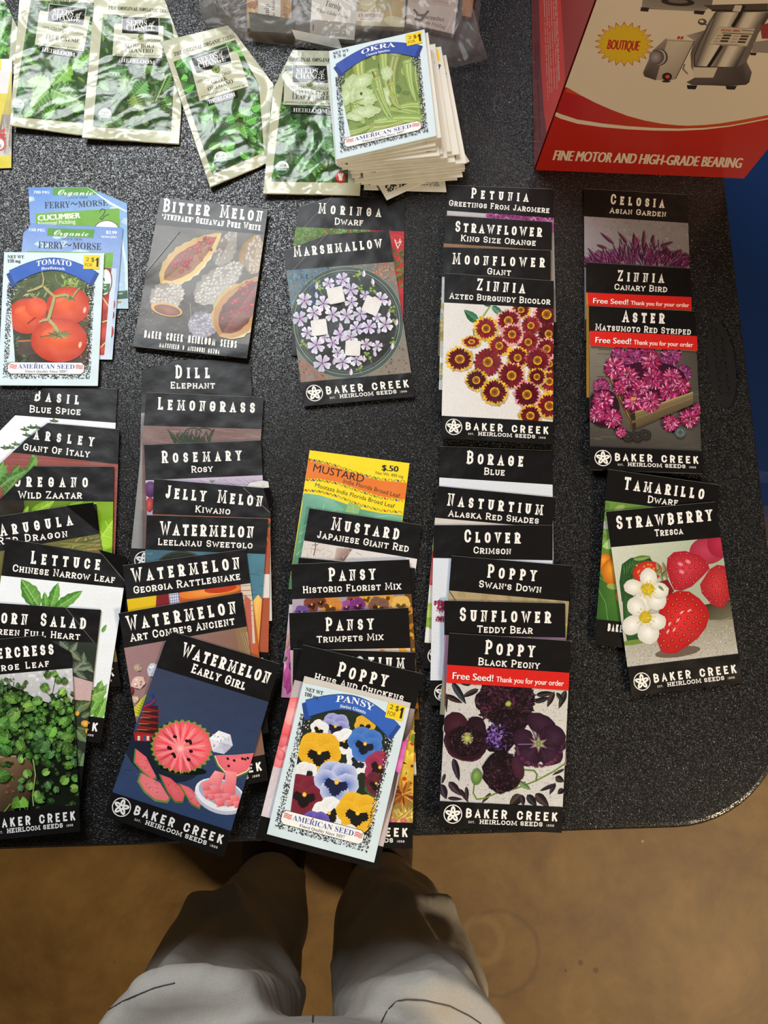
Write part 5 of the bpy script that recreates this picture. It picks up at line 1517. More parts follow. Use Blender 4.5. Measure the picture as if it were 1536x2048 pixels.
def art_ium(S):
    rect(S, 300, 400, 1450, 1700, '8a7a3a')
    for (x, y, r, c) in ((1300, 900, 90, 'e0cc4a'), (1260, 980, 90, 'd8c03c'), (1250, 1080, 110, 'e6d458'), (1310, 1100, 90, 'dcc64a'), (1230, 1240, 90, 'cfae3c'), (1300, 1240, 80, 'd8b848')): five(S, x, y, r, RND.uniform(0, 70), 'd8a030', c, '3a3010')
    for (x, y) in ((1250, 1200), (1310, 920), (1245, 1205)): S.ell(x, y, 18, 14, 20, 'c8401e')
    for i in range(70): S.raw(lens(1235, 1330, RND.uniform(0, 360), 10, RND.uniform(60, 130), 16, 3), [RND.choice(['8a4a1e', 'b0702c', '6a3414', 'd09a48'])] * 8)
    for i in range(60): S.leaf(RND.uniform(1130, 1330), 1560, RND.uniform(1140, 1330), RND.uniform(1420, 1520), 26, jit('d8b860', .1), dark='a87a34')
    for (x, y) in ((1160, 1545), (1240, 1540)): S.ell(x, y, 26, 20, 0, 'c04a5a', mid='e0809a')
    S.ell(1320, 880, 20, 40, 0, '6a8a2a')
bc(CK, 'black seed packet behind the Poppy Hens and Chickens one, yellow flowers at its right edge', [(350, 150), (1338, 180), (1312, 1768), (320, 1740)], ((330, 470), (1336, 500)),
   [(T_, 'NASTURTIUM', 440, 290, 1248, 312, 86)], art_ium, group=g, ftr=((300, 1530), (1312, 1558)))
def art_hens(S):
    rect(S, -100, 300, 1500, 1900, 'cfc4cc', ['c8bcc0', '8a7878', 'c0b0b2', 'e0d8e2'])
    S.poly([(1180, 600), (1350, 640), (1330, 760), (1250, 900), (1160, 1350), (1050, 1700)], '94807e', ['9a8884', 'a08e8c', '7a6664', '3a2c2c', '4a3a38', 'b8a6a6'])
    for (x, y, rx, ry, a, c) in ((330, 640, 110, 90, -40, 'ea6a70'), (290, 760, 110, 110, 0, 'e8585c'), (350, 700, 80, 70, 20, 'f09a98'), (270, 900, 80, 60, 30, 'd8505a'), (250, 1060, 70, 60, 0, 'e8707a'), (300, 1000, 70, 60, 20, 'f0a0a4'), (240, 1000, 60, 40, 60, 'e0606c'), (1255, 1000, 60, 120, 15, 'c8489c'), (1225, 1100, 50, 70, 20, 'd860b0')):
        S.ell(x, y, rx, ry, a, c, mid=mix(c, 'ffffff', .3), off=(.2, -.3), wob=.12, n=18)
    for i in range(30):
        x, y = RND.uniform(150, 400), RND.uniform(1150, 1480)
        S.line([(x, y), (x - 30, y + 60)], RND.uniform(4, 12), jit('d8cede', .04))
bc(CK, 'black seed packet titled Poppy Hens and Chickens overhanging the table edge under a white packet', [(430, 118), (1400, 355), (1035, 1935), (45, 1682)], ((356, 402), (1338, 642)),
   [(T_, 'POPPY', 700, 372, 1100, 462, 96), ('s', 'HENS AND CHICKENS', 515, 405, 1235, 580, 48)], art_hens, group=g, ftr=((88, 1502), (1078, 1752)), logo=False)

# --- white-bordered packets with a blue ribbon
def ribbon_packet(cr, q, label, group, weight, title, sub, art, ribbon='2f5fb8', base='d2e3ea', flap=False, t=.0012, outline=None, tilt=0, **kw):
    S, Q = plain(cr, q, label, group, base, t=t, outline=outline, **kw)
    S.part('picture', M_MPHOTO)
    S.quad(Q)
    arch = [(7, 132)] + [(7 + .2, 38)] + [(7 + 83 * i / 14, 36 - 17 * math.sin(math.pi * i / 14)) for i in range(15)] + [(90, 38), (90, 132)]
    idt = S.T
    full = S.clip
    S.lv += 1
    S.clip = [idt(*p) for p in arch]
    S.poly([(0, 0), (100, 0), (100, 155), (0, 155)], '3a4a2a')
    art(S, cr)
    S.clip = full
    S.quad(Q)
    S.part('lace_border', M_MATTE)
    for box, n in (((5, 40, 10, 140), 260), ((87, 40, 92, 140), 260), ((5, 132, 92, 147), 620), ((5, 36, 14, 50), 60), ((83, 34, 92, 50), 70)): lace(S, box, n)
    S.part('ribbon', M_MATTE)
    def arcp(y, amp, x0, x1, n=16): return [(x0 + (x1 - x0) * i / n, y - amp * math.sin(math.pi * i / n)) for i in range(n + 1)]
    for x0, x1, sg in ((3, 14, 1), (86, 97, -1)):
        S.poly([(3.5, 26), (9, 22), (15, 38), (9.5, 41)] if sg > 0 else [(96, 24), (91, 21), (85, 36), (90, 39)], mix(ribbon, '101a50', .4))
    up, lo = arcp(22, 15.5, 6, 93), arcp(36.5, 15.5, 12.5, 86.5)
    S.lv += 1
    for i in range(16): S.raw([up[i], up[i + 1], lo[i + 1], lo[i]], [ribbon] * 4)
    for l in (up, lo): S.line(l, .5, '1a2a5a')
    S.text(title, 33, 16.6, 68, 16.6, 6.3, 'f2f4f8', style=serif, arc=2.6)
    S.text(sub, 38, 20.8, 62, 20.8, 3.2, 'f2f4f8', style=serif, arc=1.0)
    S.part('price_sticker', M_MATTE)
    rect(S, 80, 3, 96, 19, 'f2cf1a')
    S.text('2', 82, 10, 85.5, 10, 4.2, '3a3214'); S.text('FOR', 81.5, 16.5, 89, 16.5, 4.2, '3a3214')
    S.text('$', 87.6, 10.6, 90.6, 10.6, 5, '3a3214', bold=.12); S.poly([(91.3, 9.2), (93.2, 6), (95, 6), (95, 16.6), (92.9, 16.6), (92.9, 9.2)], '2a2410')
    S.part('maker_plate', M_MATTE)
    S.poly([(12, 128), (83, 128), (86, 131), (86, 139), (83, 142), (12, 142), (9, 139), (9, 131)], '2a2c2e'); S.poly([(12.4, 128.5), (82.6, 128.5), (85.5, 131.4), (85.5, 138.8), (82.6, 141.5), (12.4, 141.5), (9.5, 138.8), (9.5, 131.4)], 'f0f1f0')
    for x in (11, 77):
        for k in range(3): S.line([(x, 131.5 + k * 1.7), (x + 2.5, 131 + k * 1.7), (x + 5, 132 + k * 1.7), (x + 7.5, 131.4 + k * 1.7)], .95, 'd0504c', new=(k == 0))
    S.text('AMERICAN SEED', 19.5, 135.6, 76, 135.6, 5.2, '34509a', style=serif)
    S.ell(37.2, 129.6, .9, col='d0403c', n=6)
    S.text('Finest Quality Since 1897', 27, 140.2, 69, 140.2, 3.0, '3a3c3e', style=serif)
    S.part('net_weight', M_MATTE)
    dy = 6 if flap else 0
    S.text('NET WT.', 4, 7.2 + dy, 21, 7.2 + dy, 3.4, '2f3234', style=serif); S.text(weight, 4, 12.2 + dy, 17, 12.2 + dy, 3.6, '2f3234', style=serif)
    if flap:
        S.part('flap', M_MATTE)
        S.poly([(0, 0), (100, 0), (100, 4.5), (60, 4), (0, 6)], 'cfc8bf')
    S.finish()
def art_pansy(S, cr):
    S.crop(*cr)
    rect(S, 100, 600, 1300, 1900, '1f2a18')
    for (x, y, r, c, e, f, rot) in ((690, 780, 120, '6a72b8', 'a5a8d8', '16162a', 10), (930, 770, 90, 'd8a41c', None, '1a140a', 0), (560, 800, 80, 'e2e4e8', None, '14120f', 30), (760, 900, 110, 'dfe2ea', 'eef0f4', '14120f', -20), (880, 1060, 120, 'd8dce6', 'e8ebf0', '1a1c2a', 40), (930, 920, 150, '2f62b8', '4a7cc8', '101426', 15),
                                (560, 990, 185, 'd8a01a', 'e6b22a', '120f0a', 5), (1050, 1110, 140, '8a1f44', 'a03858', '1c0c12', 40), (450, 1190, 130, 'd8dae0', 'e8eaee', '1c1a1e', -60), (1010, 1280, 90, '26482a', '3a5a34', '14200f', 0), (1020, 1240, 100, '4a1420', '6a2234', '14080a', 10), (440, 1330, 180, '6a1828', '7c2638', '150a0a', 8),
                                (700, 1230, 190, '3a64bc', 'c0c8e6', '131c40', 12), (640, 1480, 140, 'dcdfe4', 'eceef0', '16140f', -30), (870, 1480, 185, 'd8a21a', 'e8b62c', '120f0a', 12), (530, 1580, 130, '4a3a9a', '6a5cb4', '20184a', 5), (300, 1560, 100, 'd0d0d4', None, '1a1818', 0), (960, 1740, 80, 'd8a41c', None, '120f0a', 0), (780, 1660, 100, 'dfe0dc', None, '33402a', 0)):
        pansy(S, x, y, r, c, f, e, rot)
ribbon_packet(CK, [(440, 372), (1300, 590), (1003, 1882), (135, 1650)], 'white seed packet titled Pansy Swiss Giants with a blue ribbon, overhanging the table edge', g, '100 mg', 'PANSY', 'Swiss Giants', art_pansy, flap=True)

# --- fourth column
g = 'black seed packets overlapping in the fourth column below the zinnias'
def art_white(S): rect(S, -2000, -2000, 4000, 4000, 'd9dee6')
bc(CL, 'black seed packet titled Borage Blue with a plain white strip', [(180, 55), (1195, 95)], ((163, 338), (1184, 403)),
   [(T_, 'BORAGE', 420, 212, 932, 242, 94), ('s', 'BLUE', 577, 312, 765, 323, 50)], art_white, group=g)
def art_nast(S):
    rect(S, -100, 650, 1300, 2300, 'd0c8c0')
    for (x, y, rx, ry, c) in ((110, 960, 60, 60, '9ab040'), (100, 1150, 70, 160, 'b02a2c'), (95, 1240, 60, 80, 'c84a4a'), (90, 1400, 60, 90, 'd8d0c8'), (70, 1560, 80, 90, 'a0b848'), (90, 1660, 60, 60, '7a9a34'), (60, 1760, 60, 70, 'dcdcd4')): S.ell(x, y, rx, ry, 10, c, mid=mix(c, 'ffffff', .2), wob=.1, n=16)
bc(CL, 'black seed packet titled Nasturtium Alaska Red Shades', [(160, 415), (1218, 518), (1090, 2150), (22, 2060)], ((130, 702), (1208, 800)),
   [(T_, 'NASTURTIUM', 245, 592, 1108, 680, 92), ('s', 'ALASKA RED SHADES', 255, 690, 1072, 758, 48)], art_nast, group=g, ftr=((30, 1829), (1100, 1920)))
def art_clover(S):
    rect(S, -2000, -2000, 4000, 4000, 'd5dbe6')
    for (x, y, a) in ((175, 1470, 10), (200, 1530, -20), (190, 1615, -30), (215, 1500, 30)):
        for i in range(60): S.raw(lens(x + RND.uniform(-42, 42), y + RND.uniform(-20, 20), RND.uniform(0, 360), 0, 20, 8, 3), [RND.choice(['a02a4c', '8a1c3c', 'b84468', '6a1830'])] * 8)
bc(CL, 'black seed packet titled Clover Crimson, white picture with a crimson bloom', [(125, 768), (1200, 768), (1190, 2390), (88, 2400)], ((120, 1066), (1192, 1088)),
   [(T_, 'CLOVER', 400, 925, 908, 936, 96), ('s', 'CRIMSON', 483, 1025, 822, 1034, 50)], art_clover, group=g, ftr=((97, 2172), (1190, 2172)))
def art_swan(S):
    rect(S, 100, 1300, 1500, 2900, 'a5926e', ['b09c78', 'a89270', '7a8a5a', '9aa084'])
    for i in range(30): S.ell(RND.uniform(290, 1340), RND.uniform(1380, 1480), RND.uniform(20, 60), RND.uniform(10, 30), RND.uniform(0, 90), jit('a8946e', .05), n=12)
    S.line([(265, 1365), (320, 1450)], 9, '5a4c34'); S.ell(1320, 1670, 12, 16, 0, 'b8b840')
    S.poly([(230, 1600), (300, 1600), (300, 2600), (200, 2600)], 'a8aa90')
bc(CL, "black seed packet titled Poppy Swan's Down with a tan picture", [(285, 1045), (1370, 1135), (1250, 2800), (160, 2720)], ((262, 1360), (1347, 1458)),
   [(T_, 'POPPY', 605, 1243, 1048, 1277, 98), ('s', "SWAN'S DOWN", 530, 1330, 1095, 1382, 52)], art_swan, group=g, ftr=((180, 2480), (1265, 2560)))
def art_sun(S):
    rect(S, 100, 1700, 1500, 3300, '8f6684', ['97708c', '96708c', 'a88aa0', '8a6080'])
    S.poly([(100, 2250), (300, 2250), (300, 2700), (100, 2700)], 'b0602a')
    for i in range(20): S.line([(200, 2250 + i * 20), (300, 2240 + i * 20)], 5, jit('b8682c', .15))
    S.ell(990, 1778, 16, 8, 0, 'c8c040'); S.line([(960, 1775), (920, 1770)], 8, '6a7a3a')
bc(CL, 'black seed packet titled Sunflower with a mauve picture', [(220, 1450), (1312, 1475), (1322, 3170), (220, 3160)], ((216, 1762), (1326, 1787)),
   [(T_, 'SUNFLOWER', 357, 1636, 1183, 1656, 102), ('s', 'TEDDY BEAR', 515, 1740, 1018, 1751, 52)], art_sun, group=g)
def art_poppy(S):
    rect(S, 200, 350, 1400, 1900, 'cfccc8', ['c8c5c2', 'cdc9c0', 'd4d2cf', 'c4c2c0'])
    speck(S, (245, 530, 1370, 1600), 2600, 1.5, 5, ['4a4744', '8a8682', '6a6662', '2f2c2a', 'aaa6a2', 'e6e4e0'])
    petal = lambda *a: S.leaf(*a, jit('2c2229', .1), dark='181216')
    for a in ((360, 530, 480, 720, 60), (585, 590, 440, 660, 50), (300, 640, 450, 710, 50), (310, 620, 310, 790, 26), (520, 550, 430, 545, 30), (1075, 640, 1230, 620, 50), (1060, 700, 1200, 660, 50), (1230, 610, 1170, 745, 50), (1330, 600, 1270, 755, 56), (1250, 620, 1310, 700, 40),
              (370, 1180, 420, 1375, 62), (300, 1310, 270, 1400, 30), (330, 1380, 440, 1500, 70), (265, 1400, 310, 1530, 70), (320, 1520, 450, 1530, 34), (425, 1440, 500, 1560, 36), (480, 1420, 490, 1550, 36), (690, 1475, 610, 1565, 30), (950, 1490, 850, 1590, 90), (950, 1490, 970, 1585, 50), (1000, 1490, 1080, 1590, 70), (1070, 1480, 1185, 1595, 80), (1320, 1270, 1210, 1325, 26),
              (1240, 1340, 1315, 1380, 60), (1240, 1390, 1190, 1490, 40), (1240, 1400, 1105, 1460, 36), (1310, 1440, 1260, 1485, 50), (1330, 1030, 1290, 1120, 60)): petal(*a)
    S.line([(1330, 1220), (1230, 1290), (1080, 1370), (900, 1440), (730, 1480), (640, 1520), (570, 1530), (540, 1480), (548, 1400)], 13, '6a8238')
    S.line([(940, 1275), (1060, 1285), (1085, 1320), (1075, 1370)], 14, '5f7a3c'); S.leaf(930, 1380, 1030, 1450, 50, '6a8a54', serr=.15)
    pal = ['2c1420', '3a1a2a', '1c0c14', '4a2438', '150a10', '241018']
    frill(S, 815, 690, 255, 210, pal, 420)
    frill(S, 860, 860, 150, 100, pal, 100); frill(S, 760, 1010, 140, 130, ['3c1a3a', '2a1022', '4a2450', '5a3a80'], 120)
    S.ell(840, 715, 26, 24, 0, '7a8a3a', mid='b8c060', wob=.15)
    for i in range(80): S.raw(lens(720 + RND.gauss(0, 38), 990 + RND.gauss(0, 55), RND.uniform(0, 360), 0, 26, 10, 3), [RND.choice(['6a4aa0', '8a68b8', '4a3078', '9a80c4'])] * 8)
    S.ell(390, 900, 110, 115, 0, '33141f', mid='47202f', wob=.04, n=24); S.ell(560, 930, 90, 110, 0, '22101a', mid='2c1522', wob=.04, n=20); S.ell(470, 1060, 185, 145, 20, '2a131c', mid='3a1a28', wob=.04, n=26); S.ring(470, 1060, 172, 136, 20, 6, '55283c', 30, 20, 170)
    frill(S, 480, 1030, 150, 130, pal, 160)
    for i in range(50):
        a = RND.uniform(0, 6.28)
        S.line([(488 + 28 * math.cos(a), 1010 + 28 * math.sin(a)), (488 + 52 * math.cos(a), 1010 + 52 * math.sin(a))], 3, 'b8b080')
    S.ell(488, 1010, 30, 32, 0, '8a9040', mid='c8cc78', n=14)
    for (x, y, rx, ry, a) in ((1120, 890, 140, 85, 30), (1215, 1000, 110, 110, 60), (960, 1010, 90, 85, 0), (1030, 1140, 140, 100, -20), (1190, 1140, 120, 100, 10)): S.ell(x, y, rx, ry, a, '2a1324', mid='3f2238', wob=.05, n=22)
    for i in range(120):
        a = RND.uniform(0, 6.28)
        S.line([(1095 + 30 * math.cos(a), 1055 + 26 * math.sin(a)), (1095 + RND.uniform(90, 190) * math.cos(a), 1055 + RND.uniform(80, 160) * math.sin(a))], 3, jit('33192e', .2))
    for i in range(70):
        a = RND.uniform(.1, 3.0)
        S.raw(lens(1100 + 195 * math.cos(a), 1055 + 185 * math.sin(a), math.degrees(a) + RND.uniform(-60, 60), -14, 22, 12, 3), [RND.choice(['5a2844', '6a3050', '3c1a30'])] * 8)
    S.fan((1095, 1055), 'e0c8a0', [(1095 + r * math.cos(a), 1055 + r * .9 * math.sin(a)) for r, a in [((95 if i % 2 else 40), i * math.pi / 6) for i in range(12)]], '3f2040')
    S.line([(920, 1060), (1080, 1058)], 6, 'a070a8'); S.ell(1095, 1055, 22, 24, 0, '5a7a3a', mid='8aa860', n=12)
    frill(S, 790, 1300, 170, 180, pal, 200)
    S.ell(920, 1260, 50, 100, -15, '3a1a2a', mid='4a2238')
    S.ell(568, 1335, 46, 70, 8, '4f7034', mid='88a85c', off=(-.2, -.2), n=18)
    red_band(S, [(317, 381), (1361, 451), (1354, 601), (309, 534)])
bc(CM, 'black seed packet titled Poppy Black Peony with a red strip and near-black flowers', [(333, 110), (1372, 178), (1292, 1815), (243, 1770)], ((317, 381), (1361, 451)),
   [(T_, 'POPPY', 637, 291, 1060, 319, 98), ('s', 'BLACK PEONY', 580, 384, 1105, 419, 50)], art_poppy, ftr=((253, 1545), (1306, 1596)), group=g, t=.0014)

# --- blue sky packets and the tomato packet at the left
g = 'overlapping vegetable seed packets at the left edge'
S, Q = plain(CD_, [(155, 40), (690, 60), (704, 706), (190, 700)], 'light blue seed packet titled Cucumber with a handwritten 2, topmost at the left edge', g, 'a9c6e4', t=.0008,
             outline=[(155, 40), (480, 38), (697, 128), (704, 706), (190, 700)])
S.part('picture', M_MPHOTO)
rect(S, 100, 20, 760, 760, '9fc0e2', ['4f80d0', '7aa6d8', 'b8d4dc', 'bcd4e4'])
for i in range(20): S.ell(RND.uniform(160, 700), RND.uniform(80, 600), RND.uniform(20, 60), RND.uniform(10, 24), 0, jit('a8c8e6', .04), mid='c4daec', wob=.2, n=12)
S.poly([(195, 184), (655, 155), (665, 420), (200, 420)], '6ba62f')
S.ell(585, 275, 70, 54, 0, '5a4a38', n=26); S.ell(585, 275, 65, 50, 0, 'f0f0ec', n=26)
S.poly([(640, 610), (700, 606), (702, 650), (640, 655)], '3a5a44'); S.text('ner', 648, 628, 676, 626, 13, 'dfe8e0'); S.poly([(642, 665), (666, 664), (666, 676), (642, 677)], 'b88a70')
S.line([(662, 300), (690, 460), (695, 600)], 14, 'cfe0ea')
S.part('title_band', M_MATTE)
S.text('700 MG', 185, 74, 270, 75, 15, 'f2f6fa', bold=.6)
S.poly([(288, 45), (520, 40), (545, 80), (290, 84)], '58983a')
S.text('Organic', 318, 82, 510, 84, 34, 'f4f8f0', style=script)
S.text('SINCE 1856', 365, 101, 480, 102, 12, '4a5c70', style=serif)
S.text('FERRY', 245, 156, 385, 152, 36, '2f3b44', style=serif); S.line([(388, 134), (400, 124), (414, 136), (426, 126)], 5, '2f3b44'); S.text('MORSE', 430, 150, 592, 140, 34, '2f3b44', style=serif)
S.text('CUCUMBER', 210, 224, 440, 208, 30, 'f6f8f2', bold=2); S.text('National Pickling', 210, 250, 414, 238, 22, 'f0f4ea')
S.part('handwriting', M_MATTE)
S.line([(545, 175), (560, 158), (578, 165), (570, 188), (548, 212), (560, 218), (572, 200), (598, 188)], 4, '1c2420')
S.part('crease', M_MATTE)
S.poly([(478, 38), (612, 124), (697, 170), (697, 178), (600, 132)], 'dbe6ee')
S.finish()
S, Q = plain(CD_, [(120, 238), (674, 262), (615, 985), (70, 975)], 'light blue seed packet with a green band between the cucumber and tomato packets', g, 'a9c6e4', t=.0008,
             outline=[(178, 240), (674, 262), (615, 985), (70, 975), (118, 390), (128, 290)])
S.part('picture', M_MPHOTO)
rect(S, 40, 200, 760, 1000, '9fc0e2', ['6f92d4', '6a8cd0', 'c4d4e6', 'cfdcea'])
for i in range(20): S.ell(RND.uniform(130, 660), RND.uniform(300, 900), RND.uniform(20, 60), RND.uniform(10, 24), 0, jit('a8c8e6', .04), mid='c8dcee', wob=.2, n=12)
S.poly([(150, 388), (622, 400), (615, 482), (150, 482)], '6ea834')
S.poly([(540, 480), (612, 484), (575, 950), (520, 950)], '8a2a1e', ['6a3a1e', '8a3a24', 'a02a1c', '9a2a1c'])
for (x, y, r) in ((590, 680, 60), (575, 830, 70), (560, 930, 40), (600, 740, 40)): S.ell(x, y, r * .7, r * .8, 0, '9a1c14', mid='d04a30')
for p in ([(560, 640), (600, 700)], [(560, 780), (590, 770)], [(550, 920), (580, 890)]): S.line(p, 7, 'b8c490')
S.poly([(612, 484), (640, 486), (600, 985), (570, 985)], 'c8d6e4')
S.ell(580, 560, 36, 76, 4, '7a3426', n=24); S.ell(576, 560, 34, 70, 4, 'f0efe8', n=24); S.poly([(560, 570), (606, 568), (600, 612), (560, 628)], '3a6a44')
S.text('C', 562, 600, 582, 600, 24, 'f0f2ec', bold=1.5); S.text('A', 562, 556, 576, 556, 20, '2a4a34', bold=1.5)
S.part('title_band', M_MATTE)
S.text('150 MG', 162, 280, 244, 284, 16, 'f2f6fa', bold=.6)
S.poly([(262, 264), (520, 272), (512, 318), (258, 306)], '58983a'); S.text('Organic', 296, 303, 485, 309, 34, 'f4f8f0', style=script)
S.text('$2.99', 582, 294, 640, 298, 17, 'f2f6fa', bold=.9); S.text('NON-GMO', 556, 316, 640, 320, 11, 'f2f6fa', bold=.4)
S.text('SINCE 1856', 340, 328, 450, 332, 12, '4a5c70', style=serif)
S.text('FERRY', 210, 374, 350, 378, 38, '2f3b44', style=serif); S.line([(354, 360), (366, 350), (380, 362), (392, 352)], 5, '2f3b44'); S.text('MORSE', 398, 379, 555, 384, 38, '2f3b44', style=serif)
S.finish()
def art_tomato(S, cr):
    S.crop(*cr)
    rect(S, 20, 480, 520, 1010, '3a4a22', ['3c4c26', '5a6e34', '3a2a1e', '2a2a1c'])
    leaves(S, (40, 510, 500, 660), 110, 20, 70, .14, ['5a6e3a', '6f8046', '40542c', '8a9a5a', '2c3a20'])
    leaves(S, (30, 860, 180, 1000), 60, 16, 40, .5, ['3a4a2c', '2a3a20', '55653f', '1c2416']); leaves(S, (350, 540, 430, 590), 20, 20, 40, .5, ['7a9a34', '94b04a'])
    rect(S, 100, 870, 200, 960, '4a3a2e'); S.line([(100, 885), (200, 880)], 8, 'b5702c')
    leaves(S, (430, 720, 500, 1000), 40, 16, 40, .4, ['8a3a1c', '4a3a22', '5c6a34', 'a04a24'])
    def tom(cx, cy, rx, ry):
        S.ell(cx, cy, rx, ry, 0, 'b83214', mid='ee6634', off=(-.15, -.2), n=40)
        for (ox, oy, k) in ((-.3, -.35, .34),): S.ell(cx + ox * rx, cy + oy * ry, rx * k, ry * k * .6, -20, 'e45a30', mid='ee7a4a', n=18)
    tom(375, 690, 120, 105); S.ell(465, 714, 9, 19, 10, 'ea7a52', mid='fae0d0', n=12)
    tom(148, 748, 108, 98)
    S.taper([(235, 675), (215, 740), (150, 790)], 16, 5, '9c2410')
    S.ell(200, 700, 60, 55, 0, 'd8481f', mid='e4602f', n=22)
    tom(325, 880, 155, 122); S.ell(440, 905, 10, 20, 15, 'ea7a52', mid='fae4d4', n=12)
    st, st2 = 'a8a468', '7f8046'
    for p, w0, w1 in (([(235, 580), (265, 610), (300, 640), (285, 700), (265, 765), (300, 800), (325, 845)], 14, 20), ([(300, 640), (360, 630), (400, 645)], 14, 8), ([(265, 765), (235, 770), (215, 780)], 14, 6), ([(235, 580), (190, 600), (150, 612)], 12, 6), ([(235, 580), (240, 545), (230, 500)], 8, 4), ([(400, 645), (420, 610), (440, 592)], 8, 3)):
        S.taper([(x + 3, y + 3) for x, y in p], w0, w1, '5c4a24'); S.taper(p, w0, w1, st)
    for a in range(0, 360, 40):
        x, y = 325 + 70 * math.cos(math.radians(a)), 850 + 30 * math.sin(math.radians(a))
        S.leaf(325, 848, x, y, 14, jit(st2, .1))
    for i in range(12): S.leaf(385 + RND.uniform(-25, 25), 640 + RND.uniform(-8, 8), 385 + RND.uniform(-50, 40), 655 + RND.uniform(-15, 25), 8, jit(st2, .1))
    S.line([(220, 862), (290, 850), (340, 862)], 6, '6a5a2c')
    for i in range(8): S.leaf(160, 625, 160 + RND.uniform(-40, 50), 645 + RND.uniform(-15, 12), 8, jit(st, .1))
ribbon_packet(CD_, [(22, 395), (572, 400), (536, 1129), (-12, 1126)], 'white seed packet titled Tomato Beefsteak with three red tomatoes', g, '150 mg', 'TOMATO', 'Beefsteak', art_tomato)

# --- cream foil packets of herbs at the top left
g = 'shiny cream foil herb packets'
def foil(cr, q, outline, label, pic, head, panel, texts, art, seal, group=g, mark=None, strip_=None, badge=None):
    S, Q = plain(cr, q, label, group, 'bfc0a6', t=.0022, outline=outline, mat=M_FOIL, q4=1)
    S.part('picture', M_FOIL)
    full = S.clip
    S.clip = clip_poly([S.T(*p) for p in pic], [(0, 0, 0)] * len(pic), full)[0]
    S.poly(pic, '3c5432')
    art(S)
    S.clip = full
    S.part('heading', M_FOIL)
    for t in head: S.text(*t[:6], '3a3a34', style=italic if len(t) > 6 else serif)
    S.part('label_panel', M_FOIL)
    S.poly(panel[0], 'c4c5ac')
    S.poly(panel[1], 'd8d6bc'); c = cen(panel[1]); S.poly([(c[0] + (x - c[0]) * .97, c[1] + (y - c[1]) * .95) for x, y in panel[1]], '23251f')
    for t in texts:
        S.text(t[0], *t[1:6], t[6] if len(t) > 6 else '34352f', style=t[7] if len(t) > 7 else serif, bold=t[8] if len(t) > 8 else 0)
    if mark:
        S.ell(*mark, mark[2], 0, '5a6a24', n=18)
        for i in range(9): S.ell(mark[0] + mark[2] * .55 * math.cos(i * .7), mark[1] + mark[2] * .55 * math.sin(i * .7), mark[2] * .16, col='a8b060', n=6, new=False)
    if strip_:
        S.poly(strip_[0], '23251f')
        S.text('HEIRLOOM', *strip_[1], 'e4e2d6', style=serif)
    if badge:
        S.part('red_badge', M_FOIL)
        x, y, r = badge
        S.ell(x, y, r, r * 1.05, 0, 'a02a2a', n=22); S.ell(x, y, r * .8, r * .84, 0, 'c8504a', n=20); S.poly([(x - r * .4, y - r * .2), (x + r * .4, y - r * .2), (x + r * .25, y + r * .6), (x - r * .25, y + r * .6)], 'f0ece6')
        for k in (-.3, 0, .3): S.leaf(x + k * r, y - r * .15, x + k * r * 1.3, y - r * .7, r * .3, 'f0ece6', dark='e0d8d0')
    if seal:
        S.part('certification_seal', M_FOIL)
        x, y, r, a = seal
        S.ell(x, y, r, r, 0, '3a6a4c', n=30); S.ell(x, y, r * .92, r * .92, 0, 'e6ebe4', n=30)
        S.lv += 1
        S.raw([(x + r * .9 * math.cos(math.radians(b)), y + r * .9 * math.sin(math.radians(b))) for b in range(2 + int(a), 180 + int(a), 8)], ['3f6e54'] * len(range(2 + int(a), 180 + int(a), 8)))
        ca, sa = math.cos(math.radians(a)), math.sin(math.radians(a))
        R_ = lambda u, v: (x + r * (u * ca - v * sa), y + r * (u * sa + v * ca))
        S.text('USDA', *R_(-.55, -.1), *R_(.55, -.1), r * .42, '2f5c44', bold=r * .02); S.text('ORGANIC', *R_(-.72, .38), *R_(.72, .38), r * .28, 'e6ebe4', bold=r * .01)
    S.finish()
def green(S, box, n, pal, big, wr=.45, serr=.18, vein='9ac070', L=(30, 90)):
    blobs(S, box, n, L[0] * .5, L[1] * .5, ['3a5630', '2e4426', '46683a', '56704a'])
    leaves(S, box, int(n * 1.5), L[0], L[1], wr, [mix(p, 'a8c890', .18) for p in pal], serr=serr)
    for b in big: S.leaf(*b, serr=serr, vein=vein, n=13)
pan = lambda *p: list(p)
# far-left one, mostly outside the picture
def a0(S): green(S, (-60, 0, 120, 640), 70, ['4a8a3c', '5fa04a', '3a7430', '78b060', '2f5a28'], [(0, 480, 60, 180, 70, '6fae52'), (-40, 560, 80, 380, 80, '4f9040'), (-20, 620, 40, 520, 60, '86be6a')], L=(40, 110))
foil(CZ, [(-600, -240), (40, -60), (165, 840), (-560, 900)], [(-600, -240), (20, -60), (60, 20), (215, 345), (172, 840), (-560, 900)], 'foil herb packet with green leaves, cut off by the left edge behind the yellow packet',
     [(-540, -100), (70, 20), (140, 190), (100, 700), (-540, 760)], [], ([(-400, 20), (-300, 20), (-300, 60), (-400, 60)],) * 2, [], a0, None)
S, Q = plain(CZ, [(-400, 670), (138, 668), (128, 1910), (-430, 1930)], 'yellow and white seed packet cut off by the left picture edge', 'packets cut off at the upper left edge', 'e0dede', t=.0009)
S.part('picture', M_MPHOTO)
S.poly([(-400, 670), (14, 670), (14, 800), (-400, 800)], 'e4cc3a')
S.poly([(120, 820), (136, 820), (130, 1320), (20, 1320)], 'c8bc5a', ['d0c870', 'cfc468', 'c4ae4a', 'a89a40'])
S.poly([(-400, 1050), (85, 1065), (0, 1450), (-400, 1500)], 'd2c03c'); S.poly([(-400, 800), (120, 820), (85, 1065), (-400, 1050)], 'd8d6d4')
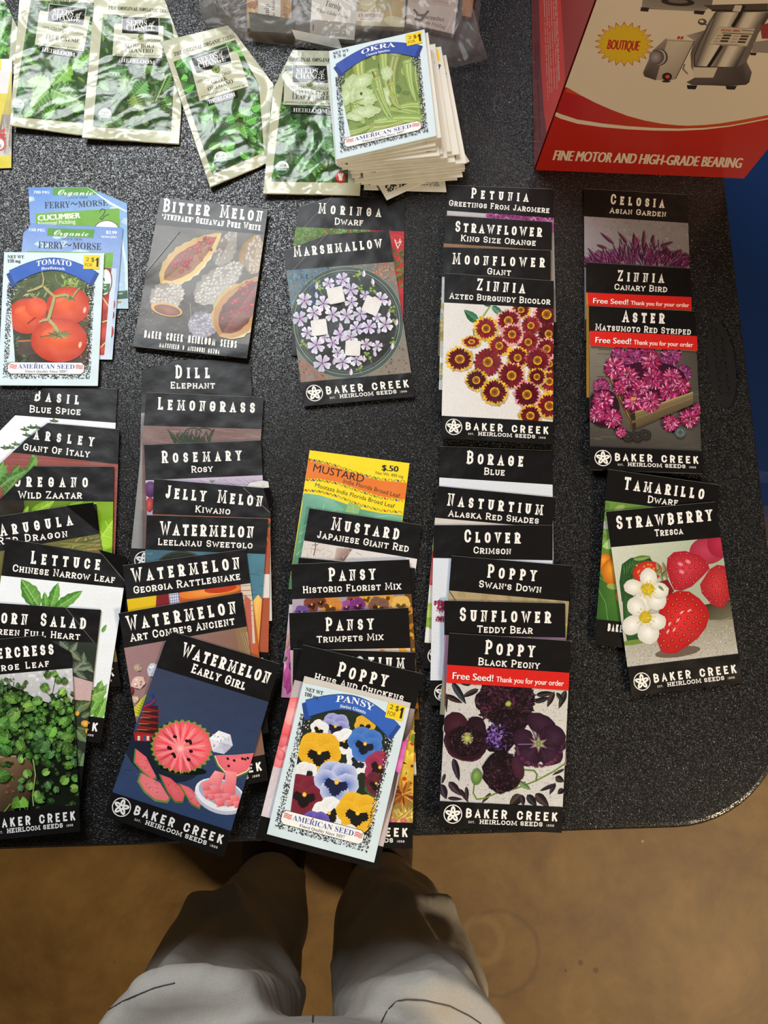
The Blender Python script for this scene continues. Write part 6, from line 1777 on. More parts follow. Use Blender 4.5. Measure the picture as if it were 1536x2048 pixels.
S.poly([(20, 1300), (130, 1300), (126, 1790), (-400, 1790), (-400, 1460), (0, 1440)], 'b8b0a8', ['8f8478', 'a89c90', 'c8c4be', 'd4d0ca', 'a09488', '6a5a50'])
for i in range(60): S.leaf(RND.uniform(20, 130), RND.uniform(1320, 1780), RND.uniform(20, 130), RND.uniform(1340, 1800), 12, jit('b0a498', .14), n=4)
for i in range(26): S.ell(RND.uniform(-60, 50), RND.uniform(1480, 1600), 20, 14, RND.uniform(0, 90), jit('c8322c', .1), n=8)
S.ell(-10, 1640, 75, 80, 0, 'c03a34', n=24); S.ell(-10, 1640, 58, 62, 0, 'ece8e4', n=22); S.text('S', 0, 1682, 18, 1682, 36, '3a3634', bold=2)
S.poly([(-420, 1785), (128, 1775), (126, 1912), (-430, 1930)], 'd2c42e')
S.finish()
def a1(S): green(S, (60, 0, 560, 720), 60, ['3f6a2f', '2c4a22', '55843c'], [(190, 380, 130, 320, 50, '5f9a3c'), (300, 520, 160, 480, 120, '86b868'), (310, 510, 440, 370, 110, '7ab44a'), (300, 530, 470, 600, 150, '7aa866'), (290, 540, 180, 640, 110, '8ab870'), (250, 700, 330, 620, 70, '5a9a3a'), (130, 690, 220, 630, 60, '5f9a3c'), (420, 400, 530, 320, 80, '6fae44'), (150, 250, 110, 150, 60, '4a7a34'), (520, 200, 560, 100, 50, '5a8a3c'), (90, 540, 120, 450, 50, '3f7a34'), (430, 660, 500, 600, 60, '6aa043')], serr=.14, vein='a8cc84')
foil(CA, [(118, -60), (585, -40), (495, 800), (58, 740)], None, 'foil herb packet titled True Catnip, leftmost whole one of the foil row',
     [(180, 0), (560, 20), (520, 730), (75, 690), (120, 400)], [('ORIGINAL ORGANIC SEEDS', 300, 5, 600, 42, 18, 1)], ([(235, 65), (535, 100), (495, 305), (205, 265)], [(290, 22), (512, 48), (495, 155), (278, 128)]),
     [('SEEDS', 314, 82, 432, 96, 32, 'e6e4d8'), ('of', 446, 100, 480, 104, 30, 'e6e4d8', italic), ('CHANGE', 306, 116, 470, 134, 32, 'e6e4d8'), ('100% CERTIFIED ORGANIC', 250, 170, 500, 208, 17, '34352f', None), ('TRUE CATNIP', 266, 230, 468, 254, 27), ('goodness from the ground up', 232, 262, 488, 294, 14, '34352f', script)], a1, (108, 622, 38, 6), mark=(385, 148, 20), strip_=([(240, 272), (460, 310), (455, 345), (235, 308)], (246, 304, 442, 338, 25)))
def hl(S): pass
def a2(S): green(S, (590, 60, 1060, 790), 90, ['4a6a34', '3a5428', '5f7f44', '2f4422'], [(800, 560, 700, 440, 110, '5f8f4a'), (800, 560, 870, 480, 110, '5fa050'), (790, 560, 830, 650, 90, '7a8f3a'), (640, 420, 760, 410, 60, '5f8a5a'), (620, 160, 610, 250, 40, '5f8040'), (760, 470, 720, 540, 80, '6a9048'), (900, 420, 850, 380, 90, '66904c'), (590, 480, 650, 540, 60, '6a9a60'), (1000, 640, 960, 560, 70, '55803c'), (720, 740, 660, 690, 60, '5a8440'), (960, 540, 1010, 450, 60, '4f7a3c')], serr=.3, vein='8ab070', wr=.6); S.line([(920, 600), (990, 440)], 7, 'a8bc7a')
foil(CA, [(560, -40), (1000, -20), (1058, 850), (483, 812)], [(560, -40), (960, -40), (1065, 250), (1072, 640), (1058, 850), (483, 812)], 'foil herb packet titled Slow Bolt Cilantro, second of the foil row',
     [(610, 82), (1010, 110), (1040, 300), (1010, 775), (548, 750)], [('THE ORIGINAL ORGANIC SEEDS', 640, 55, 1020, 76, 20, 1)], ([(676, 140), (968, 155), (958, 345), (665, 330)], [(722, 95), (942, 105), (940, 212), (718, 200)]),
     [('SEEDS', 748, 148, 868, 154, 32, 'e6e4d8'), ('of', 880, 156, 912, 158, 30, 'e6e4d8', italic), ('CHANGE', 746, 180, 912, 184, 32, 'e6e4d8'), ('100% CERTIFIED ORGANIC', 700, 238, 955, 252, 17, '34352f', None), ('SLOW BOLT', 736, 282, 915, 286, 24), ('CILANTRO', 740, 310, 905, 314, 24), ('goodness from the ground up', 680, 328, 945, 336, 14, '34352f', script)], a2, (620, 680, 42, 2), mark=(835, 218, 18), strip_=([(698, 340), (952, 352), (950, 392), (696, 374)], (715, 366, 915, 382, 22)))
def a3(S):
    green(S, (1020, 230, 1540, 1040), 60, ['3f7a34', '4f8f3f', '2f5a2a', '62a04c'], [], serr=.02, wr=.6)
    for b in ((1400, 680, 1480, 640, 60), (1390, 700, 1330, 720, 60), (1450, 720, 1520, 690, 70), (1440, 740, 1460, 820, 60), (1180, 690, 1260, 680, 60), (1330, 880, 1390, 840, 60), (1340, 890, 1380, 930, 60), (1100, 350, 1040, 400, 60), (1380, 280, 1450, 330, 70), (1090, 540, 1150, 500, 50), (1480, 640, 1540, 620, 70), (1240, 1010, 1260, 960, 40), (1420, 900, 1480, 940, 50), (1510, 800, 1470, 760, 60), (1110, 460, 1070, 470, 50)):
        S.leaf(*b, jit('5fae46', .08), dark='3a7a30', vein='a8d888', n=11)
foil(CA, [(950, 243), (1345, 148), (1630, 940), (1240, 1105)], [(950, 243), (1345, 148), (1390, 195), (1618, 500), (1600, 640), (1588, 960), (1240, 1105)], 'foil herb packet titled Greek Oregano, tilted, third of the foil row',
     [(1025, 365), (1390, 235), (1530, 500), (1560, 900), (1255, 1030)], [('THE ORIGINAL ORGANIC SEEDS', 1032, 332, 1390, 222, 22, 1)], ([(1120, 360), (1400, 300), (1470, 510), (1180, 600)], [(1126, 345), (1345, 272), (1372, 372), (1160, 440)]),
     [('SEEDS', 1172, 378, 1290, 340, 32, 'e6e4d8'), ('of', 1296, 336, 1322, 328, 30, 'e6e4d8', italic), ('CHANGE', 1176, 408, 1336, 360, 32, 'e6e4d8'), ('100% CERTIFIED ORGANIC', 1164, 496, 1408, 422, 18, '34352f', None), ('GREEK', 1252, 500, 1345, 474, 25), ('OREGANO', 1232, 540, 1380, 492, 25), ('goodness from the ground up', 1190, 575, 1450, 505, 14, '34352f', script)], a3, (1306, 935, 44, -8), mark=(1276, 412, 24), strip_=([(1225, 585), (1400, 535), (1408, 575), (1232, 628)], (1236, 614, 1392, 568, 24)))
def a4(S):
    green(S, (540, 310, 960, 910), 60, ['3f7034', '2f5426', '55883f', '24401c'], [], serr=.25, wr=.6)
    for (x, y, r, a) in ((810, 690, 90, 10), (730, 730, 60, -60), (620, 700, 80, -70), (800, 600, 60, 30), (640, 620, 60, 0), (850, 720, 80, 40), (680, 820, 70, -20), (600, 390, 60, 60), (580, 520, 50, 20), (900, 640, 60, 10), (560, 850, 50, 40), (760, 820, 60, 80)):
        for k in (-70, -35, 0, 35, 70):
            b = math.radians(a + k)
            S.leaf(x, y, x + r * (1 - abs(k) / 200) * math.cos(b), y + r * (1 - abs(k) / 200) * math.sin(b), r * .5, jit('5f9a48', .05), dark='356a2c', serr=.22, vein='9ac884', n=11)
foil(CB, [(610, 245), (1040, 255), (990, 966), (510, 958)], [(656, 246), (1040, 255), (990, 966), (510, 958), (560, 440)], 'foil herb packet titled Italian Flat Leaf Parsley, beside the white packet stack',
     [(622, 325), (930, 330), (932, 905), (552, 900)], [('THE ORIGINAL ORGANIC SEEDS', 590, 302, 930, 308, 18, 1)], ([(618, 355), (905, 362), (870, 528), (612, 520)], [(655, 322), (838, 326), (834, 415), (654, 412)]),
     [('SEEDS', 676, 364, 782, 366, 25, 'e6e4d8'), ('of', 790, 367, 816, 368, 24, 'e6e4d8', italic), ('CHANGE', 672, 390, 815, 394, 25, 'e6e4d8'), ('100% CERTIFIED ORGANIC', 638, 440, 870, 450, 15, '34352f', None), ('ITALIAN FLAT', 656, 470, 836, 474, 20), ('LEAF PARSLEY', 654, 492, 858, 498, 20), ('goodness from the ground up', 618, 510, 850, 520, 14, '34352f', script)], a4, (606, 832, 36, 2), mark=(742, 414, 18), strip_=([(648, 528), (850, 538), (848, 572), (647, 562)], (660, 556, 828, 562, 20)), badge=(895, 878, 28))

# --- the fanned stack of white packets, topped by the okra one
g = 'fanned stack of white seed packets'
OKQ = [(85, 200), (1005, -10), (1120, 1015), (155, 1245)]
def spx(p): return (p[0] / CS[2] + CS[0], p[1] / CS[2] + CS[1])
def white_one(br, bl, label, sticker, rim=True, t=.0016, z=.01, tl=None):
    fr = min(1.0, max(0, (bl[1] - 1245) / 240))
    tr = (1005 + (br[0] - 1120) * .72, max(20, -10 + (br[1] - 1015) * .95))
    tl = tl or (105 + (bl[0] - 155) * .8, 215 + (bl[1] - 1245) * .9)
    Q = [spx(tl), spx(tr), spx(br), spx(bl)]
    S = start('seed_packet', Q, Q, t, label, 'seed packet', g, 'dcdcd2', M_MATTE, CS, amax=.04)
    S.quad(Q, 100, 131)
    S.part('picture', M_MPHOTO)
    S.poly([(8, 20), (90, 20), (90, 118), (8, 118)], '6f8a4a')
    S.part('lace_border', M_MATTE)
    for box, n in (((86, 26, 92, 124), 170), ((6, 117, 92, 125), 300)): lace(S, box, n)
    S.part('ribbon', M_MATTE); S.poly([(84, 14), (97, 22), (92, 34), (80, 28)], '27427e')
    if sticker:
        S.part('price_sticker', M_MATTE)
        rect(S, 80, 3, 97, 17, 'f0cc1c'); S.poly([(90, 7.5), (92, 5), (94, 5), (94, 14), (92, 14), (92, 7.8)], '2a2410')
    S.finish()
    return S
white_one((1215, 1553), (420, 1530), 'white seed packet at the very bottom of the white stack, sticking out squarely below it', False, z=.001, tl=(420, 620))
# the crooked one beneath the stack shows its lower-left corner
c0, c1, c2 = un(*spx((640, 1632)), TZ), un(*spx((905, 1508)), TZ), None
d = (c1 - c0) / np.linalg.norm(c1 - c0)
up = np.array([-d[1], d[0], 0])
Q = [proj(c0 + up * .107), proj(c0 + up * .107 + d * .0815), proj(c0 + d * .0815), proj(c0)]
S = start('seed_packet', Q, Q, .0014, 'crooked white seed packet whose lace-patterned corner pokes out under the white stack', 'seed packet', g, 'dcdcd2', M_MATTE, CS, amax=.04)
S.quad(Q, 100, 131)
S.part('lace_border', M_MATTE)
rect(S, 6, 114, 94, 124, '3a3c3a')
speck(S, (6, 114, 94, 124), 500, .5, 1.5, ['d8d8d0', 'e4e4dc', '101211', '101211'])
S.finish()
fan_ = [((1320, 1436), (480, 1490)), ((1372, 1408), (395, 1480)), ((1390, 1352), (330, 1470)), ((1395, 1330), (300, 1415)), ((1350, 1290), (415, 1430)), ((1408, 1276), (290, 1375)), ((1300, 1268), (270, 1342)), ((1340, 1190), (210, 1340)),
        ((1262, 1162), (205, 1318)), ((1225, 1225), (180, 1312)), ((1180, 1186), (160, 1300)), ((1150, 1205), (265, 1292)), ((1116, 1146), (150, 1285)), ((1112, 1108), (156, 1270)), ((1166, 1030), (158, 1262))]
words = ['lowest of the even white stack, just above the two crooked ones', 'second lowest of the even white stack', 'third lowest of the even white stack', 'fourth lowest of the even white stack', 'fifth lowest of the white stack, pulled in on the right', 'reaching furthest right in the white stack', 'seventh from the bottom of the even white stack',
         'eighth from the bottom of the white stack, long right edge showing', 'ninth from the bottom of the white stack, right edge showing', 'tenth from the bottom of the even white stack', 'fifth below the okra packet in the white stack', 'fourth below the okra packet, left corner folded up', 'third below the okra packet in the white stack', 'second below the okra packet in the white stack', 'directly under the okra packet']
for k, ((br, bl), wd) in enumerate(zip(fan_, words)):
    white_one(br, bl, 'white seed packet, ' + wd, k in (5, 7, 9, 10), z=.003 + .0017 * k, tl=(62, 330) if k == 12 else None)
def art_okra(S, cr):
    S.crop(*cr)
    rect(S, 150, 150, 1100, 1300, '7f9450', ['6a8040', '748a48', '8aa05c', '80984f'])
    blobs(S, (200, 200, 1000, 1080), 50, 20, 70, ['6a8040', '8aa058', '5a7038', '94a868'])
    def okra(x0, y0, x1, y1, w0, w1, c):
        dx, dy = x1 - x0, y1 - y0
        L = math.hypot(dx, dy); px_, py_ = -dy / L, dx / L
        n = 9
        S.lv += 1
        for k in range(6):
            for i in range(n):
                def pt(i, k):
                    t = i / n
                    w_ = (w0 + (w1 - w0) * t) * (1 - .25 * (1 - t) * 0) * (1 if t < .9 else .7) * .5
                    o = (k / 3 - 1) * w_
                    b = 18 * math.sin(math.pi * t)
                    return (x0 + dx * t + px_ * (o + b), y0 + dy * t + py_ * (o + b))
                cc = mix(c, ('3f5420', 'd0dc98', '6a803a', 'd8e2a4', '5a7030', '3a5020')[k], .38)
                S.raw([pt(i, k), pt(i + 1, k), pt(i + 1, k + 1), pt(i, k + 1)], [mix(cc, c, .4)] * 2 + [cc] * 2)
        S.ell(x0 - dx / L * 4, y0 - dy / L * 4, w0 * .52, w0 * .2, math.degrees(math.atan2(dy, dx)) + 90, mix(c, '4a5a2c', .35), mid=mix(c, 'e8e8b0', .3), n=16)
    for a in ((240, 1000, 520, 900, 90, 30), (940, 800, 560, 760, 90, 40), (980, 860, 520, 880, 110, 60), (500, 960, 800, 880, 110, 50), (320, 1080, 520, 940, 110, 40), (420, 1100, 560, 990, 90, 40), (960, 720, 720, 760, 90, 40), (960, 930, 700, 960, 90, 40), (300, 560, 420, 900, 110, 60), (370, 260, 420, 560, 130, 90), (930, 300, 960, 640, 100, 40), (540, 210, 520, 290, 60, 40), (605, 220, 680, 640, 90, 70), (500, 400, 660, 860, 120, 20), (720, 240, 690, 560, 120, 90), (690, 520, 770, 760, 80, 20), (840, 310, 920, 690, 110, 24)):
        okra(*a, jit('9cb062', .06))
    # glare on the packet, painted as pale patches and dots over the pods
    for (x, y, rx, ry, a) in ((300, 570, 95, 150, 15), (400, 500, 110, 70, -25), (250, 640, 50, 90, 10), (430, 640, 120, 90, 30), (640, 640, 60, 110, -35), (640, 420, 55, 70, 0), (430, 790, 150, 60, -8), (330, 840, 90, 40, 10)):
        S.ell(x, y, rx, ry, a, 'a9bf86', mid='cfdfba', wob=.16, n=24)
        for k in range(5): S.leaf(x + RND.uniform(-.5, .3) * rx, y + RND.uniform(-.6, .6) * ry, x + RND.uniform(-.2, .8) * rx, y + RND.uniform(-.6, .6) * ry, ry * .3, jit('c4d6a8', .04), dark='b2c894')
    for a in ((545, 470, 690, 850, 90, 24), (690, 640, 770, 760, 70, 20)): okra(*a, jit('9cb062', .06))
    for i in range(60):
        x, y = RND.uniform(270, 560), RND.uniform(560, 860)
        S.ell(x, y, RND.uniform(3, 9), RND.uniform(3, 7), 0, jit('8aa05a', .15), mid='d8e4c0', n=8)
    S.leaf(300, 720, 430, 660, 26, 'a8b860'); S.line([(500, 400), (525, 460)], 14, '6a5a48'); S.ell(395, 615, 13, 15, 0, '3a4a2a', n=10); S.ell(545, 440, 16, 26, 20, '9aa04a', n=10); S.ell(685, 615, 20, 18, 0, '8a9a3c', mid='b4c060', n=10)
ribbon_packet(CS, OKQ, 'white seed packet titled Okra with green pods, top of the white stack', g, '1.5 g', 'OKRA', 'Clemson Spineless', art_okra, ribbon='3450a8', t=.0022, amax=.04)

# --- clear plastic bag of more packets at the back
CBG = (380, 0, 2.56)
g = 'seed packets inside the clear plastic bag'
S, Q = plain(CBG, [(285, -260), (525, -250), (518, 140), (292, 146)], 'tan seed packet labelled Parsnip sideways, inside the clear bag', g, 'a88a6a', t=.006, mat=M_MATTE)
S.part('picture', M_MPHOTO)
blobs(S, (290, -20, 350, 130), 60, 10, 26, ['a06a34', 'b8844a', 'c8a06a', '8a5a30', 'd0b088']); blobs(S, (466, -20, 520, 130), 30, 8, 20, ['8a5a34', 'a87a4a', '70503a', 'b89a70'])
S.part('paper_label', M_MATTE)
S.poly([(352, -240), (468, -236), (462, 138), (348, 134)], 'd4d0c6')
S.text('Parsnip', 408, 136, 404, 22, 26, '2c2a26', style=serif); S.text("Harris Model", 436, 136, 434, -10, 17, '4a463e', style=italic)
S.finish()
S, Q = plain(CBG, [(300, 60), (540, 100), (520, 170), (310, 160)], 'dark seed packet end poking out below the Parsnip one inside the bag', g, '3a4238', t=.002, amax=.3)
S.part('picture', M_MPHOTO); speck(S, (300, 60, 540, 170), 200, 2, 5, ['2a302a', '4a5648', '1c201c']); S.finish()
S, Q = plain(CBG, [(632, -160), (872, -130), (842, 205), (612, 190)], "white seed packet labelled Turnip White Globe Purple inside the clear bag", g, 'd8d4ca', t=.005)
S.part('paper_label', M_MATTE)
S.poly([(626, -150), (866, -120), (850, 122), (622, 98)], 'dedad0'); S.poly([(622, 98), (850, 122), (842, 190), (612, 182)], '9a968c'); S.poly([(800, 120), (848, 124), (842, 200), (798, 196)], 'b5b1a6')
S.text('Turnip', 690, 28, 772, 52, 30, '24221e', style=serif); S.text("'White Globe Purple'", 642, 58, 816, 100, 19, '3a3832', style=italic); S.line([(632, 126), (630, 156)], 6, '22201c')
S.finish()
S, Q = plain(CBG, [(862, -190), (1112, -160), (1098, 140), (850, 130)], 'tan and green seed packet with a white plate between Turnip and Cucumber inside the bag', g, 'b0a484', t=.005)
S.part('picture', M_MPHOTO)
for (x, y, rx, ry, c) in ((920, 20, 50, 40, 'c8c094'), (1040, 40, 60, 80, 'b89a5c'), (990, 20, 40, 50, 'a8a070'), (1050, 110, 60, 26, 'd0c8a0'), (920, 110, 60, 20, 'b8ac80')): S.ell(x, y, rx, ry, 10, c, mid=mix(c, 'ffffff', .25), wob=.08, n=16)
S.part('maker_plate', M_MATTE)
S.poly([(850, 58), (975, 62), (988, 74), (984, 108), (972, 114), (846, 106)], 'dcd6c8'); S.text('AN SEED', 858, 88, 948, 90, 21, '7a5a5c', style=serif); S.text('Since 1897', 872, 103, 935, 104, 9, '5a5650', style=serif)
for k in range(3): S.line([(950, 74 + k * 6), (962, 71 + k * 6), (978, 76 + k * 6)], 4, 'b0605a')
S.finish()
S, Q = plain(CBG, [(1130, -150), (1390, -110), (1350, 175), (1105, 120)], "pinkish white seed packet labelled Cucumber Boston Pickling inside the clear bag", g, 'c0a898', t=.005)
S.part('paper_label', M_MATTE)
S.poly([(1128, 10), (1360, 40), (1345, 165), (1108, 112)], 'c8b4a4')
S.text('Cucumber', 1182, 92, 1302, 112, 24, '4a3a34', style=serif); S.text("'Boston Pickling'", 1166, 112, 1310, 150, 19, '5a4a42', style=italic); S.text('Non-GMO Seed', 1240, 10, 1322, 22, 14, '9a8272', style=serif)
for p in ([(1145, 48), (1165, 70), (1160, 100)], [(1160, 75), (1200, 80), (1222, 55)], [(1150, 96), (1185, 104), (1205, 72)]): S.line(p, 11, '4a3226')
S.finish()
S, Q = plain(CBG, [(1400, -160), (1475, -150), (1440, 90), (1395, 80)], 'orange-brown seed packet at the right end inside the clear bag', g, 'a86a34', t=.004)
S.finish()
S, Q = plain(CBG, [(520, 150), (760, 200), (780, 252), (540, 200)], 'white folded paper slip at the bottom of the clear bag', g, 'c8c6bc', t=.0012, name='paper_slip', amax=.3)
Q_ = S.root; Q_['category'] = 'paper slip'
S.part('title_band', M_MATTE); S.text('SEEDS', 680, 226, 740, 238, 12, 'a8a8a0', style=serif); S.finish()

def film_mat():
    m, nt, b = new_mat('clear_crinkled_film')
    b.inputs['Base Color'].default_value = (.32, .29, .27, 1)
    b.inputs['Roughness'].default_value = .22
    b.inputs['Alpha'].default_value = .26
    b.inputs['Specular IOR Level'].default_value = .8
    tc = N(nt, 'ShaderNodeTexCoord')
    n = N(nt, 'ShaderNodeTexNoise', Scale=22.0, Detail=2.0, Distortion=1.6)
    nt.links.new(tc.outputs['Object'], n.inputs['Vector'])
    bump(nt, b, n.outputs['Fac'], .9, .012)
    return m
def polyline(pts, s):
    L = [0]
    for a, b in zip(pts, pts[1:]): L.append(L[-1] + math.hypot(b[0] - a[0], b[1] - a[1]))
    d = s * L[-1]
    for i in range(len(pts) - 1):
        if d <= L[i + 1] + 1e-9:
            t = (d - L[i]) / (L[i + 1] - L[i])
            return (pts[i][0] + (pts[i + 1][0] - pts[i][0]) * t, pts[i][1] + (pts[i + 1][1] - pts[i][1]) * t)
    return pts[-1]
BOT = [(398, 0), (404, 40), (440, 66), (484, 80), (560, 90), (640, 98), (720, 106), (800, 118), (880, 136), (920, 133), (945, 126), (979, 119), (956, 92), (958, 40), (962, 0)]
TOPL = [(380, -230), (970, -230)]
NU, NV = 70, 26
rr = random.Random(3)
wr = [[rr.uniform(-1, 1) for _ in range(12)] for _ in range(4)]
def film(z0, scale):
    bm = bmesh.new()
    gr = []
    for j in range(NV + 1):
        t = j / NV
        row = []
        for i in range(NU + 1):
            s = i / NU
            b, tp = polyline(BOT, s), polyline(TOPL, s)
            px_, py_ = b[0] + (tp[0] - b[0]) * t, b[1] + (tp[1] - b[1]) * t
            k = min(1, t * 4.2) ** .55 * min(1, s * 9, (1 - s) * 9) ** .6
            wv = sum(math.sin(px_ * .02 * (q + 1) + py_ * .031 * (q % 3 - 1) + wr[0][q] * 3) * wr[1][q] / (q + 2) for q in range(10))
            h = z0 + scale * (k * (.020 + .0035 * wv) + .0012 * abs(math.sin(px_ * .09 + wr[2][1])) * (1 - k))
            row.append(bm.verts.new(un(px_, py_, TZ + h) if scale else un(px_, py_, TZ + z0)))
        gr.append(row)
    for j in range(NV):
        for i in range(NU): bm.faces.new((gr[j][i], gr[j][i + 1], gr[j + 1][i + 1], gr[j + 1][i]))
    return bm
MF = film_mat()
bag = empty('plastic_bag', tuple(un(680, 0, TZ)))
tag(bag, 'clear crinkled plastic bag full of seed packets at the back of the table', 'plastic bag')
def shift(bm, o):
    for v in bm.verts: v.co -= Vector(o)
    return bm
from_bm('upper_film', shift(film(.0009, 1.0), bag.location), MF, bag, True)
from_bm('lower_film', shift(film(.0001, 0.0), bag.location), MF, bag, True)
# the doubled seam lines along the left of the bag
for p in ([(442, -20), (455, 30), (482, 76)], [(520, 70), (600, 78), (700, 84)], [(905, -10), (912, 60), (900, 120)]):
    pass

# --- red carton at the upper right
b0, b1_ = un(1068, 340, TZ), un(1490, 357, TZ)
ux_ = (b1_ - b0) / np.linalg.norm(b1_ - b0)
un_ = np.array([-ux_[1], ux_[0], 0])
BD, BH = .25, .25
b3 = b0 + un_ * BD
Zv = np.array([0, 0, BH])
box = empty('product_box', tuple((b0 + b1_) / 2 + un_ * BD / 2))
tag(box, 'red and white carton with a picture of a silver motor machine', 'box')
bm = bmesh.new()
cs = [b0, b1_, b1_ + un_ * BD, b3]
lo = [bm.verts.new(tuple(p + np.array([0, 0, .0004]) - np.array(box.location))) for p in cs]
hi = [bm.verts.new(tuple(p + Zv - np.array(box.location))) for p in cs]
bm.faces.new(lo[::-1]); bm.faces.new(hi)
for i in range(4): bm.faces.new((lo[i], lo[(i + 1) % 4], hi[(i + 1) % 4], hi[i]))
bmesh.ops.bevel(bm, geom=bm.edges[:], offset=.0012, segments=2, affect='EDGES')
m, nt, bs = new_mat('red_carton_board')
bs.inputs['Base Color'].default_value = (*lin(srgb('b0261c')), 1); bs.inputs['Roughness'].default_value = .35
from_bm('carton', bm, m, box)
F_ = Sheet(box, b0 - un_ * .0003, -un_, CC_)
F_.labels = {}
face = [b0 + ux_ * .001, b1_ - ux_ * .001, b1_ - ux_ * .001 + Zv * .985, b0 + ux_ * .001 + Zv * .985]
F_.clip = [proj(p) for p in face]
F_.part('front_print', M_CARD)
rect(F_, -2000, -4000, 5000, 3000, 'b32318')
CRV = [(340, 520), (420, 566), (500, 608), (600, 652), (700, 690), (800, 717), (900, 736), (1000, 746), (1060, 748), (1160, 744), (1250, 735), (1390, 712), (1536, 685), (1800, 625)]
SW = [(268, 690), (300, 706), (400, 736), (550, 757), (700, 770), (850, 777), (1000, 779), (1150, 772), (1300, 755), (1420, 733), (1536, 710), (1800, 650)]
F_.lv += 1
for a, b, c, d_ in zip(CRV[:-2], CRV[1:-1], SW[1:], SW[:-1]):
    t = (a[0] - 340) / 1200
    F_.raw([a, b, c, d_], [mix('ad2126', 'bf4a1a', min(1, t * 1.6))] * 4)
F_.poly([(340, 520), (330, 545), (1060, 760), (1536, 700), (1536, 690), (1060, 752)], 'c04a1c')
F_.poly(CRV + [(1800, -3000), (-500, -3000), (-500, 520)], 'd9ccb8', cols=None)
F_.lv += 1
for i in range(len(SW) - 1):
    w0, w1 = (34 - i * 3.2 if i < 8 else 8), (34 - (i + 1) * 3.2 if i < 7 else 8)
    F_.raw([(SW[i][0], SW[i][1] - w0 * (.9 if i else .75)), (SW[i + 1][0], SW[i + 1][1] - w1 * .9), SW[i + 1], SW[i]], ['dccdb8'] * 4)
F_.text('FINE MOTOR AND HIGH-GRADE BEARING', 256, 953, 1372, 1000, 60, 'e0d2be', shear=.24, bold=3.2)
F_.part('starburst', M_CARD)
for k, (c, f) in enumerate((('a8281c', 1.0), ('d9b522', .94))):
    p = []
    for i in range(44):
        a = 2 * math.pi * i / 44
        q = (1.0 if i % 2 else (.76 if k == 0 else .79)) * f
        p.append((680 + 178 * q * math.cos(a), 262 + 134 * q * math.sin(a)))
    F_.poly(p, c)
F_.text('BOUTIQUE', 578, 292, 764, 301, 58, 'b0281c', shear=.16, bold=2.4)
F_.part('machine_top_picture', M_CARD)
def P_(pts, c, cols=None): F_.poly(pts, c, cols)
P_([(795, -60), (785, 40), (800, 52), (1100, 68), (1150, 70), (1200, 40), (1220, -60)], '8a837c', ['7a736c', '8f8880', '6a645e', '9a938a', 'a09990', '77706a', '5a5450'])
P_([(780, 42), (830, 46), (822, 70), (776, 66)], '2a2422'); P_([(1098, 62), (1165, 66), (1150, 88), (1094, 82)], '2a2422')
F_.ell(1000, 12, 100, 24, 3, '2c2827', n=24); F_.ell(1000, 8, 60, 12, 3, '6a625c', n=20)
F_.part('machine_picture', M_CARD)
P_([(1150, 30), (1536, 20), (1536, 70), (1240, 76), (1200, 60)], '4a4440')
P_([(1215, 78), (1180, 130), (1160, 180), (1048, 212), (1095, 240), (1075, 320), (1078, 400), (1120, 470), (1230, 470), (1240, 380), (1200, 300), (1240, 80)], '8d857f', ['a8a098', '8a827c', '6f6864', 'a59c94', '948c86', '5a5350', '7a726e', '8a827c', '6a625e', '5a5450', '8a8480', 'b0a8a0'])
# motor barrel, shaded across its width
TL_, TR_, BR_, BL_ = (1225, 72), (1560, 72), (1350, 402), (1100, 394)
bands = [0, .08, .18, .3, .42, .5, .58, .7, .82, .92, 1]
tone = ['4a4440', '8f877e', 'c9bfb0', 'd8cfc0', '8a8178', '6f6862', 'cdc3b4', 'd6ccbc', '9a9188', '54504c', '3c3836']
F_.lv += 1
for i in range(10):
    u0, u1 = bands[i], bands[i + 1]
    L_ = lambda A_, B_, u: (A_[0] + (B_[0] - A_[0]) * u, A_[1] + (B_[1] - A_[1]) * u)
    F_.raw([L_(TL_, TR_, u0), L_(TL_, TR_, u1), L_(BL_, BR_, u1), L_(BL_, BR_, u0)], [tone[i], tone[i + 1], tone[i + 1], tone[i]])
F_.line([(1100, 394), (1098, 330), (1130, 250), (1225, 72)], 6, '3a3532'); F_.line([(1100, 396), (1350, 404)], 7, '3a3432')
F_.line([(1395, 30), (1365, 95), (1325, 160)], 22, '1f1b1a'); F_.line([(1262, 272), (1180, 400)], 20, '1f1b1a')
F_.line([(1200, 62), (1560, 64)], 10, '2a2523'); F_.poly([(1340, 30), (1384, 32), (1370, 70), (1325, 66)], 'c8bca8')
P_([(1245, 160), (1475, 172), (1412, 276), (1184, 262)], 'c3b6a2')
F_.line([(1245, 160), (1475, 172), (1412, 276), (1184, 262), (1245, 160)], 3, '8a7f72')
F_.text('MODEL-800A', 1258, 186, 1370, 190, 14, 'a83a34', bold=1); F_.line([(1380, 180), (1455, 184)], 6, '7a7068'); F_.line([(1262, 196), (1450, 204)], 6, '6a615a')
for k in range(3):
    for dx in (0, 104): P_([(1274 - k * 9 + dx, 204 + k * 17 + dx * .05), (1320 - k * 9 + dx, 206 + k * 17 + dx * .05), (1313 - k * 9 + dx, 217 + k * 17 + dx * .05), (1266 - k * 9 + dx, 215 + k * 17 + dx * .05)], '3a3432')
    F_.line([(1232 - k * 9, 212 + k * 17), (1260 - k * 9, 213 + k * 17)], 4, '8a8078'); F_.line([(1330 - k * 9, 214 + k * 17), (1362 - k * 9, 216 + k * 17)], 4, '8a8078')
F_.line([(1220, 262), (1360, 268)], 4, '8a8078')
